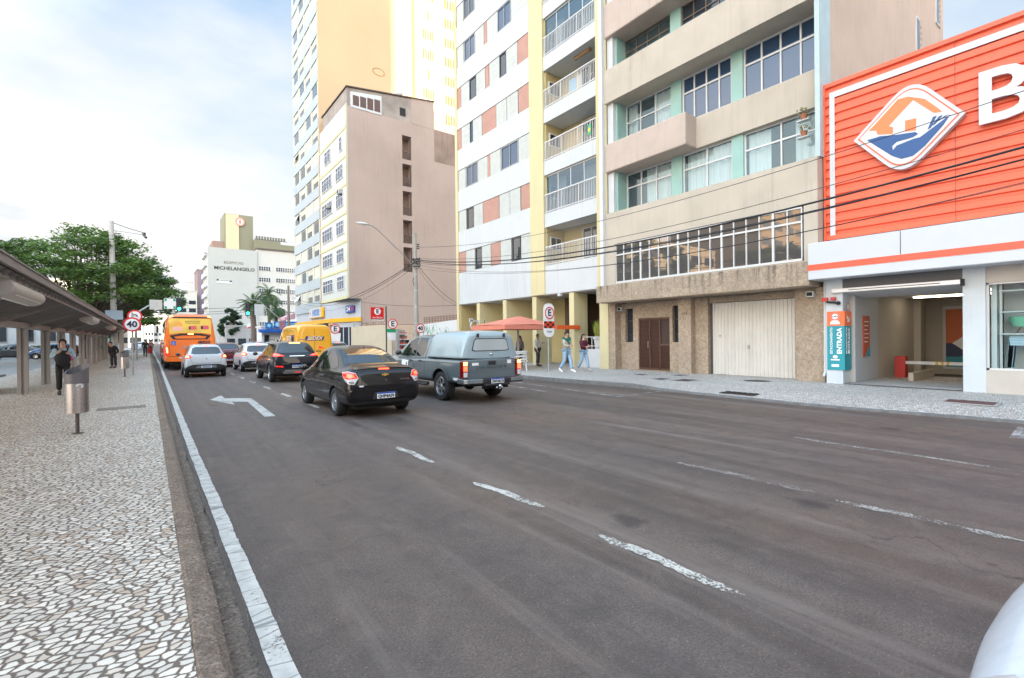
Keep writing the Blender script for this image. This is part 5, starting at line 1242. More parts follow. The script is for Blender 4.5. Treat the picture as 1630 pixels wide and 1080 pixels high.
m = MB()
for z in (2.6,3.6,4.6,5.6): m.cyl((ux,uy,z),(ux,uy,z+.04),.175-.009*z,n=14)
m.build('bands', mat('steel band', (.5,.5,.5), .4, .8), up_)
t = thing('speed_sign', 'small 40 speed limit disc strapped to the concrete utility pole', 'road sign', (ux,uy-.3,2.25))
disc_sign('40', ux+.10, uy-.34, 2.28, .30, t, '40'); m = MB(); m.box(ux-.2,ux+.3,uy-.3,uy-.18,2.2,2.3); m.build('strap', M_POLE, t)
# overhead cables (from the pole along the kerb towards and past the camera, and onwards)
def cable(name, lab, a, b, sag, r=.012, grp=None, mt=None):
    pts = []
    for i in range(33):
        t_ = i/32; p = Vector(a).lerp(Vector(b), t_); p.z -= sag*4*t_*(1-t_); pts.append(p)
    m = MB(); m.tube(pts, r, 5); o = m.build(name, mt or mat('black cable', (.014,.014,.018), .6)); tag(o, lab, 'cable', grp); return o
G1 = 'overhead cables running along the kerb'
labs = ['thick black overhead cable crossing the orange cladding and ribbon window','second thick black cable just under the thickest one','thin cable sagging lowest before the yellow block','thin cable just above the thick pair over the ribbon window','uppermost thin cable crossing the beige upper wall','thin cable between the thick pair and the lowest one','faint cable dipping across the white base band']
for i, (za, xb, zb_, sg, r) in enumerate(((6.5,13.2,6.55,1.65,.026),(6.42,13.25,6.35,1.72,.020),(6.2,13.1,6.0,1.9,.008),(6.6,13.3,6.95,1.6,.009),(7.3,13.2,7.6,1.55,.009),(6.3,13.0,6.15,1.55,.010),(6.0,13.2,5.9,1.75,.007))):
    cable('overhead_cable', labs[i], (ux+.1,uy-.1,za), (xb,-9.0,zb_), sg, r, G1)
cable('overhead_cable', 'cable running down from the pole to the bottom corner of the yellow block', (ux,uy,6.35), (17.15,28.85,4.1), .25, .014)
cable('overhead_cable', 'second slack cable from the pole to the corner of the yellow block', (ux,uy,6.2), (17.15,28.8,3.95), .45, .009)
cable('overhead_cable', 'nearly level cable across the pink wall above the red parking sign', (17.3,51.4,5.9), (17.2,28.9,3.95), .3, .014)
cable('overhead_cable', 'thin cable from the pole top across the pink wall to the right', (ux,uy,7.3), (24,51.4,11), .3, .008)
for i, (z0, z1, sg, r) in enumerate(((6.45,7.4,1.7,.022),(6.35,7.1,1.75,.018),(6.15,6.6,1.9,.010))):
    cable('overhead_cable', ['upper thick cable','lower thick cable','slack thin cable'][i]+' leading from the concrete pole away down the street', (ux,uy,z0), (15.2,68,z1), sg, r)
for i, (z, x) in enumerate(((5.9,-2),(6.3,-2),(6.9,0))):
    cable('overhead_cable', ['lowest','middle','top'][i]+' of the far cables spanning the street in front of the lettered building', (x,100,z+.8), (19,92,z+1.5), .9, .03)
# parking signs
def estar(x, y, z, lab, green=False, taxi=False, h=2.9, r=.30):
    t = thing('parking_sign', lab, 'road sign', (x,y,RZ))
    m = MB(); m.cyl((x,y,RZ),(x,y,z+.1),.035,n=10); m.build('pole', M_POLE, t)
    m = MB(); w = r*1.12
    if taxi:
        m.prism(rnd([(x-w,z-1.05),(x+w,z-1.05),(x+w,z+.42),(x-w,z+.42)],(0,1,2,3),.3,5),'y',y-.06,y-.04); m.build('plate', M_WP, t)
        q = MB()
        for i in range(4):
            for j in range(3):
                if (i+j)%2: q.box(x-w+i*w*.5,x-w+(i+1)*w*.5,y-.07,y-.061,z-.66+j*.1,z-.56+j*.1)
        q.build('red_checks', mat('sign red orange', (.75,.06,.02), .4), t)
        q = MB()
        for i in range(4):
            for j in range(3):
                if not (i+j)%2: q.box(x-w+i*w*.5,x-w+(i+1)*w*.5,y-.07,y-.061,z-.66+j*.1,z-.56+j*.1)
        q.build('black_checks', mat('sign black', (.01,.01,.015), .5), t)
        text('TAXI', .13, mat('sign black', (.01,.01,.015), .5), t, (x,y-.065,z-.82), BACK)
    else:
        m.prism(rnd([(x-w*.9,z-1.2),(x+w*.9,z-1.2),(x+w,z-.35),(x-w,z-.35)],(0,1),.25,5),'y',y-.06,y-.04); m.build('plate', M_WP, t)
        if green: q = MB(); q.box(x-w,x+w,y-.07,y-.05,z-.62,z-.36); q.build('green_bar', mat('sign green', (.01,.30,.14), .5), t)
    disc_sign('E', x, y-.09, z, r, t, 'E')
sx, sz = onY(873, 498, 15.6); estar(13.9, 15.6, sz-.02, 'taxi rank parking sign with an E disc and red checks by the kerb', taxi=True, r=.27)
sx, sz = onY(626, 516, 33); estar(14.2, 33, sz, 'E parking sign with a green bar before the fruit stall', green=True, r=.38)
sx, sz = onY(533, 524, 42); estar(sx, 42, sz, 'E parking sign with plain white plate seen right above the yellow van', r=.42)
t = thing('parking_board', 'red board with a white E disc on a dark post above the car park', 'sign', (15,38,RZ))
yq = 40.5; x1, z1 = onY(590, 508, yq); x2, z2 = onY(610, 490, yq); xp, zp = onY(614.5, 488, yq)
m = MB(); m.cyl((xp,yq,RZ),(xp,yq,zp),.07,n=8); m.build('post', M_DFR, t)
m = MB(); m.box(x1,x2,yq-.1,yq,z1,z2); m.build('red_board', mat('board red', (.62,.01,.015), .4), t)
m = MB(); m.box(x1+.1,x2,yq-.09,yq-.02,z1-.14,z1); pl = m.build('white_strip', M_WP, t); text('ESTACIONAMENTO', .13, mat('sign black', (.01,.01,.015), .5), pl, ((x1+x2)/2,yq-.1,z1-.07), BACK)
m = MB(); m.lathe([(0,0),(.3,0)],(0,0,0),24); cx, cz = (x1+x2)/2, z1+(z2-z1)*.64; q = MB(); q.add([(cx+v[0],yq-.11,cz+v[1]) for v in m.v], m.f); q.build('white_disc', M_WP, t)
text('E', .5, mat('sign navy', (.01,.012,.04), .5), t, (cx,yq-.12,cz), BACK, bold=.02); text('San Marino', .2, M_WP, t, (cx,yq-.11,z1+.13), BACK, shear=.3)
# street poles further away
for (px, pyb, pyt, Y, lab) in ((381,560,500,130,'thin grey pole with square brackets left of the conifer'),(372,552,505,150,'dark pole far away beside the lettered wall'),(353,552,512,160,'leftmost dark pole below the lettered wall'),(401.5,552,504,118,'dark pole right behind the small conifer')):
    x, zt = onY(px, pyt, Y); t = thing('distant_pole', lab, 'pole', (x,Y,.1)); m = MB(); m.cyl((x,Y,.1),(x,Y,zt),.22,.14,n=8); m.build('shaft', M_DFR if px != 381 else M_POLE, t)
    m = MB(); m.box(x-.6,x+.6,Y-.1,Y+.1,zt-.5,zt-.3); m.build('crossarm', M_DFR, t)
    if px == 381: m = MB(); m.box(x-.5,x+.5,Y-.2,Y,zt-4,zt-3); m.box(x-.5,x+.5,Y-.2,Y,zt-1.2,zt-.4); m.build('equipment_box', M_DFR, t)
x, z = onY(398, 520, 110); t = thing('round_sign', 'small round red and white sign in front of the conifer', 'road sign', (x,110,.1)); m = MB(); m.cyl((x,110,.1),(x,110,z),.06,n=6); m.build('pole', M_POLE, t); m = MB(); m.sphere((x,109.9,z),(.62,.08,.62),20,10); m.build('disc', M_WP, t); m = MB(); m.box(x-.45,x+.45,109.75,109.82,z-.4,z-.15); m.build('red_bar', mat('sign red', (.65,.02,.03), .4), t)
# ================= vehicles =================
def paint(name, col, rough=.30, metal=.0, coat=.75):
    m = mat(name, col, rough, metal, coat=coat, var=.08, vs=14, world=False); m.node_tree.nodes['Principled BSDF'].inputs['Specular IOR Level'].default_value = .1; return m
M_TYRE = mat('tyre rubber', (.018,.018,.019), .85, bmp=.3, bs=60, world=False)
M_RIM = mat('silver alloy', (.50,.51,.53), .28, .9)
M_BLK = mat('black plastic', (.018,.018,.02), .5, bmp=.15, bs=120, world=False)
M_UNDER = mat('dark underbody', (.012,.012,.012), .9)
M_RED = mat('red tail lamp', (.55,.008,.01), .12, coat=1, emit=(1,.03,.02), estr=.28)
M_REDL = mat('lit red tail lamp', (.7,.02,.02), .15, coat=1, emit=(1,.06,.02), estr=2.6)
M_REDH = mat('lit orange lamp core', (.9,.2,.05), .2, emit=(1,.30,.06), estr=5)
M_CLR = mat('clear lamp lens', (.62,.60,.60), .1, coat=1)
M_PLB = mat('plate blue', (.01,.06,.35), .4); M_PLW = mat('plate white', (.74,.76,.78), .45); M_PLT = mat('plate letters', (.03,.03,.05), .5)
M_CHR = mat('chrome trim', (.62,.62,.63), .15, 1.)
def mesh_eval(o):
    dg = bpy.context.evaluated_depsgraph_get(); me = bpy.data.meshes.new_from_object(o.evaluated_get(dg)); return me
def loft(st, cuts=(), sub=2, mats=None, sharp=False):
    """st: (y, zb, zm, zbelt, ztop, wb, wm, wbelt, wtop) -> smooth closed shell with wheel arches cut out"""
    vs = []; fs = []
    for y, zb, zm, zt, zr, wb, wm, wt, wr in st:
        half = [(0,zb),(wb*.75,zb),(wb,zb+.05),(wm,zb+(zm-zb)*.45),(wm,zm),(wm*.5+wt*.5+.01,zt-.05 if zt-.05 > zm else zt),(wt,zt),(wt-(wt-wr)*.55,zt+(zr-zt)*.6),(wr,zr-(zr-zt)*.07),(wr*.72,zr),(0,zr+.008)]
        ring = half+[(-x,z) for x, z in half[-2:0:-1]]
        vs += [(x,y,z) for x, z in ring]
    n = len(ring)
    for k in range(len(st)-1):
        for i in range(n): fs.append((k*n+i, k*n+(i+1)%n, (k+1)*n+(i+1)%n, (k+1)*n+i))
    # grid caps
    for k, flip in ((0, False), (len(st)-1, True)):
        b = k*n; h = n//2
        for i in range(h):
            a, b2, c, d = b+i, b+i+1, b+(n-i-1)%n, b+(n-i)%n
            f = [a, b2, c, d]; f = [q for j, q in enumerate(f) if q not in f[:j]]
            if len(f) >= 3: fs.append(tuple(f if not flip else f[::-1]))
    me = bpy.data.meshes.new('t'); me.from_pydata(vs, [], fs); me.update()
    bm = bmesh.new(); bm.from_mesh(me); bmesh.ops.recalc_face_normals(bm, faces=bm.faces[:]); bm.to_mesh(me); bm.free()
    o = bpy.data.objects.new('t', me); COL.objects.link(o); md = o.modifiers.new('s','SUBSURF'); md.levels = md.render_levels = sub
    me2 = mesh_eval(o); o.modifiers.clear(); o.data = me2
    if cuts:
        cb = MB()
        for x0, x1, y, z, r in cuts: cb.cyl((x0,y,z),(x1,y,z),r,n=36)
        cm = bpy.data.meshes.new('c'); cm.from_pydata(cb.v, [], cb.f); b2 = bmesh.new(); b2.from_mesh(cm); bmesh.ops.recalc_face_normals(b2, faces=b2.faces[:]); b2.to_mesh(cm); b2.free()
        co = bpy.data.objects.new('c', cm); COL.objects.link(co)
        md = o.modifiers.new('b','BOOLEAN'); md.operation = 'DIFFERENCE'; md.object = co; md.solver = 'EXACT'
        me3 = mesh_eval(o); o.modifiers.clear(); o.data = me3; bpy.data.objects.remove(co)
    me = o.data; bpy.data.objects.remove(o)
    return me
def add_body(name, me, mats, parent, cuts=(), zlow=None):
    me.materials.clear()
    for m in mats: me.materials.append(m)
    for p in me.polygons:
        i = 0; c = p.center
        for x0, x1, y, z, r in cuts:
            d = math.hypot(c.y-y, c.z-z)
            if min(x0,x1)-.02 <= c.x <= max(x0,x1)+.02 and d < r*1.02:
                # inner wall of the arch
                if d > r*.9 and abs(p.normal.x) < .5 or abs(c.x-(x0 if abs(x0) < abs(x1) else x1)) < .02: i = 1
        if zlow is not None and c.z < zlow and i == 0: i = 2 if len(mats) > 2 else 1
        p.material_index = i
    me.shade_smooth()
    try: me.set_sharp_from_angle(angle=R(50))
    except Exception: pass
    o = bpy.data.objects.new(name, me); COL.objects.link(o); o.parent = parent; OFF[o.name] = Vector((0,0,0))
    return o
def bvh_of(*mes):
    vs = []; fs = []
    for me in mes:
        o = len(vs); vs += [v.co.copy() for v in me.vertices]; fs += [tuple(i+o for i in p.vertices) for p in me.polygons]
    return BVHTree.FromPolygons(vs, fs)
def patch(name, bvh, poly, view, mt, parent, off=.006, step=.07, yref=-2.0, skew=.0, thick=0.0):
    """lay an outline onto the shell: view rear/left/right/front/top, real offset geometry with its own rim"""
    bm = bmesh.new(); f = bm.faces.new([bm.verts.new((u,v,0)) for u, v in poly]); bm.faces.ensure_lookup_table()
    us = [p[0] for p in poly]; vs = [p[1] for p in poly]
    for ax, lo, hi in ((0,min(us),max(us)),(1,min(vs),max(vs))):
        n = int((hi-lo)/step)
        for k in range(1, n+1):
            c = lo+(hi-lo)*k/(n+1); co = Vector((c,0,0)) if ax == 0 else Vector((0,c,0)); no = Vector((1,0,0)) if ax == 0 else Vector((0,1,0))
            bmesh.ops.bisect_plane(bm, geom=bm.verts[:]+bm.edges[:]+bm.faces[:], plane_co=co, plane_no=no)
    def cast(u, v):
        if view == 'rear': d = Vector((-skew,1,0)).normalized(); o = Vector((u,yref,v))-d*2.5
        elif view == 'front': d = Vector((0,-1,0)); o = Vector((u,5,v))
        elif view == 'left': d = Vector((1,0,0)); o = Vector((-3,u,v))
        elif view == 'right': d = Vector((-1,0,0)); o = Vector((3,u,v))
        else: d = Vector((0,0,-1)); o = Vector((u,v,5))
        h = bvh.ray_cast(o, d)
        if h[0] is None:
            h = bvh.find_nearest(Vector((u, yref, v)) if view in ('rear','front') else Vector((-.9 if view == 'left' else .9, u, v)))
            return h[0], (h[1] if h[1].dot(d) < 0 else -h[1])
        nrm = h[1] if h[1].dot(d) < 0 else -h[1]
        return h[0], (nrm*.5-d*.5).normalized()
    for v in bm.verts:
        p, nrm = cast(v.co.x, v.co.y); v.co = p+nrm*off
    me = bpy.data.meshes.new(name); bm.to_mesh(me); bm.free()
    me.shade_smooth(); me.materials.append(mt)
    o = bpy.data.objects.new(name, me); COL.objects.link(o)
    if parent: o.parent = parent; OFF[o.name] = Vector((0,0,0))
    return o
def mirror_poly(p): return [(-a,b) for a,b in p]
def wheel(parent, x, y, r, w=.2, side=-1, style=5, cover=False):
    """x is the outer face"""
    m = MB(); inner = x-side*w
    prof = [(r*.62, inner), (r*.93, inner), (r, inner+side*.03), (r, x-side*.03), (r*.93, x), (r*.68, x+side*.006), (r*.66, x-side*.01), (r*.62, x-side*.02)]
    m.lathe(prof, (0,y,r), 36, 'x')
    wt = m.build('wheel', M_TYRE, parent, smooth=True)
    m = MB(); m.lathe([(r*.665,x-side*.015),(r*.62,x-side*.005),(r*.59,x-side*.04),(r*.57,x-side*.07)], (0,y,r), 36, 'x')
    n = style
    for i in range(n):
        a = 2*math.pi*i/n+.3
        for da in ((-.13,.13) if style > 5 else (-.22,.22)):
            c0, s0 = math.cos(a+da*.3), math.sin(a+da*.3); c1, s1 = math.cos(a+da), math.sin(a+da); pv = Vector((0,-s1,c1))*.017
            A = Vector((x-side*.02, y+r*.13*c0, r+r*.13*s0)); B = Vector((x-side*.012, y+r*.60*c1, r+r*.60*s1)); q = Vector((side*.02,0,0))
            t_ = Vector((0,-s0,c0))*.02
            m.add([A-t_,A+t_,B+pv,B-pv,A-t_-q*1.5,A+t_-q*1.5,B+pv-q,B-pv-q],[(0,1,2,3),(0,4,5,1),(2,6,7,3),(1,5,6,2),(3,7,4,0)])
    m.lathe([(0,x-side*.01),(r*.14,x-side*.012),(r*.17,x-side*.035)], (0,y,r), 16, 'x')
    m.build('rim', M_RIM, wt, smooth=True)
    m = MB(); m.lathe([(0,x-side*.075),(r*.62,x-side*.075)], (0,y,r), 24, 'x'); m.build('brake_shadow', M_UNDER, wt)
    return wt
def plate(parent, x, y, z, txt, w=.40, h=.13):
    m = MB(); m.box(x-w/2,x+w/2,y-.012,y,z-h/2,z+h/2); p = m.build('number_plate', M_PLW, parent)
    m = MB(); m.box(x-w/2,x+w/2,y-.014,y-.012,z+h/2-.032,z+h/2); m.build('blue_strip', M_PLB, p)
    text(txt, .092, M_PLT, p, (x,y-.0145,z-.018), BACK, name='plate_text', bold=.003, sx=.93)
    return p
def mirror(parent, x, y, z, mt, side):
    m = MB(); m.sphere((x+side*.12,y,z),(.10,.07,.075),14,8); m.box(min(x,x+side*.1),max(x,x+side*.1),y-.02,y+.03,z-.05,z-.02)
    o = m.build('door_mirror', mt, parent, smooth=True)
    m = MB(); m.sphere((x+side*.12,y-.045,z),(.08,.03,.058),12,8); m.build('mirror_glass', G_CAR, o, smooth=True)
def handle(parent, bvh, view, y, z, mt):
    patch('door_handle', bvh, [(y-.09,z-.018),(y+.09,z-.018),(y+.09,z+.018),(y-.09,z+.018)], view, mt, parent, off=.03)
def seam(parent, bvh, pts, view, w=.010, yref=-2.0):
    poly = []
    P = [Vector(p) for p in pts]; a = []; b = []
    for i, p in enumerate(P):
        d = (P[min(i+1,len(P)-1)]-P[max(i-1,0)]).normalized(); n = Vector((-d.y,d.x))*w/2; a.append(tuple(p+n)); b.append(tuple(p-n))
    return patch('panel_gap', bvh, a+b[::-1], view, M_UNDER, parent, off=.0025, step=.12, yref=yref)
# ---- black sedan ----
def make_sedan(name, label, pm, loc, plate_txt, rz=0, lit=True, detail=True, group=None):
    t = thing(name, label, 'car', loc, rz, group=group, absolute=False)
    st = [(-2.12,.42,.56,.64,.69,.58,.66,.62,.46),(-2.10,.34,.56,.80,.86,.68,.765,.70,.58),(-2.04,.27,.57,.95,1.02,.74,.815,.745,.62),(-1.98,.25,.57,.99,1.065,.75,.825,.75,.63),(-1.75,.21,.6,1.02,1.085,.76,.84,.76,.64),
          (-1.50,.20,.62,1.01,1.11,.77,.85,.765,.61),(-1.25,.20,.62,1.00,1.25,.77,.85,.77,.575),(-.80,.20,.62,.985,1.47,.77,.85,.78,.555),(-.2,.19,.60,.965,1.545,.77,.85,.785,.575),(.35,.19,.6,.95,1.525,.77,.85,.785,.57),
          (.80,.19,.58,.93,1.30,.77,.85,.78,.57),(1.22,.2,.57,.91,1.01,.77,.85,.77,.63),(1.75,.22,.55,.83,.89,.74,.83,.74,.62),(2.05,.26,.5,.70,.75,.70,.76,.68,.5),(2.14,.32,.46,.58,.62,.60,.64,.58,.4)]
    cuts = [(s*.60,s*.95,y,.32,.355) for s in (-1,1) for y in (-1.23,1.30)]
    me = loft(st, cuts); b = bvh_of(me); body = add_body('body', me, [pm, M_UNDER], t, cuts)
    for v in ('left','right'):
        g1 = [(.90,1.00),(.72,1.14),(.40,1.34),(.12,1.42),(-.22,1.43),(-.24,1.0)]
        g2 = [(-.32,1.005),(-.31,1.43),(-.62,1.40),(-.92,1.26),(-1.18,1.09),(-1.12,1.035)]
        patch('window', b, g1, v, G_CAR, t, .004); patch('window', b, g2, v, G_CAR, t, .004)
        seam(t, b, [(-.28,1.39),(-.28,.9),(-.30,.32)], v); seam(t, b, [(.85,.96),(.92,.6),(.88,.32)], v); seam(t, b, [(-1.15,1.02),(-1.0,.75),(-.85,.55),(-.83,.32)], v)
        handle(t, b, v, -.42-.1, .86, pm); handle(t, b, v, .42, .84, pm)
        patch('sill_trim', b, [(-.82,.25),(.9,.25),(.9,.285),(-.82,.285)], v, M_BLK, t, .006)
    patch('rear_window', b, [(-.63,1.145),(.63,1.145),(.58,1.27),(.50,1.42),(.44,1.45),(-.44,1.45),(-.50,1.42),(-.58,1.27)], 'rear', G_CAR, t, .004, yref=-1.2)
    patch('windscreen', b, [(-.62,1.0),(.62,1.0),(.5,1.40),(-.5,1.40)], 'front', G_CAR, t, .004)
    for s in (-1,1):
        P = [(s*.52,.865),(s*.60,.975),(s*.80,1.005),(s*1.02,.985),(s*.98,.90),(s*.86,.82),(s*.73,.745),(s*.60,.735)]
        tl = patch('tail_light', b, P, 'rear', M_CLR, t, .010, step=.05, yref=-2.0, skew=s*.75)
        P = [(s*.53,.865),(s*.605,.965),(s*.80,.995),(s*1.0,.975),(s*.965,.90),(s*.90,.86),(s*.70,.845)]
        patch('red_lens', b, P, 'rear', M_RED, tl, .014, step=.05, yref=-2.0, skew=s*.75)
        if lit: patch('lit_core', b, [(s*.60,.875),(s*.635,.945),(s*.80,.955),(s*.84,.88)], 'rear', M_REDL, tl, .018, step=.05, yref=-2.0, skew=s*.75)
        if detail: patch('reversing_lens', b, [(s*.60,.755),(s*.62,.80),(s*.78,.81),(s*.73,.76)], 'rear', mat('smoked lens', (.25,.22,.22), .15, coat=1), tl, .014, yref=-2, skew=s*.75)
    if detail:
        seam(t, b, [(-.53,.86),(-.50,.70),(-.42,.62),(0,.60),(.42,.62),(.50,.70),(.53,.86)], 'rear')
        seam(t, b, [(-.62,.99),(-.3,1.015),(.3,1.015),(.62,.99)], 'rear', .008)
        patch('trunk_lip', b, [(-.66,1.035),(-.3,1.055),(.3,1.055),(.66,1.035),(.64,1.075),(-.64,1.075)], 'rear', pm, t, .016)
        patch('bumper_shelf', b, [(-.90,.645),(-.52,.585),(.52,.585),(.90,.645),(.88,.60),(.50,.555),(-.50,.555),(-.88,.60)], 'rear', pm, t, .02)
        patch('third_brake_light', b, [(-.12,1.025),(.12,1.025),(.115,1.05),(-.115,1.05)], 'rear', M_REDL if lit else M_RED, t, .006)
        patch('bumper_trim', b, [(-.78,.345),(-.45,.375),(.45,.375),(.78,.345),(.70,.30),(-.70,.30)], 'rear', M_BLK, t, .012)
        patch('plate_recess', b, [(-.30,.40),(.30,.40),(.25,.56),(-.25,.56)], 'rear', M_BLK, t, .004)
        # bow tie style badge, drawn from its own outline
        m = MB(); m.prism([(-.075,.93),(-.03,.93),(-.025,.945),(.035,.945),(.03,.93),(.085,.93),(.075,.905),(.03,.905),(.025,.89),(-.035,.89),(-.03,.905),(-.085,.905)],'y',-2.098,-2.085); m.build('badge', mat('gold badge', (.62,.42,.10), .3, .8), t)
        text('PREMIER', .05, M_CHR, t, (.44,-2.112,.80), BACK, name='model_letters', sx=1.2)
        m = MB(); m.cyl((.02,-2.12,.80),(.02,-2.10,.80),.012,n=10); m.build('lock', M_CHR, t)
        patch('sticker', b, [(-.58,.68),(-.49,.68),(-.49,.71),(-.58,.71)], 'rear', M_PLW, t, .006)
        m = MB(); m.cyl((-.3,.1,1.48),(-.3,-.12,1.56),.006,n=5); m.cyl((.05,-.62,1.455),(.05,-.75,1.53),.006,n=5); m.build('antenna', M_BLK, t)
    plate(t, -.0, -2.125, .475, plate_txt)
    for y in (-1.23, 1.30):
        for s in (-1,1): wheel(t, s*.83, y, .31, .19, s, 9)
    mirror(t, -.86, .72, 1.0, pm, -1); mirror(t, .86, .72, 1.0, pm, 1)
    for s in (-1,1): patch('headlight', b, [(s*.45,.62),(s*.78,.68),(s*.78,.78),(s*.5,.72)], 'front', M_CLR, t, .01)
    m = MB(); m.box(-.6,.6,-1.9,1.9,.19,.26); m.build('underbody', M_UNDER, t)
    return t
# ---- hatchback ----
def make_hatch(name, label, pm, loc, plate_txt, rz=0, dark_low=True, group=None):
    t = thing(name, label, 'car', loc, rz, group=group, absolute=False)
    st = [(-1.86,.40,.55,.62,.66,.56,.64,.60,.44),(-1.84,.32,.56,.80,.86,.68,.76,.70,.58),(-1.80,.28,.58,.92,1.02,.72,.80,.74,.60),(-1.72,.26,.6,.98,1.14,.74,.82,.75,.58),(-1.58,.25,.62,.99,1.36,.75,.83,.76,.545),(-1.42,.24,.62,.99,1.46,.76,.835,.765,.53),
          (-1.1,.23,.62,.98,1.505,.76,.84,.77,.55),(-.3,.22,.6,.96,1.53,.77,.84,.775,.57),(.3,.22,.6,.94,1.50,.77,.84,.775,.565),(.78,.22,.58,.93,1.28,.77,.84,.77,.57),(1.10,.22,.57,.92,1.04,.76,.84,.76,.62),(1.5,.24,.55,.86,.93,.74,.82,.74,.62),(1.78,.28,.5,.72,.78,.70,.76,.66,.5),(1.88,.34,.46,.58,.62,.6,.64,.56,.4)]
    cuts = [(s*.60,s*.95,y,.31,.345) for s in (-1,1) for y in (-1.22,1.22)]
    me = loft(st, cuts); b = bvh_of(me); add_body('body', me, [pm, M_UNDER, M_BLK], t, cuts, zlow=.42 if dark_low else .30)
    for v in ('left','right'):
        patch('window', b, [(.86,1.0),(.60,1.20),(.28,1.385),(-.12,1.42),(-.14,1.0)], v, G_CAR, t, .004)
        patch('window', b, [(-.2,1.0),(-.2,1.42),(-.75,1.40),(-1.05,1.30),(-1.12,1.12),(-.95,1.02)], v, G_CAR, t, .004)
        handle(t, b, v, -.42, .9, pm); seam(t, b, [(-.17,1.42),(-.17,.9),(-.2,.35)], v)
    patch('rear_window', b, [(-.58,1.10),(-.45,1.06),(.45,1.06),(.58,1.10),(.52,1.34),(.40,1.39),(-.40,1.39),(-.52,1.34)], 'rear', G_CAR, t, .005, yref=-1.6)
    patch('windscreen', b, [(-.62,1.03),(.62,1.03),(.5,1.42),(-.5,1.42)], 'front', G_CAR, t, .004)
    for s in (-1,1):
        tl = patch('tail_light', b, [(s*.50,.95),(s*.60,1.04),(s*.80,1.05),(s*.96,1.02),(s*.93,.93),(s*.74,.87),(s*.58,.88)], 'rear', M_RED, t, .012, step=.05, yref=-1.75, skew=s*.7)
        patch('lit_core', b, [(s*.62,.92),(s*.64,.99),(s*.80,1.0),(s*.84,.93)], 'rear', M_REDH, tl, .017, step=.05, yref=-1.75, skew=s*.7)
        patch('headlight', b, [(s*.45,.70),(s*.76,.74),(s*.74,.84),(s*.5,.78)], 'front', M_CLR, t, .01)
    patch('third_brake_light', b, [(-.11,1.42),(.11,1.42),(.11,1.45),(-.11,1.45)], 'rear', M_REDL, t, .008, yref=-1.5)
    patch('bumper', b, [(-.80,.50),(-.5,.60),(.5,.60),(.80,.50),(.76,.32),(-.76,.32)], 'rear', M_BLK, t, .012)
    patch('bumper_insert', b, [(-.42,.44),(.42,.44),(.34,.54),(-.34,.54)], 'rear', mat('grey plastic', (.16,.16,.17), .5), t, .018)
    seam(t, b, [(-.62,.92),(-.56,.68),(0,.64),(.56,.68),(.62,.92)], 'rear')
    m = MB(); m.prism([(-.03,.86),(0,.90),(.03,.86),(0,.82)],'y',-1.86,-1.84); m.build('badge', M_CHR, t)
    plate(t, 0, -1.885, .50, plate_txt)
    for y in (-1.22, 1.22):
        for s in (-1,1): wheel(t, s*.82, y, .30, .18, s, 7)
    mirror(t, -.85, .66, 1.02, M_BLK, -1); mirror(t, .85, .66, 1.02, M_BLK, 1)
    m = MB(); m.box(-.6,.6,-1.6,1.6,.21,.27); m.build('underbody', M_UNDER, t)
    return t
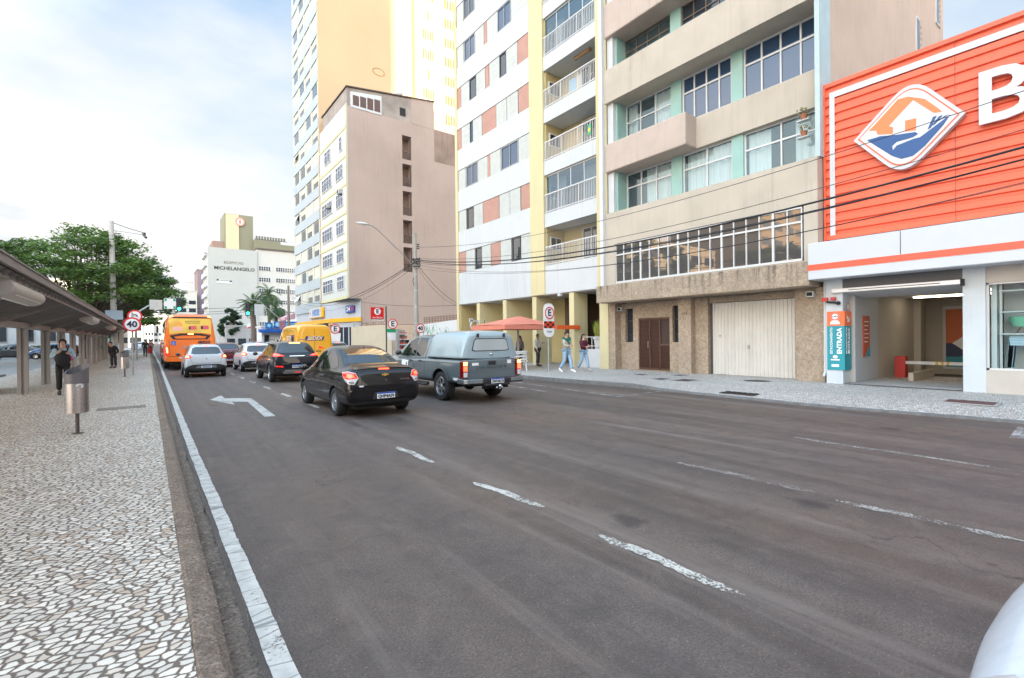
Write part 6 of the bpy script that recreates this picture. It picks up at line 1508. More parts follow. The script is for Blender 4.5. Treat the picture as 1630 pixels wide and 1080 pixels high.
# ---- compact SUV ----
def make_suv(name, label, pm, loc, plate_txt, rz=0, group=None):
    t = thing(name, label, 'car', loc, rz, group=group, absolute=False)
    st = [(-2.12,.46,.62,.70,.75,.60,.68,.64,.48),(-2.09,.36,.62,.90,.98,.72,.81,.75,.62),(-2.03,.30,.64,1.04,1.14,.78,.86,.79,.63),(-1.93,.28,.66,1.08,1.28,.80,.875,.80,.61),(-1.78,.27,.68,1.09,1.48,.81,.885,.81,.57),(-1.62,.26,.68,1.09,1.58,.81,.89,.815,.56),
          (-1.2,.25,.68,1.07,1.615,.82,.895,.82,.58),(-.3,.24,.66,1.04,1.63,.82,.895,.825,.60),(.35,.24,.66,1.02,1.60,.82,.895,.82,.59),(.88,.24,.64,1.0,1.36,.82,.895,.82,.6),(1.25,.25,.63,.99,1.12,.81,.89,.81,.66),(1.8,.27,.6,.93,1.0,.79,.87,.78,.66),(2.05,.32,.55,.8,.86,.74,.8,.7,.54),(2.14,.40,.5,.62,.68,.62,.68,.6,.4)]
    cuts = [(s*.64,s*1.0,y,.36,.395) for s in (-1,1) for y in (-1.28,1.28)]
    me = loft(st, cuts); b = bvh_of(me); add_body('body', me, [pm, M_UNDER, M_BLK], t, cuts, zlow=.46)
    for v in ('left','right'):
        patch('window', b, [(.98,1.08),(.68,1.30),(.36,1.48),(-.18,1.52),(-.2,1.09)], v, G_CAR, t, .004)
        patch('window', b, [(-.26,1.09),(-.26,1.52),(-.9,1.50),(-1.12,1.40),(-1.28,1.20),(-1.1,1.12)], v, G_CAR, t, .004)
        handle(t, b, v, .4, .98, pm); handle(t, b, v, -.52, .99, pm); seam(t, b, [(-.23,1.52),(-.23,.9),(-.28,.42)], v)
        patch('wheel_arch_trim', b, [(-1.28+.45*math.cos(a), .36+.45*math.sin(a)) for a in [R(15+15*i) for i in range(11)]]+[(-1.28+.40*math.cos(a), .36+.40*math.sin(a)) for a in [R(165-15*i) for i in range(11)]], v, M_BLK, t, .012)
        patch('wheel_arch_trim', b, [(1.28+.45*math.cos(a), .36+.45*math.sin(a)) for a in [R(15+15*i) for i in range(11)]]+[(1.28+.40*math.cos(a), .36+.40*math.sin(a)) for a in [R(165-15*i) for i in range(11)]], v, M_BLK, t, .012)
    patch('rear_window', b, [(-.66,1.20),(-.5,1.17),(.5,1.17),(.66,1.20),(.56,1.46),(.45,1.52),(-.45,1.52),(-.56,1.46)], 'rear', G_CAR, t, .005, yref=-1.8)
    patch('windscreen', b, [(-.66,1.12),(.66,1.12),(.54,1.54),(-.54,1.54)], 'front', G_CAR, t, .004)
    for s in (-1,1):
        tl = patch('tail_light', b, [(s*.40,1.05),(s*.66,1.14),(s*.86,1.16),(s*1.16,1.12),(s*.98,1.05),(s*.72,1.02)], 'rear', M_RED, t, .014, step=.05, yref=-2.0, skew=s*.7)
        patch('lit_core', b, [(s*.46,1.055),(s*.66,1.115),(s*.94,1.12),(s*.74,1.065)], 'rear', M_REDL, tl, .02, step=.05, yref=-2.0, skew=s*.7)
        patch('reflector', b, [(s*.50,.60),(s*.78,.63),(s*.78,.68),(s*.55,.67)], 'rear', M_RED, t, .012)
        patch('headlight', b, [(s*.45,.82),(s*.8,.86),(s*.78,.94),(s*.5,.9)], 'front', M_CLR, t, .01)
        m = MB(); m.tube([(s*.60,-1.45,1.615),(s*.62,-1.25,1.68),(s*.62,.1,1.69),(s*.60,.35,1.64)],.016,6); m.build('roof_rail', M_CHR, t)
    patch('third_brake_light', b, [(-.2,1.535),(.2,1.535),(.2,1.565),(-.2,1.565)], 'rear', M_REDH, t, .012, yref=-1.7)
    patch('chrome_strip', b, [(-.28,1.03),(.28,1.03),(.28,1.055),(-.28,1.055)], 'rear', M_CHR, t, .010)
    patch('lower_bumper', b, [(-.80,.58),(-.5,.55),(.5,.55),(.80,.58),(.76,.34),(-.76,.34)], 'rear', M_BLK, t, .012)
    patch('skid_plate', b, [(-.55,.40),(-.46,.50),(.46,.50),(.55,.40),(.48,.35),(-.48,.35)], 'rear', M_CHR, t, .022)
    patch('fog_light', b, [(-.10,.385),(.10,.385),(.10,.42),(-.10,.42)], 'rear', M_RED, t, .03)
    seam(t, b, [(-.68,1.0),(-.62,.74),(0,.70),(.62,.74),(.68,1.0)], 'rear')
    text('TRACKER', .05, M_CHR, t, (-.42,-2.13,.74), BACK, name='model_letters', sx=1.2)
    m = MB(); m.cyl((0,-1.3,1.62),(0,-1.4,1.71),.02,.008,n=8); m.build('antenna', M_BLK, t)
    plate(t, 0, -2.15, .64, plate_txt)
    for y in (-1.28, 1.28):
        for s in (-1,1): wheel(t, s*.88, y, .345, .21, s, 5)
    mirror(t, -.91, .78, 1.1, pm, -1); mirror(t, .91, .78, 1.1, pm, 1)
    m = MB(); m.box(-.65,.65,-1.9,1.9,.24,.3); m.build('underbody', M_UNDER, t)
    return t
# ---- pickup truck ----
def make_pickup(loc):
    pm = mat('grey blue pickup paint', (.115,.148,.162), .3, .25, coat=1, var=.05, vs=10, world=False)
    cp = mat('pale blue canopy shell', (.30,.385,.42), .3, .1, coat=.6, var=.04, world=False)
    t = thing('pickup_truck', 'grey blue double cab pickup with a hard canopy over its bed and a tow ball', 'pickup truck', loc, 0, absolute=False)
    st = [(-2.60,.50,.70,1.05,1.09,.82,.89,.86,.80),(-2.58,.48,.72,1.08,1.13,.85,.925,.90,.84),(-2.45,.46,.74,1.09,1.14,.86,.935,.91,.84),(-1.9,.45,.75,1.10,1.14,.86,.94,.91,.84),(-1.0,.44,.75,1.10,1.14,.86,.94,.91,.84),(0,.43,.75,1.08,1.13,.86,.94,.90,.82),(1.0,.43,.73,1.06,1.12,.86,.94,.88,.78),(1.6,.45,.72,1.05,1.14,.86,.94,.88,.76),(2.3,.48,.7,1.0,1.08,.84,.92,.84,.72),(2.62,.52,.65,.88,.93,.76,.84,.76,.6),(2.70,.56,.62,.74,.78,.66,.74,.66,.5)]
    cuts = [(s*.62,s*1.05,y,.40,.47) for s in (-1,1) for y in (-1.48,1.60)]
    me = loft(st, cuts); body = add_body('body', me, [pm, M_UNDER], t, cuts)
    cab = [(-.62,1.02,1.10,1.16,1.70,.78,.86,.86,.66),(-.58,1.0,1.10,1.17,1.75,.80,.875,.87,.68),(-.2,1.0,1.08,1.16,1.80,.82,.88,.875,.69),(.5,1.0,1.07,1.14,1.80,.82,.88,.87,.69),(.95,1.0,1.06,1.13,1.68,.82,.88,.86,.69),(1.35,1.0,1.05,1.12,1.38,.82,.87,.85,.72),(1.68,1.0,1.04,1.1,1.16,.8,.84,.82,.76)]
    mc = loft(cab); cb = add_body('cab', mc, [pm], t)
    cap = [(-2.56,1.14,1.18,1.22,1.72,.80,.86,.855,.64),(-2.53,1.13,1.18,1.24,1.82,.84,.895,.885,.70),(-2.35,1.13,1.18,1.25,1.87,.85,.905,.895,.73),(-1.6,1.13,1.18,1.25,1.885,.85,.905,.895,.74),(-.85,1.13,1.18,1.25,1.86,.85,.905,.89,.73),(-.70,1.13,1.18,1.24,1.82,.84,.895,.88,.71),(-.66,1.14,1.18,1.22,1.70,.8,.86,.85,.64)]
    mk = loft(cap); kb = add_body('canopy', mk, [cp], t)
    b = bvh_of(me, mc, mk)
    for v in ('left','right'):
        patch('window', b, [(1.18,1.16),(.98,1.36),(.70,1.60),(.40,1.70),(.18,1.71),(.14,1.17)], v, G_CAR, t, .005)
        patch('window', b, [(.06,1.17),(.10,1.71),(-.42,1.69),(-.46,1.35),(-.38,1.24),(-.26,1.18)], v, G_CAR, t, .005)
        seam(t, b, [(.10,1.76),(.10,1.1),(.12,.52)], v, .012); seam(t, b, [(-.50,1.70),(-.54,1.2),(-.52,.8),(-.95,.60)] if False else [(-.56,1.6),(-.56,.55)], v, .012); seam(t, b, [(1.2,1.12),(1.14,.56)], v, .012)
        seam(t, b, [(-.7,1.125),(-2.5,1.125)], v, .02)
        handle(t, b, v, .32, 1.03, M_BLK); handle(t, b, v, -.30, 1.04, M_BLK)
        f = [(-1.48+.56*math.cos(a), .40+.54*math.sin(a)) for a in [R(8+16.4*i) for i in range(11)]]+[(-1.48+.475*math.cos(a), .40+.475*math.sin(a)) for a in [R(172-16.4*i) for i in range(11)]]
        patch('fender_flare', b, f, v, pm, t, .028)
        patch('side_marker', b, [(-2.42,.58),(-2.18,.60),(-2.18,.66),(-2.42,.66)], v, M_PLW, t, .006)
    for ch, u in (('P',.96),('M',.80),):
        pass
    patch('door_sticker', b, [(.52,.78),(.98,.80),(.98,1.04),(.52,1.02)], 'left', M_PLW, t, .007)
    patch('sticker_mark', b, [(.60,.82),(.66,.82),(.66,.98),(.60,.98)], 'left', M_PLT, t, .010)
    patch('canopy_window', b, [(-.60,1.36),(-.52,1.335),(.52,1.335),(.60,1.36),(.53,1.62),(.47,1.67),(-.47,1.67),(-.53,1.62)], 'rear', M_BLK, t, .006, yref=-2.5)
    cwm = mat('milky canopy glass', (.40,.43,.43), .12, coat=1)
    patch('canopy_pane', b, [(-.57,1.375),(-.50,1.355),(.50,1.355),(.57,1.375),(.51,1.61),(.46,1.65),(-.46,1.65),(-.51,1.61)], 'rear', cwm, t, .012, yref=-2.5)
    for s in (-1,1):
        m = MB(); m.box(s*.42-.03,s*.42+.03,-2.6,-2.56,1.70,1.80); m.build('canopy_hinge', M_BLK, t, bevel=.008)
        m = MB(); m.box(s*.86-.075,s*.86+.075,-2.665,-2.5,.66,1.10); tl = m.build('tail_light', mat('dark red lamp case', (.16,.004,.006), .15, coat=1), t, bevel=.02)
        m = MB(); m.box(s*.86-.055,s*.86+.055,-2.672,-2.66,.99,1.07); m.build('amber_lamp', M_REDH, tl)
        m = MB(); m.box(s*.86-.055,s*.86+.055,-2.672,-2.66,.84,.97); m.build('red_lamp', M_REDL, tl)
        m = MB(); m.box(s*.86-.055,s*.86+.055,-2.672,-2.66,.69,.81); m.build('clear_lamp', M_CLR, tl)
    m = MB(); m.box(-.11,.11,-2.65,-2.6,.98,1.08); m.build('tailgate_handle', M_BLK, t, bevel=.02)
    m = MB(); m.sphere((0,-2.58,1.255),(.05,.03,.03),12,8); m.build('canopy_lock', M_CHR, t, smooth=True)
    seam(t, b, [(-.78,1.12),(-.78,.62),(.78,.62),(.78,1.12)], 'rear', .014, yref=-2.6)
    patch('tailgate_crease_shade', b, [(-.70,.80),(-.62,.87),(.62,.87),(.70,.80),(.62,.78),(-.62,.78)], 'rear', mat('painted crease shadow', (.10,.13,.145), .35, .25, coat=1), t, .006, yref=-2.6)  # darker copy of the body colour paints the crease's shade
    text('CHEVROLET', .115, mat('embossed letters', (.15,.19,.20), .3, .3), t, (0,-2.628,.925), BACK, name='tailgate_letters', sx=1.55, depth=.008)
    patch('sticker', b, [(-.62,.97),(-.42,.97),(-.42,1.04),(-.62,1.04)], 'rear', M_PLW, t, .007, yref=-2.6); patch('sticker', b, [(.50,.99),(.64,.99),(.64,1.09),(.50,1.09)], 'rear', M_PLW, t, .007, yref=-2.6)
    # bumper with corner chrome, step, tow ball
    m = MB(); m.prism([(-.95,-2.45),(-.95,-2.72),(-.88,-2.80),(-.45,-2.84),(.45,-2.84),(.88,-2.80),(.95,-2.72),(.95,-2.45)],'z',.50,.62); m.prism([(-.45,-2.60),(-.40,-2.87),(.40,-2.87),(.45,-2.60)],'z',.44,.50); bp = m.build('rear_bumper', M_BLK, t, bevel=.02)
    for s in (-1,1): m = MB(); m.prism([(s*.958,-2.40),(s*.958,-2.725),(s*.885,-2.81),(s*.45,-2.85),(s*.45,-2.80),(s*.90,-2.75),(s*.93,-2.40)],'z',.53,.635); m.build('chrome_corner', mat('satin bumper metal', (.30,.34,.36), .25, .8), bp, bevel=.01)
    m = MB(); m.cyl((-.4,-2.74,.40),(.4,-2.74,.40),.035,n=8); m.box(-.03,.03,-2.95,-2.7,.36,.41); m.build('tow_bar', M_UNDER, t); m = MB(); m.sphere((0,-2.96,.44),.045,12,8); m.cyl((0,-2.96,.36),(0,-2.96,.42),.025); m.sphere((-.08,-2.93,.40),.03,8,6); m.sphere((.08,-2.93,.40),.03,8,6); m.build('tow_ball', M_CHR, t, smooth=True)
    plate(t, 0, -2.86, .575, 'SWO0L76')
    m = MB(); m.cyl((-.7,-1.48,.38),(.7,-1.48,.38),.06,n=10); m.sphere((0,-1.48,.38),(.17,.17,.16),14,8); m.build('rear_axle', M_UNDER, t, smooth=True)
    m = MB(); m.box(-.55,.55,-2.5,2.3,.42,.5); m.build('chassis', M_UNDER, t)
    for s in (-1,1): m = MB(); m.tube([(s*.97,-.85,.42),(s*.99,-.7,.40),(s*.99,1.0,.40),(s*.95,1.1,.43)],.045,8); m.box(min(s*.85,s*1.0),max(s*.85,s*1.0),-.7,1.0,.42,.45); m.build('side_step', M_BLK, t)
    for y in (-1.48, 1.60):
        for s in (-1,1): wheel(t, s*.93, y, .39, .26, s, 6)
    mirror(t, -.90, 1.0, 1.25, M_BLK, -1); mirror(t, .90, 1.0, 1.25, M_BLK, 1)
    for s in (-1,1): patch('headlight', b, [(s*.5,.82),(s*.84,.86),(s*.82,.98),(s*.55,.94)], 'front', M_CLR, t, .01)
    patch('windscreen', b, [(-.66,1.24),(.66,1.24),(.56,1.68),(-.56,1.68)], 'front', G_CAR, t, .005)
    return t
# ---- yellow van ----
def make_van(loc):
    pm = mat('postal yellow paint', (.86,.40,.006), .3, coat=1, var=.03, world=False)
    t = thing('delivery_van', 'tall yellow delivery van lettered SEDEX on its rear doors and side', 'van', loc, 0, absolute=False)
    st = [(-2.75,.46,.7,1.3,2.30,.84,.90,.88,.70),(-2.73,.40,.7,1.3,2.42,.90,.97,.95,.80),(-2.6,.38,.7,1.32,2.50,.94,1.01,.99,.84),(-1.5,.36,.7,1.32,2.54,.95,1.02,1.0,.85),(.6,.36,.7,1.32,2.54,.95,1.02,1.0,.85),(1.2,.36,.7,1.28,2.44,.95,1.02,.99,.80),(1.7,.38,.7,1.22,1.95,.94,1.01,.97,.78),(2.15,.40,.68,1.14,1.35,.92,.99,.93,.80),(2.6,.42,.62,.95,1.03,.86,.92,.84,.7),(2.75,.48,.58,.76,.82,.74,.8,.7,.5)]
    cuts = [(s*.72,s*1.12,y,.36,.42) for s in (-1,1) for y in (-1.7,1.75)]
    me = loft(st, cuts); b = bvh_of(me); add_body('body', me, [pm, M_UNDER, M_BLK], t, cuts, zlow=.45)
    nv = mat('navy sign print', (.03,.025,.12), .4)
    def L_(view, poly): return patch('logo_panel', b, poly, view, nv, t, .005, yref=-2.7)
    L_('rear', [(-.52,1.62),(.44,1.62),(.52,1.86),(-.44,1.86)])
    text('SEDEX', .25, mat('peach white letter', (.85,.62,.42), .4), t, (0,-2.775,1.74), BACK, name='logo_letters', bold=.012, shear=.25, sx=1.05)
    L_('left', [(-2.3,1.56),(-.9,1.56),(-.8,1.92),(-2.2,1.92)]); text('SEDEX', .36, mat('peach white letter', (.85,.62,.42), .4), t, (-1.035,-1.55,1.74), STREET, name='logo_letters', bold=.012, shear=-.0, sx=1.05)
    seam(t, b, [(0,.55),(0,2.35)], 'rear', .014, -2.7); seam(t, b, [(-.86,.6),(-.86,2.25),(-.7,2.36),(.7,2.36),(.86,2.25),(.86,.6)], 'rear', .012, -2.7)
    seam(t, b, [(-2.0,2.2),(.8,2.2)], 'left', .02); seam(t, b, [(-.6,2.3),(-.6,.55)], 'left', .014)
    patch('cab_window', b, [(1.62,1.34),(1.3,1.80),(1.05,1.98),(.78,1.98),(.78,1.34)], 'left', G_CAR, t, .006); patch('cab_window', b, [(1.62,1.34),(1.3,1.80),(1.05,1.98),(.78,1.98),(.78,1.34)], 'right', G_CAR, t, .006)
    patch('windscreen', b, [(-.78,1.40),(.78,1.40),(.72,2.1),(-.72,2.1)], 'front', G_CAR, t, .006)
    for s in (-1,1):
        tl = patch('tail_light', b, [(s*.84,.80),(s*.98,.78),(s*1.02,1.28),(s*.84,1.30)], 'rear', M_RED, t, .012, step=.05, yref=-2.7, skew=s*.4); patch('lit_core', b, [(s*.86,1.12),(s*.96,1.11),(s*.97,1.24),(s*.86,1.25)], 'rear', M_REDL, tl, .018, yref=-2.7, skew=s*.4)
        patch('headlight', b, [(s*.5,.80),(s*.86,.86),(s*.84,1.0),(s*.6,.96)], 'front', M_CLR, t, .01)
    patch('red_triangle', b, [(.20,1.18),(.52,1.18),(.22,1.34)], 'rear', M_RED, t, .006, yref=-2.7); patch('door_handle', b, [(.06,1.02),(.34,1.02),(.34,1.07),(.06,1.07)], 'rear', M_BLK, t, .02, yref=-2.7)
    m = MB(); m.prism([(-.98,-2.5),(-.98,-2.72),(-.8,-2.80),(.8,-2.80),(.98,-2.72),(.98,-2.5)],'z',.40,.58); m.build('rear_bumper', M_BLK, t, bevel=.02)
    plate(t, .5, -2.80, .66, 'RHB3C84')
    for y in (-1.7, 1.75):
        for s in (-1,1): wheel(t, s*1.0, y, .35, .22, s, 6)
    for s in (-1,1): m = MB(); m.box(s*1.05-.08,s*1.05+.08,1.42,1.5,1.35,1.68); m.box(min(s*.95,s*1.05),max(s*.95,s*1.05),1.44,1.48,1.42,1.46); m.build('door_mirror', M_BLK, t, bevel=.02)
    return t
# ---- orange bus ----
def make_bus(loc):
    pm = mat('bus orange paint', (.86,.17,.012), .3, coat=.8, var=.03, world=False)
    t = thing('city_bus', 'orange city bus from behind with a yellow advert window and fleet number JB855', 'bus', loc, 0, absolute=False)
    st = [(-6.0,.50,.9,1.8,3.02,1.06,1.14,1.12,.92),(-5.97,.44,.9,1.8,3.14,1.16,1.22,1.20,1.02),(-5.85,.42,.9,1.85,3.22,1.20,1.25,1.23,1.06),(-5.0,.40,.9,1.85,3.25,1.22,1.26,1.24,1.08),(5.0,.40,.9,1.85,3.25,1.22,1.26,1.24,1.08),(5.8,.42,.9,1.8,3.16,1.2,1.25,1.22,1.04),(6.0,.46,.9,1.7,2.9,1.1,1.16,1.1,.9)]
    cuts = [(s*.9,s*1.4,y,.48,.58) for s in (-1,1) for y in (-3.2,3.4)]
    me = loft(st, cuts); b = bvh_of(me); add_body('body', me, [pm, M_UNDER, M_UNDER], t, cuts, zlow=.50)
    ad = mat('advert yellow', (.85,.55,.10), .35, coat=.5, var=.25, vs=1.2, world=False)
    patch('advert_window', b, [(-1.0,2.08),(-.4,2.14),(.4,2.14),(1.0,2.08),(1.03,2.96),(-1.03,2.96)], 'rear', ad, t, .008, yref=-5.9, step=.15)
    patch('dark_header', b, [(-1.03,2.98),(1.03,2.98),(.98,3.06),(-.98,3.06)], 'rear', M_BLK, t, .010, yref=-5.9, step=.15)
    patch('grille_surround', b, [(-1.0,1.98),(-.5,2.10),(.5,2.10),(1.0,1.98),(.82,1.76),(-.82,1.76)], 'rear', M_BLK, t, .012, yref=-5.9, step=.15)
    patch('orange_slot', b, [(-.78,1.92),(-.4,1.98),(.4,1.98),(.78,1.92),(.70,1.81),(-.70,1.81)], 'rear', pm, t, .018, yref=-5.9, step=.15)
    for x, z, w, c in ((-.62,2.36,.44,(.85,.45,.45)),(.12,2.42,.34,(.72,.12,.13)),(.72,2.44,.34,(.70,.10,.13))): patch('advert_block', b, [(x-w/2,z-.10),(x+w/2,z-.10),(x+w/2,z+.12),(x-w/2,z+.12)], 'rear', mat('advert %.2f' % (c[0]+c[1]), c, .4), t, .014, yref=-5.9)
    patch('advert_dome', b, [(-.62+.24*math.cos(a), 2.55+.24*math.sin(a)) for a in [R(180*i/10) for i in range(11)]], 'rear', mat('advert orange', (.85,.38,.08), .4), t, .012, yref=-5.9)
    for x, z, w in ((.10,2.80,.75),(.10,2.70,.70)): patch('advert_line', b, [(x-w/2,z-.025),(x+w/2,z-.025),(x+w/2,z+.025),(x-w/2,z+.025)], 'rear', mat('advert olive', (.35,.28,.05), .5), t, .014, yref=-5.9)
    patch('advert_face', b, [(-.08,2.34),(.0,2.34),(.0,2.5),(-.08,2.5)], 'rear', M_PLT, t, .018, yref=-5.9); patch('advert_face', b, [(.50,2.36),(.60,2.36),(.60,2.54),(.50,2.54)], 'rear', M_PLT, t, .018, yref=-5.9)
    patch('brake_light', b, [(-.13,2.04),(.13,2.04),(.13,2.10),(-.13,2.10)], 'rear', M_REDH, t, .02, yref=-5.9)
    text('JB855', .24, M_PLT, t, (.66,-6.03,1.58), BACK, name='fleet_number', bold=.006, sx=1.1)
    patch('small_line', b, [(.40,1.40),(.9,1.40),(.9,1.43),(.40,1.43)], 'rear', M_PLT, t, .008, yref=-5.9); patch('small_line', b, [(-.1,1.26),(.38,1.26),(.38,1.31),(-.1,1.31)], 'rear', M_PLT, t, .008, yref=-5.9); patch('grey_emblem', b, [(-.38,1.24),(-.2,1.24),(-.16,1.32),(-.3,1.40),(-.42,1.32)], 'rear', mat('emblem grey', (.45,.25,.22), .5), t, .008, yref=-5.9)
    aw = patch('access_sign', b, [(-.92,1.45),(-.70,1.45),(-.70,1.67),(-.92,1.67)], 'rear', mat('access blue', (.01,.12,.5), .4), t, .010, yref=-5.9)
    m = MB(); m.tube([(-.83,-6.045,1.63),(-.83,-6.045,1.56),(-.77,-6.045,1.56),(-.74,-6.045,1.50)],.010,5); m.tube([(-.82+.05*math.cos(a),-6.045,1.53+.05*math.sin(a)) for a in [R(120+20*i) for i in range(11)]],.008,5); m.build('access_symbol', M_PLW, aw)
    for s in (-1,1):
        tl = patch('tail_light', b, [(s*1.0,.86),(s*1.24,.84),(s*1.28,1.2),(s*1.14,1.46),(s*1.04,1.36)], 'rear', M_RED, t, .014, step=.08, yref=-5.95, skew=s*.3)
        patch('lit_core', b, [(s*1.06,1.0),(s*1.11,1.0),(s*1.15,1.28),(s*1.12,1.36),(s*1.07,1.24)], 'rear', M_REDH, tl, .022, step=.08, yref=-5.95, skew=s*.3)
        patch('marker_lamp', b, [(s*.82,3.06),(s*.98,3.04),(s*.98,3.09),(s*.82,3.10)], 'rear', M_REDH, t, .02, yref=-5.9)
    seam(t, b, [(-1.1,.80),(1.1,.80)], 'rear', .02, -5.9); seam(t, b, [(-1.02,1.72),(-.98,.82)], 'rear', .012, -5.9)
    patch('bumper_sticker', b, [(-.55,.68),(-.30,.68),(-.30,.75),(-.55,.75)], 'rear', M_PLW, t, .008, yref=-5.9)
    for k in range(6): patch('side_window', b, [(-5.5+k*1.7,1.75),(-4.0+k*1.7,1.75),(-4.0+k*1.7,2.75),(-5.5+k*1.7,2.75)], 'left', G_CAR, t, .006, step=.5); patch('side_window', b, [(-5.5+k*1.7,1.75),(-4.0+k*1.7,1.75),(-4.0+k*1.7,2.75),(-5.5+k*1.7,2.75)], 'right', G_CAR, t, .006, step=.5)
    for y in (-3.2, 3.4):
        for s in (-1,1): wheel(t, s*1.22, y, .48, .3, s, 8)
    m = MB(); m.box(-.9,.9,-5.8,-3.9,.32,.5); m.build('engine_guard', M_UNDER, t)
    m = MB(); m.box(-1.45,-1.32,5.6,5.8,2.3,2.8); m.box(-1.4,-1.2,5.7,5.75,2.8,2.85); m.build('door_mirror', M_BLK, t, bevel=.03)
    return t
make_sedan('parked_car', 'glossy black sedan in the near lane with orange reflections in its rear window', paint('black sedan paint', (.006,.005,.006)), (4.09,12.0,0), 'QHP4A39')
SC_objs = None
make_pickup((7.22, 12.95, 0))
make_suv('suv_car', 'black sport utility car with roof rails and long thin tail lights behind the black sedan', paint('black blue paint', (.006,.008,.013)), (4.72,22.35,0), 'RXX9A67')
make_hatch('hatchback_car', 'silver white hatchback with dark lower bumper behind the orange bus', paint('silver white paint', (.52,.54,.57), .3, .15), (2.14,27.8,0), 'SEK8A02')
make_hatch('hatchback_car', 'white hatchback between the silver one and the black sport utility car', paint('pearl white paint', (.66,.67,.69), .3), (4.72,30.2,0), 'BCK7D21', dark_low=False)
make_sedan('sedan_car', 'dark red sedan ahead of the white hatchback', paint('dark red paint', (.14,.012,.015)), (4.1,36.5,0), 'AZP1B35', detail=False)
make_hatch('hatchback_car', 'dark grey hatchback right of the bus in the queue', paint('dark grey paint', (.05,.055,.06)), (4.35,43.5,0), 'BEA2C19')
make_sedan('sedan_car', 'white sedan further up the queue past the dark hatchback', paint('pearl white paint', (.66,.67,.69), .3), (4.6,52,0), 'BDC5E40', detail=False)
make_sedan('sedan_car', 'grey sedan in the third lane ahead of the yellow van', paint('mid grey paint', (.2,.2,.21), .3, .3), (7.6,40,0), 'AYT6F52', detail=False)
make_hatch('hatchback_car', 'blue grey hatchback far ahead in the third lane', paint('blue grey paint', (.10,.16,.24), .3, .2), (7.9,50,0), 'BAW3G08')
make_hatch('hatchback_car', 'silver hatchback parked at the kerb beyond the pickup', paint('silver paint', (.35,.36,.37), .3, .4), (10.9,36.5,0), 'AXR8H63')
make_van((7.22, 29.9, 0))
make_bus((1.98, 39.2, 0))
make_hatch('hatchback_car', 'white car nose entering at the lower right corner, right beside the camera', paint('soft white paint', (.74,.76,.80), .35), (2.33,-1.545,0), 'BBD4J77', dark_low=False)
make_hatch('hatchback_car', 'blue hatchback parked in the side street behind the shelter posts', paint('blue paint', (.04,.10,.22), .3, .2), (-7.4,66,0), 'ATL2K90', rz=R(80))
make_sedan('sedan_car', 'dark sedan parked in the side street left of the blue hatchback', paint('dark grey paint', (.05,.055,.06)), (-10.8,69,0), 'AUK9L12', rz=R(85), detail=False)
make_sedan('sedan_car', 'white sedan far off on the road left of the bus', paint('pearl white paint', (.66,.67,.69), .3), (-.9,104,0), 'AVM1M31', detail=False)
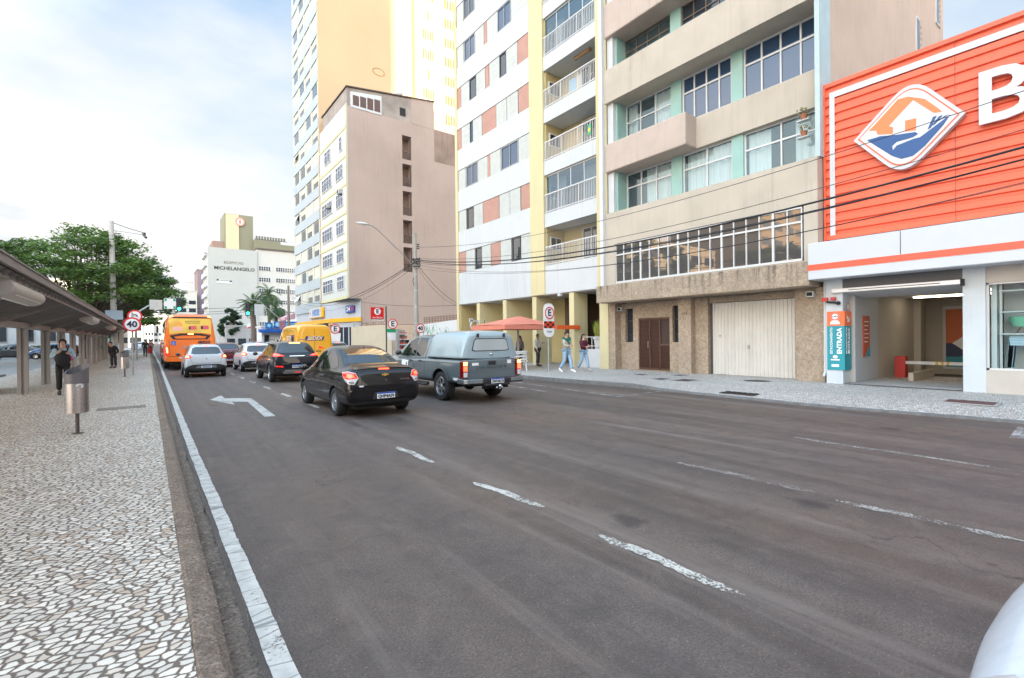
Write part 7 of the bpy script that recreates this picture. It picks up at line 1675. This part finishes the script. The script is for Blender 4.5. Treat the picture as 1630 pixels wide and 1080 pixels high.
# ================= people =================
SKIN = mat('skin', (.50,.30,.21), .6)
def skin_mesh(verts, edges, radii, sub=1):
    me = bpy.data.meshes.new('s'); me.from_pydata(verts, edges, []); o = bpy.data.objects.new('s', me); COL.objects.link(o)
    md = o.modifiers.new('skin','SKIN'); md.use_smooth_shade = True
    for i, r in enumerate(radii):
        d = me.skin_vertices[0].data[i]; d.radius = r if isinstance(r, tuple) else (r, r); d.use_root = (i == 0)
    sb = o.modifiers.new('sub','SUBSURF'); sb.levels = sb.render_levels = sub
    m2 = mesh_eval(o); bpy.data.objects.remove(o); return m2
def person(label, loc, rz, h=1.7, pose=None, top=(.3,.3,.3), legs=(.05,.05,.06), hair=(.03,.02,.015), long_hair=False, shoe=(.6,.6,.6), name='person', sit=False, collar=None, backpack=None, stole=None, knee_rip=False):
    """figure faces local +Y; pose maps joint names to local coordinates in units of a 1.7 m body"""
    k = h/1.7
    P = dict(pel=(0,0,.93), wai=(0,.0,1.06), che=(0,.0,1.28), nec=(0,.0,1.43), hd0=(0,.015,1.50), hd1=(0,.03,1.60), hd2=(0,.02,1.665),
             hl=(-.09,0,.90), kl=(-.10,.02,.49), al=(-.10,-.02,.09), tl=(-.10,.13,.035), hr=(.09,0,.90), kr=(.10,.02,.49), ar=(.10,-.02,.09), tr=(.10,.13,.035),
             sl=(-.18,0,1.375), el=(-.24,-.02,1.10), wl=(-.24,.06,.87), sr=(.18,0,1.375), er=(.24,-.02,1.10), wr=(.24,.06,.87))
    if pose: P.update(pose)
    t = thing(name, label, 'person', loc, rz, absolute=False)
    V = {n: Vector(p)*k for n, p in P.items()}
    names = list(V); idx = {n: i for i, n in enumerate(names)}
    verts = [tuple(V[n]) for n in names]
    E_ = [('pel','wai'),('wai','che'),('che','nec'),('nec','hd0'),('hd0','hd1'),('hd1','hd2'),('pel','hl'),('hl','kl'),('kl','al'),('al','tl'),('pel','hr'),('hr','kr'),('kr','ar'),('ar','tr'),('che','sl'),('sl','el'),('el','wl'),('che','sr'),('sr','er'),('er','wr')]
    rad = dict(pel=(.13,.10),wai=(.115,.085),che=(.14,.10),nec=(.055,.055),hd0=(.07,.08),hd1=(.078,.095),hd2=(.05,.06),hl=.085,kl=.055,al=.04,tl=.032,hr=.085,kr=.055,ar=.04,tr=.032,sl=.058,el=.042,wl=.030,sr=.058,er=.042,wr=.030)
    edges = [(idx[a], idx[b]) for a, b in E_]; radii = [tuple(x*k for x in rad[n]) if isinstance(rad[n], tuple) else rad[n]*k for n in names]
    # hands: palm and five bent fingers
    for w, e, s in (('wl','el',-1),('wr','er',1)):
        d = (V[w]-V[e]).normalized(); side = d.cross(Vector((0,1,0))); side = side.normalized() if side.length > .1 else Vector((1,0,0)); nrm = side.cross(d)
        palm = V[w]+d*.06*k; i0 = len(verts); verts.append(tuple(palm)); radii.append((.030*k,.018*k)); edges.append((idx[w], i0))
        for f, (o_, ln) in enumerate(((-.030,.055),(-.011,.068),(.009,.064),(.028,.05))):
            b0 = palm+d*.03*k+side*o_*k; m1 = b0+d*ln*.5*k+nrm*.008*k; m2 = b0+d*ln*.9*k+nrm*.025*k
            j = len(verts); verts += [tuple(b0),tuple(m1),tuple(m2)]; radii += [.009*k,.008*k,.007*k]; edges += [(i0,j),(j,j+1),(j+1,j+2)]
        b0 = palm-side*.034*k*s; j = len(verts); verts += [tuple(b0),tuple(b0+(d*.03-side*.02*s+nrm*.01)*k)]; radii += [.010*k,.008*k]; edges += [(i0,j),(j,j+1)]
    body = skin_mesh(verts, edges, radii, 1); body.materials.append(SKIN)
    bo = bpy.data.objects.new('body', body); COL.objects.link(bo); bo.parent = t; OFF[bo.name] = Vector((0,0,0))
    def cloth(nm, ns, es, rr, c, rough=.85):
        ii = {n: i for i, n in enumerate(ns)}; me = skin_mesh([tuple(V[n]) if n in V else tuple(EX[n]) for n in ns], [(ii[a], ii[b]) for a, b in es], rr, 1)
        me.materials.append(mat('cloth %.3f %.3f %.3f' % c, c, rough, var=.15, vs=8, world=False)); o = bpy.data.objects.new(nm, me); COL.objects.link(o); o.parent = t; OFF[o.name] = Vector((0,0,0)); return o
    EX = {'hem': V['pel']+(V['wai']-V['pel'])*-.15, 'cl': V['el'].lerp(V['wl'],.88), 'cr': V['er'].lerp(V['wr'],.88), 'nk': V['che'].lerp(V['nec'],.8), 'al2': V['kl'].lerp(V['al'],.9), 'ar2': V['kr'].lerp(V['ar'],.9)}
    jk = cloth('jacket', ['hem','wai','che','nk','sl','el','cl','sr','er','cr'], [('hem','wai'),('wai','che'),('che','nk'),('che','sl'),('sl','el'),('el','cl'),('che','sr'),('sr','er'),('er','cr')], [(.155*k,.125*k),(.15*k,.12*k),(.165*k,.125*k),.07*k,.08*k,.062*k,.05*k,.08*k,.062*k,.05*k], top)
    tr_ = cloth('trousers', ['pel','hl','kl','al2','hr','kr','ar2'], [('pel','hl'),('hl','kl'),('kl','al2'),('pel','hr'),('hr','kr'),('kr','ar2')], [(.145*k,.115*k),.10*k,.078*k,.072*k,.10*k,.078*k,.072*k], legs)
    for a, b in (('al','tl'),('ar','tr')):
        m = MB(); c = V[a].lerp(V[b],.5); d = (V[b]-V[a]).normalized()
        m.tube([V[a]-d*.05*k, V[a]+d*.02*k, c, V[b]+d*.05*k, V[b]+d*.08*k],[.035*k,.052*k,.05*k,.042*k,.02*k],10); m.build('shoe', mat('shoe %.2f' % shoe[0], shoe, .6), t, smooth=True)
    hc = V['hd1']; m = MB(); m.sphere(hc+Vector((0,-.018,.022))*k,(.092*k,.105*k,.105*k),16,10)
    if long_hair: m.tube([hc+Vector((0,-.08,.0))*k, hc+Vector((0,-.10,-.12))*k, hc+Vector((0,-.09,-.30))*k],[.08*k,.085*k,.04*k],10)
    # keep the face open: pull back vertices in front of the face
    nv = []
    for v in m.v:
        q = Vector(v)-hc
        if q.y > .03*k and q.z < .055*k: v = (v[0]*1.0, hc.y+.025*k, v[2])
        nv.append(tuple(v))
    m.v = nv; m.build('hair', mat('hair %.3f' % hair[0], hair, .7), bo, smooth=True)
    # face
    m = MB(); fy = hc.y+.088*k; m.sphere((hc.x, fy+.012*k, hc.z-.012*k),(.013*k,.022*k,.024*k),8,6); m.sphere((hc.x-.088*k,hc.y,hc.z-.01*k),(.012*k,.02*k,.03*k),8,6); m.sphere((hc.x+.088*k,hc.y,hc.z-.01*k),(.012*k,.02*k,.03*k),8,6); m.build('nose_and_ears', SKIN, bo, smooth=True)
    m = MB()
    for s in (-1,1): m.sphere((hc.x+s*.032*k, fy-.004*k, hc.z+.008*k),(.013*k,.01*k,.007*k),8,6); m.box(hc.x+s*.032*k-.018*k,hc.x+s*.032*k+.018*k,fy-.008*k,fy+.004*k,hc.z+.024*k,hc.z+.030*k)
    m.build('eyes', mat('eye dark', (.02,.015,.012), .3), bo); m = MB(); m.sphere((hc.x, fy-.002*k, hc.z-.05*k),(.022*k,.012*k,.007*k),8,6); m.build('mouth', mat('lips', (.38,.14,.12), .6), bo)
    if backpack:
        m = MB(); m.sphere((0,.20*k,1.13*k),(.19*k,.13*k,.24*k),16,10); bp = m.build('backpack', mat('black backpack', (.012,.012,.014), .8), t, smooth=True)
        m = MB(); 
        for s in (-1,1): m.tube([(s*.09*k,.18*k,1.34*k),(s*.12*k,.10*k,1.42*k),(s*.13*k,-.05*k,1.45*k)],.022*k,6)
        m.build('strap', mat('black backpack', (.012,.012,.014), .8), bp); m = MB(); m.sphere((-.17*k,.2*k,1.14*k),(.05*k,.05*k,.09*k),8,6); m.build('pink_lining', mat('pink cloth', (.6,.05,.2), .8), bp, smooth=True)
    if stole:
        m = MB(); m.tube([(-.19*k,.02*k,1.40*k),(-.1*k,.10*k,1.42*k),(.1*k,.11*k,1.38*k),(.18*k,.02*k,1.40*k),(.08*k,-.10*k,1.43*k),(-.1*k,-.11*k,1.43*k),(-.19*k,.02*k,1.40*k)],.06*k,10); m.tube([(0,.13*k,1.38*k),(.02*k,.16*k,1.24*k)],[.09*k,.05*k],8); sc = m.build('scarf', mat('green scarf', (.01,.12,.09), .85), jk, smooth=True)
        m = MB(); m.tube([(-.08*k,.17*k,1.40*k),(.06*k,.20*k,1.28*k)],.015*k,5); m.build('scarf_stripe', mat('yellow scarf stripe', (.6,.6,.08), .85), sc)
    return t
WALK = dict(hl=(-.09,0,.90), kl=(-.09,.14,.50), al=(-.09,.22,.10), tl=(-.09,.35,.05), hr=(.09,0,.90), kr=(.09,-.03,.49), ar=(.09,-.30,.13), tr=(.09,-.20,.04), el=(-.23,-.14,1.12), wl=(-.22,-.02,.90), er=(.23,.10,1.12), wr=(.21,.24,.97))
FOLD = dict(WALK); FOLD.update(el=(-.20,.06,1.12), wl=(-.06,.22,1.16), er=(.20,.06,1.12), wr=(.06,.23,1.12))
HOLD = dict(kl=(-.09,.10,.50), al=(-.09,.02,.12), tl=(-.09,.15,.04), kr=(.09,.04,.49), ar=(.09,-.1,.10), tr=(.09,.04,.035), el=(-.25,.02,1.14), wl=(-.13,.26,1.26), er=(.25,.02,1.14), wr=(.10,.27,1.30))
x, y = onZ(98, 631, .13)
person('person walking towards the camera in a pale blue jacket hugging a black backpack', (-2.0, 19.3, .13), R(186), 1.64, HOLD, (.33,.46,.54), (.012,.012,.014), (.02,.015,.012), True, (.03,.03,.035), backpack=True)
person('person in a grey sweatshirt with a green scarf and blue jeans walking with folded arms', (14.55, 15.15, .13), R(186), 1.76, FOLD, (.48,.45,.40), (.30,.45,.62), (.015,.01,.01), False, (.75,.75,.76), stole=True)
person('person with long dark hair in a maroon top and jeans behind the green scarf', (15.45, 15.0, .13), R(184), 1.66, FOLD, (.10,.012,.03), (.30,.43,.58), (.02,.012,.012), True, (.4,.36,.34))
person('person in a white shirt standing under the orange umbrella', (16.35, 19.2, .13), R(-150), 1.70, dict(el=(-.22,.02,1.14), wl=(-.10,.24,1.22)), (.72,.72,.74), (.05,.05,.06), (.10,.08,.07), False, (.03,.03,.035))
person('person with long dark hair and a grey coat under the orange umbrella', (15.55, 19.7, .13), R(100), 1.62, dict(), (.16,.15,.155), (.02,.02,.025), (.012,.010,.010), True, (.03,.03,.035))
person('person in black leaning at the far litter bin, dark haired', (-1.6, 36.5, .13), R(150), 1.62, dict(che=(0,.12,1.24), nec=(0,.2,1.36), hd0=(0,.24,1.42), hd1=(0,.28,1.51), hd2=(0,.27,1.57), sl=(-.18,.12,1.32), sr=(.18,.12,1.32)), (.012,.012,.014), (.02,.02,.03), (.012,.01,.01), False, (.03,.03,.035))
person('person in dark red standing behind the shelter posts', (-3.45, 37.2, .13), R(200), 1.62, dict(), (.12,.02,.04), (.02,.02,.03), (.012,.01,.01), False, (.03,.03,.035))
person('person in a blue jacket standing far along the shelter', (-3.2, 50, .13), R(180), 1.74, dict(), (.06,.12,.18), (.03,.03,.04), (.02,.015,.01), False, (.03,.03,.035))
person('person in a purple top far down the left footpath', (-.9, 52, .13), R(20), 1.66, WALK, (.08,.05,.22), (.02,.02,.04), (.02,.015,.01), False, (.03,.03,.035))
person('person in black walking far down the left footpath', (-.2, 60, .13), R(0), 1.72, WALK, (.03,.03,.03), (.03,.03,.04), (.02,.015,.01), False, (.03,.03,.035))
person('person in a pink top further along the left footpath', (.3, 70, .13), R(0), 1.68, WALK, (.55,.22,.25), (.05,.05,.1), (.02,.015,.01), False, (.03,.03,.035))
person('person in black standing by the fruit stall beyond the pickup', (15.35, 33.2, .13), R(170), 1.72, dict(), (.015,.015,.018), (.02,.02,.03), (.012,.01,.01), False, (.03,.03,.035))
person('person with pink bag beside the fruit stall', (14.75, 32.6, .13), R(60), 1.62, dict(), (.30,.10,.15), (.03,.03,.05), (.03,.02,.015), True, (.03,.03,.035))
# ================= umbrella, benches, stall =================
t = thing('market_umbrella', 'faded orange market umbrella open on a grey pole in front of the yellow pillars', 'umbrella', (14.6,18.6,RZ))
ax, ay = 14.55, 18.5; zr, za = 2.25, 2.72
c4 = [(ax-1.75,ay-1.2),(ax+1.55,ay-1.2),(ax+1.55,ay+1.6),(ax-1.75,ay+1.6)]
m = MB(); vs = [(x,y,zr) for x, y in c4]+[(ax,ay,za)]+[(x,y,zr-.2) for x, y in c4]+[((c4[i][0]+c4[(i+1)%4][0])/2,(c4[i][1]+c4[(i+1)%4][1])/2,zr+.04) for i in range(4)]
fs = []
for i in range(4): j = (i+1)%4; fs += [(i,9+i,4),(9+i,j,4),(i,j,5+j,5+i)]
m.add(vs, fs); cn = m.build('canopy', mat('faded orange canvas', (.66,.22,.15), .8, var=.12, vs=2), t)
m = MB(); m.box(ax+1.4,ax+3.0,ay-1.25,ay-1.15,zr-.2,zr+.0); m.build('valance', mat('bright orange canvas', (.72,.11,.02), .8), t)
m = MB(); m.cyl((ax-.05,ay,RZ),(ax-.05,ay,za),.05,n=12); m.build('pole', mat('grey pole', (.30,.31,.32), .5, .4), t); m = MB(); m.cyl((ax-.05,ay,RZ),(ax-.05,ay,RZ+.12),.25,.2,n=16); m.build('foot', M_CONC, t)
m = MB()
for x, y in c4: m.cyl((ax-.05,ay,za-.55),((x+ax)/2,(y+ay)/2,(zr+za)/2-.03),.012,n=5); m.cyl((ax,ay,za-.03),(x,y,zr-.01),.012,n=5)
m.build('ribs', mat('bright rib', (.45,.44,.42), .4, .6), t)
def seatbench(x, y, lab, w=1.9):
    t = thing('plastic_bench', lab, 'bench', (x,y,RZ)); mw = mat('white plastic', (.72,.72,.74), .45)
    m = MB(); m.box(x-w/2,x+w/2,y,y+.42,RZ+.40,RZ+.44); m.build('seat', mw, t, bevel=.01)
    m = MB()
    for z, a in ((.50,0),(.64,0),(.78,0)): m.box(x-w/2,x+w/2,y-.05,y-.01,RZ+z,RZ+z+.07)
    for u in (-w/2,-.02,w/2-.06): m.box(x+u,x+u+.06,y-.05,y-.01,RZ+.44,RZ+.88)
    m.box(x-w/2,x+w/2,y-.05,y-.01,RZ+.86,RZ+.92); m.build('backrest', mw, t)
    for u in (-w/2+.05,w/2-.1):
        for v in (.0,.36): l = MB(); l.prism([(y+v,RZ+.40),(y+v+.05,RZ+.40),(y+v+(.09 if v else -.02),RZ),(y+v+(.04 if v else -.07),RZ)],'x',x+u,x+u+.05); l.build('leg', mw, t)
seatbench(13.15, 17.2, 'white slatted plastic bench with its back to the road under the umbrella', 1.7)
t = thing('tire_display', 'white wheel rim sign standing on a bracket before the leftmost yellow pillar', 'sign', (15.6,23,RZ))
x, z = onY(756, 519, 21.5); m = MB(); m.tube([(x+.26*math.cos(a),21.5,z+.26*math.sin(a)) for a in [i*.35 for i in range(19)]],.05,6); m.cyl((x,21.5,RZ),(x,21.5,z),.03); m.box(x-.35,x-.15,21.45,21.5,z+.2,z+.4); m.box(x-.3,x+.5,21.45,21.5,z+.24,z+.29); m.build('wheel_ring', mat('old white metal', (.5,.53,.52), .5), t)
m = MB(); m.cyl((x+.5,21.5,z-.35),(x+.62,21.5,z+.3),.02,n=5); m.build('stick', M_DFR, t)
st_ = thing('fruit_stall', 'tall display rack with a grey side holding rows of red fruit by the car park', 'stall', (14.55,32.6,RZ))
m = MB(); m.box(14.25,14.45,32.3,32.5,RZ,2.35); m.box(14.45,15.05,32.7,32.76,RZ,2.3); m.build('rack_frame', mat('grey rack', (.28,.27,.27), .6), st_)
for k in range(5):
    z = .45+k*.38; m = MB(); m.box(14.45,15.05,32.2,32.7,z,z+.05); m.build('shelf', M_WHITE, st_)
    f = thing('fruit_row', 'row of red fruit on the %s shelf of the stall' % ('lowest','second','middle','fourth','top')[k], 'fruit', (14.75,32.4,z+.05), group='fruit on the stall')
    m = MB()
    for i in range(5): m.sphere((14.52+i*.115,32.32,z+.11),.056,8,6)
    m.build('fruit', mat('red orange fruit', (.5,.07,.02), .4, var=.3, vs=5), f, smooth=True)
x, z = onY(1, 1, 40)
t = thing('red_easel', 'small red easel board on the far left footpath', 'sign', (.4,56,.13))
m = MB(); m.box(-.02,.36,62,62.03,.4,1.0); m.build('board', mat('board red', (.62,.01,.015), .4), t); m = MB(); m.cyl((0,61.9,.13),(.03,62,1.1),.02,n=5); m.cyl((.36,61.9,.13),(.32,62,1.1),.02,n=5); m.build('leg', M_DFR, t)
# ================= trees =================
def leaf_mat(name, a, b, c):
    m, nt, bs = nodes_of(name)
    g = nt.nodes.new('ShaderNodeNewGeometry'); P = coords(nt)
    col = mixc(nt, g.outputs['Random Per Island'], a, b)
    col = mixc(nt, ramp(nt, noise(nt, P, .55, 3), .45, .62), col, c)
    L(nt, col, bs.inputs['Base Color']); bs.inputs['Roughness'].default_value = .55
    tr = nt.nodes.new('ShaderNodeBsdfTranslucent'); L(nt, col, tr.inputs[0]); x = nt.nodes.new('ShaderNodeMixShader'); x.inputs[0].default_value = .35
    L(nt, bs.outputs[0], x.inputs[1]); L(nt, tr.outputs[0], x.inputs[2]); L(nt, x.outputs[0], nt.nodes['Material Output'].inputs[0]); return m
LEAF = leaf_mat('feathery green leaves', (.07,.16,.035), (.24,.34,.07), (.08,.12,.04))
BARK = mat('tree bark', (.13,.10,.08), .9, var=.4, vs=5, bmp=.8, bs=25)
def tree(label, x, y, h, rx, ry, z0, clumps, leaves, seed, size=.24, kind='tree', leaf=None, trunk=.32, flat=.5, lean=0):
    rr = random.Random(seed); t = thing(kind, label, 'tree', (x,y,.1)); m = MB(); tips = []
    fork = z0*.55
    m.tube([(x,y,.0),(x+rr.uniform(-.15,.15),y,fork*.5),(x+rr.uniform(-.3,.3),y,fork)],[trunk*1.25,trunk,trunk*.85],10)
    for i in range(clumps):
        a = rr.uniform(0,2*math.pi); u = math.sqrt(rr.random()); cx = x+lean+rx*u*math.cos(a); cy = y+ry*u*math.sin(a)
        top = z0+(h-z0)*math.sqrt(max(0,1-(u*.94)**2)); cz = top-rr.random()**1.6*(top-z0*.82)*.75
        tips.append((Vector((cx,cy,cz)), u))
    for i in range(0, len(tips), 3):
        p, u = tips[i]; b = Vector((x,y,fork)); md = b.lerp(p,.45)+Vector((rr.uniform(-.4,.4),rr.uniform(-.4,.4),rr.uniform(.1,.7)))
        r0 = rr.uniform(.10,.2)*trunk/.32; m.tube([b+Vector((rr.uniform(-.1,.1),rr.uniform(-.1,.1),-.3)), b.lerp(md,.5)+Vector((0,0,.15)), md, md.lerp(p,.6)+Vector((rr.uniform(-.3,.3),0,.1)), p],[r0,r0*.8,r0*.55,r0*.3,.02],6)
    m.build('trunk', BARK, t, smooth=True)
    lv = MB()
    for c, u in tips:
        cr = rr.uniform(.55,1.4)*rx*.13+.3
        for k in range(leaves):
            d = Vector((rr.gauss(0,1),rr.gauss(0,1),rr.gauss(0,.5)*flat*2)); d = d.normalized()*cr*rr.random()**.45; d.z *= flat
            p = c+d; s = size*rr.uniform(.6,1.3); a = rr.uniform(0,6.28); tl = rr.uniform(-.5,.5)
            e1 = Vector((math.cos(a), math.sin(a), tl*1.2)).normalized()*s; e2 = Vector((-math.sin(a), math.cos(a), rr.uniform(-1.2,1.2))).normalized()*s*.38
            lv.add([p-e1,p+e2*.9,p+e1,p-e2*.9],[(0,1,2,3)])
    me = bpy.data.meshes.new('crown'); o0 = OFF[t.name]; me.from_pydata([tuple(Vector(v)-o0) for v in lv.v], [], lv.f); me.materials.append(leaf or LEAF)
    o = bpy.data.objects.new('crown', me); COL.objects.link(o); o.parent = t
    return t
tree('wide spreading green tree rising behind the bus shelter', -4.5, 58, 11.9, 6.6, 6.5, 4.0, 235, 130, 5, .2, flat=.5)
tree('second dark tree crown filling the gap to the right above the bus', -3.2, 68, 10.6, 4.5, 5, 4.4, 110, 150, 8, .2, flat=.55, lean=2.0, trunk=.24, leaf=leaf_mat('darker green leaves', (.05,.11,.035), (.13,.21,.06), (.04,.08,.04)))
tree('tree at the left edge of view with ragged high branches', -15.0, 58, 12.0, 4.6, 5.5, 6.5, 26, 120, 12, .22, flat=.42)
tree('small thinner tree right behind the shelter roof on the left', -8.6, 48, 8.6, 2.8, 3.2, 4.6, 28, 120, 15, .20, flat=.42)
tree('tree further along the street left of the bus', -3.5, 86, 9.5, 4.5, 4, 3.5, 60, 150, 21, .28)
tree('small bushy conifer among the poles before the lettered wall', 14.6, 122, 8.6, 2.1, 2.1, 1.6, 46, 150, 31, .32, leaf=leaf_mat('conifer green', (.03,.08,.03), (.08,.16,.05), (.03,.06,.04)), flat=.9)
t = thing('clipped_hedge', 'clipped green hedge in front of the white house', 'hedge', (-14,76.8,.1))
m = MB(); rr = random.Random(5)
for k in range(9000):
    p = Vector((rr.uniform(-24,-8.5), rr.uniform(76.3,77.4), .13+rr.random()**.7*1.15)); a = rr.uniform(0,6.28); s = rr.uniform(.06,.12); e = Vector((math.cos(a),math.sin(a)*.4,rr.uniform(-.6,.6)))*s; f = Vector((-math.sin(a),.3,rr.uniform(-.8,.8)))*s*.6
    m.add([p-e,p+f,p+e,p-f],[(0,1,2,3)])
m.build('foliage', leaf_mat('hedge green', (.06,.11,.02), (.14,.18,.04), (.07,.09,.03)), t); m = MB(); m.box(-24,-8.5,76.5,77.2,.1,.95); m.build('hedge_core', mat('hedge twigs', (.03,.035,.015), .9), t)
PALM = leaf_mat('palm fronds', (.05,.11,.03), (.12,.19,.06), (.05,.09,.04))
def palm(label, px, pyt, Y, rc, seed, drop=1.0, n=26, tr=.3):
    rr = random.Random(seed); x, zt = onY(px, pyt, Y); t = thing('palm_tree', label, 'tree', (x,Y,.1)); m = MB(); pts = [(x+.12*math.sin(i*.5),Y,zt*i/10) for i in range(11)]
    m.tube(pts, [tr*(1.25-.3*i/10)+(.03 if i%2 else 0) for i in range(11)], 10); m.build('trunk', mat('palm bark', (.15,.115,.10), .9, var=.4, vs=6, bmp=.8, bs=20), t)
    lv = MB()
    for i in range(n):
        a = rr.uniform(0,2*math.pi); el = rr.uniform(-.35,1.35); l = rc*rr.uniform(.8,1.1); pr = Vector((x,Y,zt)); d = Vector((math.cos(a)*math.cos(el), math.sin(a)*math.cos(el), math.sin(el)))
        segs = 9; pts = [pr.copy()]
        for s_ in range(segs): d = (d+Vector((0,0,-.16*drop))).normalized(); pts.append(pts[-1]+d*l/segs)
        for s_ in range(segs):
            A, B = pts[s_], pts[s_+1]; dd = (B-A).normalized(); sd = dd.cross(Vector((0,0,1))); sd = sd.normalized() if sd.length > .05 else Vector((1,0,0)); wl = .62*math.sin(math.pi*(s_+1)/(segs+1.2))*rc*.28
            for q in range(3):
                P0 = A.lerp(B,q/3)
                for sgn in (-1,1): tip = P0+sd*sgn*wl+dd*wl*.55+Vector((0,0,-.35*wl)); lv.add([P0,P0+dd*.10,tip],[(0,1,2)])
        lv.tube(pts, [.035]*len(pts), 3)
    lv.build('fronds', PALM, t); return t
palm('short thick-trunked palm left of the taller ones', 403, 486, 104, 3.1, 3, .9, 50, .45)
palm('tallest palm with drooping fronds before the white office windows', 427.5, 470, 112, 3.8, 6, 1.4, 48, .26)
palm('palm of middle height right of the tallest one', 440, 492, 108, 3.3, 9, 1.4, 44, .26)
# ================= off-frame neighbours that windows mirror, then unseen blocks added for shade =================
M_GOLD = mat('cream sunlit flats', (.62,.50,.34), .8, var=.1, vs=.3, streak=.2)
block('apartment_tower', 'cream block of flats across the square, outside the photo and mirrored in windows', -60, -26, 48, 62, 17, M_GOLD, 5, 8, z0=2, pitch=3.1)
block('apartment_tower', 'tan block of flats farther back outside the photo to the left', -80, -52, 40, 58, 30, mat('tan flats', (.50,.36,.22), .8, var=.1), 9, 6, z0=2, pitch=3.1)
tree('street tree outside the frame on the left that windows mirror', -17, 38, 14, 7, 6, 4.5, 90, 110, 41, .36)
tree('second street tree outside the frame on the left', -24, 26, 12, 5.5, 5.5, 4.5, 60, 110, 42, .36)
block('tall_shade_block', 'tall pale block added behind the camera to shade the street', -16, 17.3, -62, -48, 74, mat('pale shade block concrete', (.55,.55,.56), .7, var=.05), 12, 6, z0=3, pitch=5.5)  # unseen block added for its shadow over the street and tower
block('side_shade_block', 'lower block added behind the camera on the right to shade the peach wall', 17.2, 62, -30, -20, 22.6, M_CRM, 0, 0)  # added out of view so its shadow covers the peach wall
block('plaza_shade_block', 'block added behind the camera on the far left to shade low walls', -70, -16.5, -62, -48, 26, M_CRM, 4, 8, z0=3, pitch=5)  # unseen, put in to keep sun off the low walls at left
# ================= world, sun, camera =================
w = bpy.data.worlds.new('World'); SC.world = w; w.use_nodes = True; nt = w.node_tree
bg = nt.nodes['Background']
SUN = Vector((-.08,-1,.145)).normalized()
elev = math.asin(SUN.z); az = math.atan2(SUN.x, SUN.y)
sky = nt.nodes.new('ShaderNodeTexSky'); sky.sky_type = 'NISHITA'; sky.sun_disc = False; sky.sun_elevation = elev; sky.sun_rotation = az
sky.air_density = 1.0; sky.dust_density = 1.5; sky.ozone_density = 1.0
tc = nt.nodes.new('ShaderNodeTexCoord'); G = tc.outputs['Generated']
sp = nt.nodes.new('ShaderNodeSeparateXYZ'); L(nt, G, sp.inputs[0]); Z = sp.outputs[2]
def cn(scale, sc, det=6, loc=(0,0,0)):
    mp = nt.nodes.new('ShaderNodeMapping'); mp.inputs['Scale'].default_value = scale; mp.inputs['Location'].default_value = loc; L(nt, G, mp.inputs[0]); return noise(nt, mp.outputs[0], sc, det, .55)
n1 = cn((1,1,2.6), 2.1, 7, (.35,.1,.0)); n2 = cn((1,1,3.2), 3.4, 5, (2.1,.4,.2))
# cloud cover grows towards the horizon
low = ramp(nt, Z, .03, .62, 1.0, 0.0)
cov = math_(nt, 'ADD', math_(nt, 'MULTIPLY', low, .62), math_(nt, 'SUBTRACT', n1, .40))
cm = ramp(nt, cov, .16, .60)
CW = .95
cloud = mixc(nt, math_(nt, 'MULTIPLY', ramp(nt, n2, .50, .62), ramp(nt, Z, .36, .14, 0, .9)), (4.1,4.05,4.0), (2.75,3.0,3.2))
blue = mixc(nt, ramp(nt, Z, .1, .75), (3.1,3.45,3.65), (1.38,2.32,3.7))
base = mixc(nt, .85, sky.outputs[0], blue)
col = mixc(nt, cm, base, cloud)
# boost added: unseen sky overhead and behind-left brightened to light the street
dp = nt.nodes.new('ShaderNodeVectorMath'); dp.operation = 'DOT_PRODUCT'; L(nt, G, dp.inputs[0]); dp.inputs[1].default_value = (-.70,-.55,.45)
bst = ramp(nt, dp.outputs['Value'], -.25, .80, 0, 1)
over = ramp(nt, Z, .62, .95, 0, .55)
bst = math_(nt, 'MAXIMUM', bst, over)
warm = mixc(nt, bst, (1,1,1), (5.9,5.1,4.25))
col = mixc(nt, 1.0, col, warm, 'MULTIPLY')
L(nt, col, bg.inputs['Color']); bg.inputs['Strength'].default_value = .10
sl = bpy.data.lights.new('sun', 'SUN'); sl.energy = 5.0; sl.angle = R(.6); sl.color = (1.0,.80,.55)
so = bpy.data.objects.new('sun', sl); COL.objects.link(so); so.rotation_euler = (-SUN).to_track_quat('-Z','Y').to_euler()
cam = bpy.data.cameras.new('camera'); co = bpy.data.objects.new('camera', cam); COL.objects.link(co)
cam.sensor_fit = 'HORIZONTAL'; cam.sensor_width = 36.0; cam.lens = 36.0*FPX/1630; cam.clip_start = .05; cam.clip_end = 3000
rt = Vector((xd.x, yd.x, up.x)); dn = Vector((xd.y, yd.y, up.y)); fw = Vector((xd.z, yd.z, up.z))
co.matrix_world = Matrix(((rt.x,-dn.x,-fw.x,0),(rt.y,-dn.y,-fw.y,0),(rt.z,-dn.z,-fw.z,H),(0,0,0,1)))
cam.dof.use_dof = True; cam.dof.focus_distance = 14; cam.dof.aperture_fstop = 5.6
SC.camera = co
SC.view_settings.view_transform = 'Standard'; SC.view_settings.look = 'None'; SC.view_settings.exposure = 1.46; SC.view_settings.gamma = 1.0
SC.render.engine = 'CYCLES'; SC.cycles.max_bounces = 6; SC.cycles.transparent_max_bounces = 12; SC.cycles.diffuse_bounces = 3; SC.cycles.glossy_bounces = 3
SC.cycles.use_denoising = True; SC.cycles.sample_clamp_indirect = 6
# parts inherit their thing's identity: drop empty slots, keep names plain
bpy.context.view_layer.update()
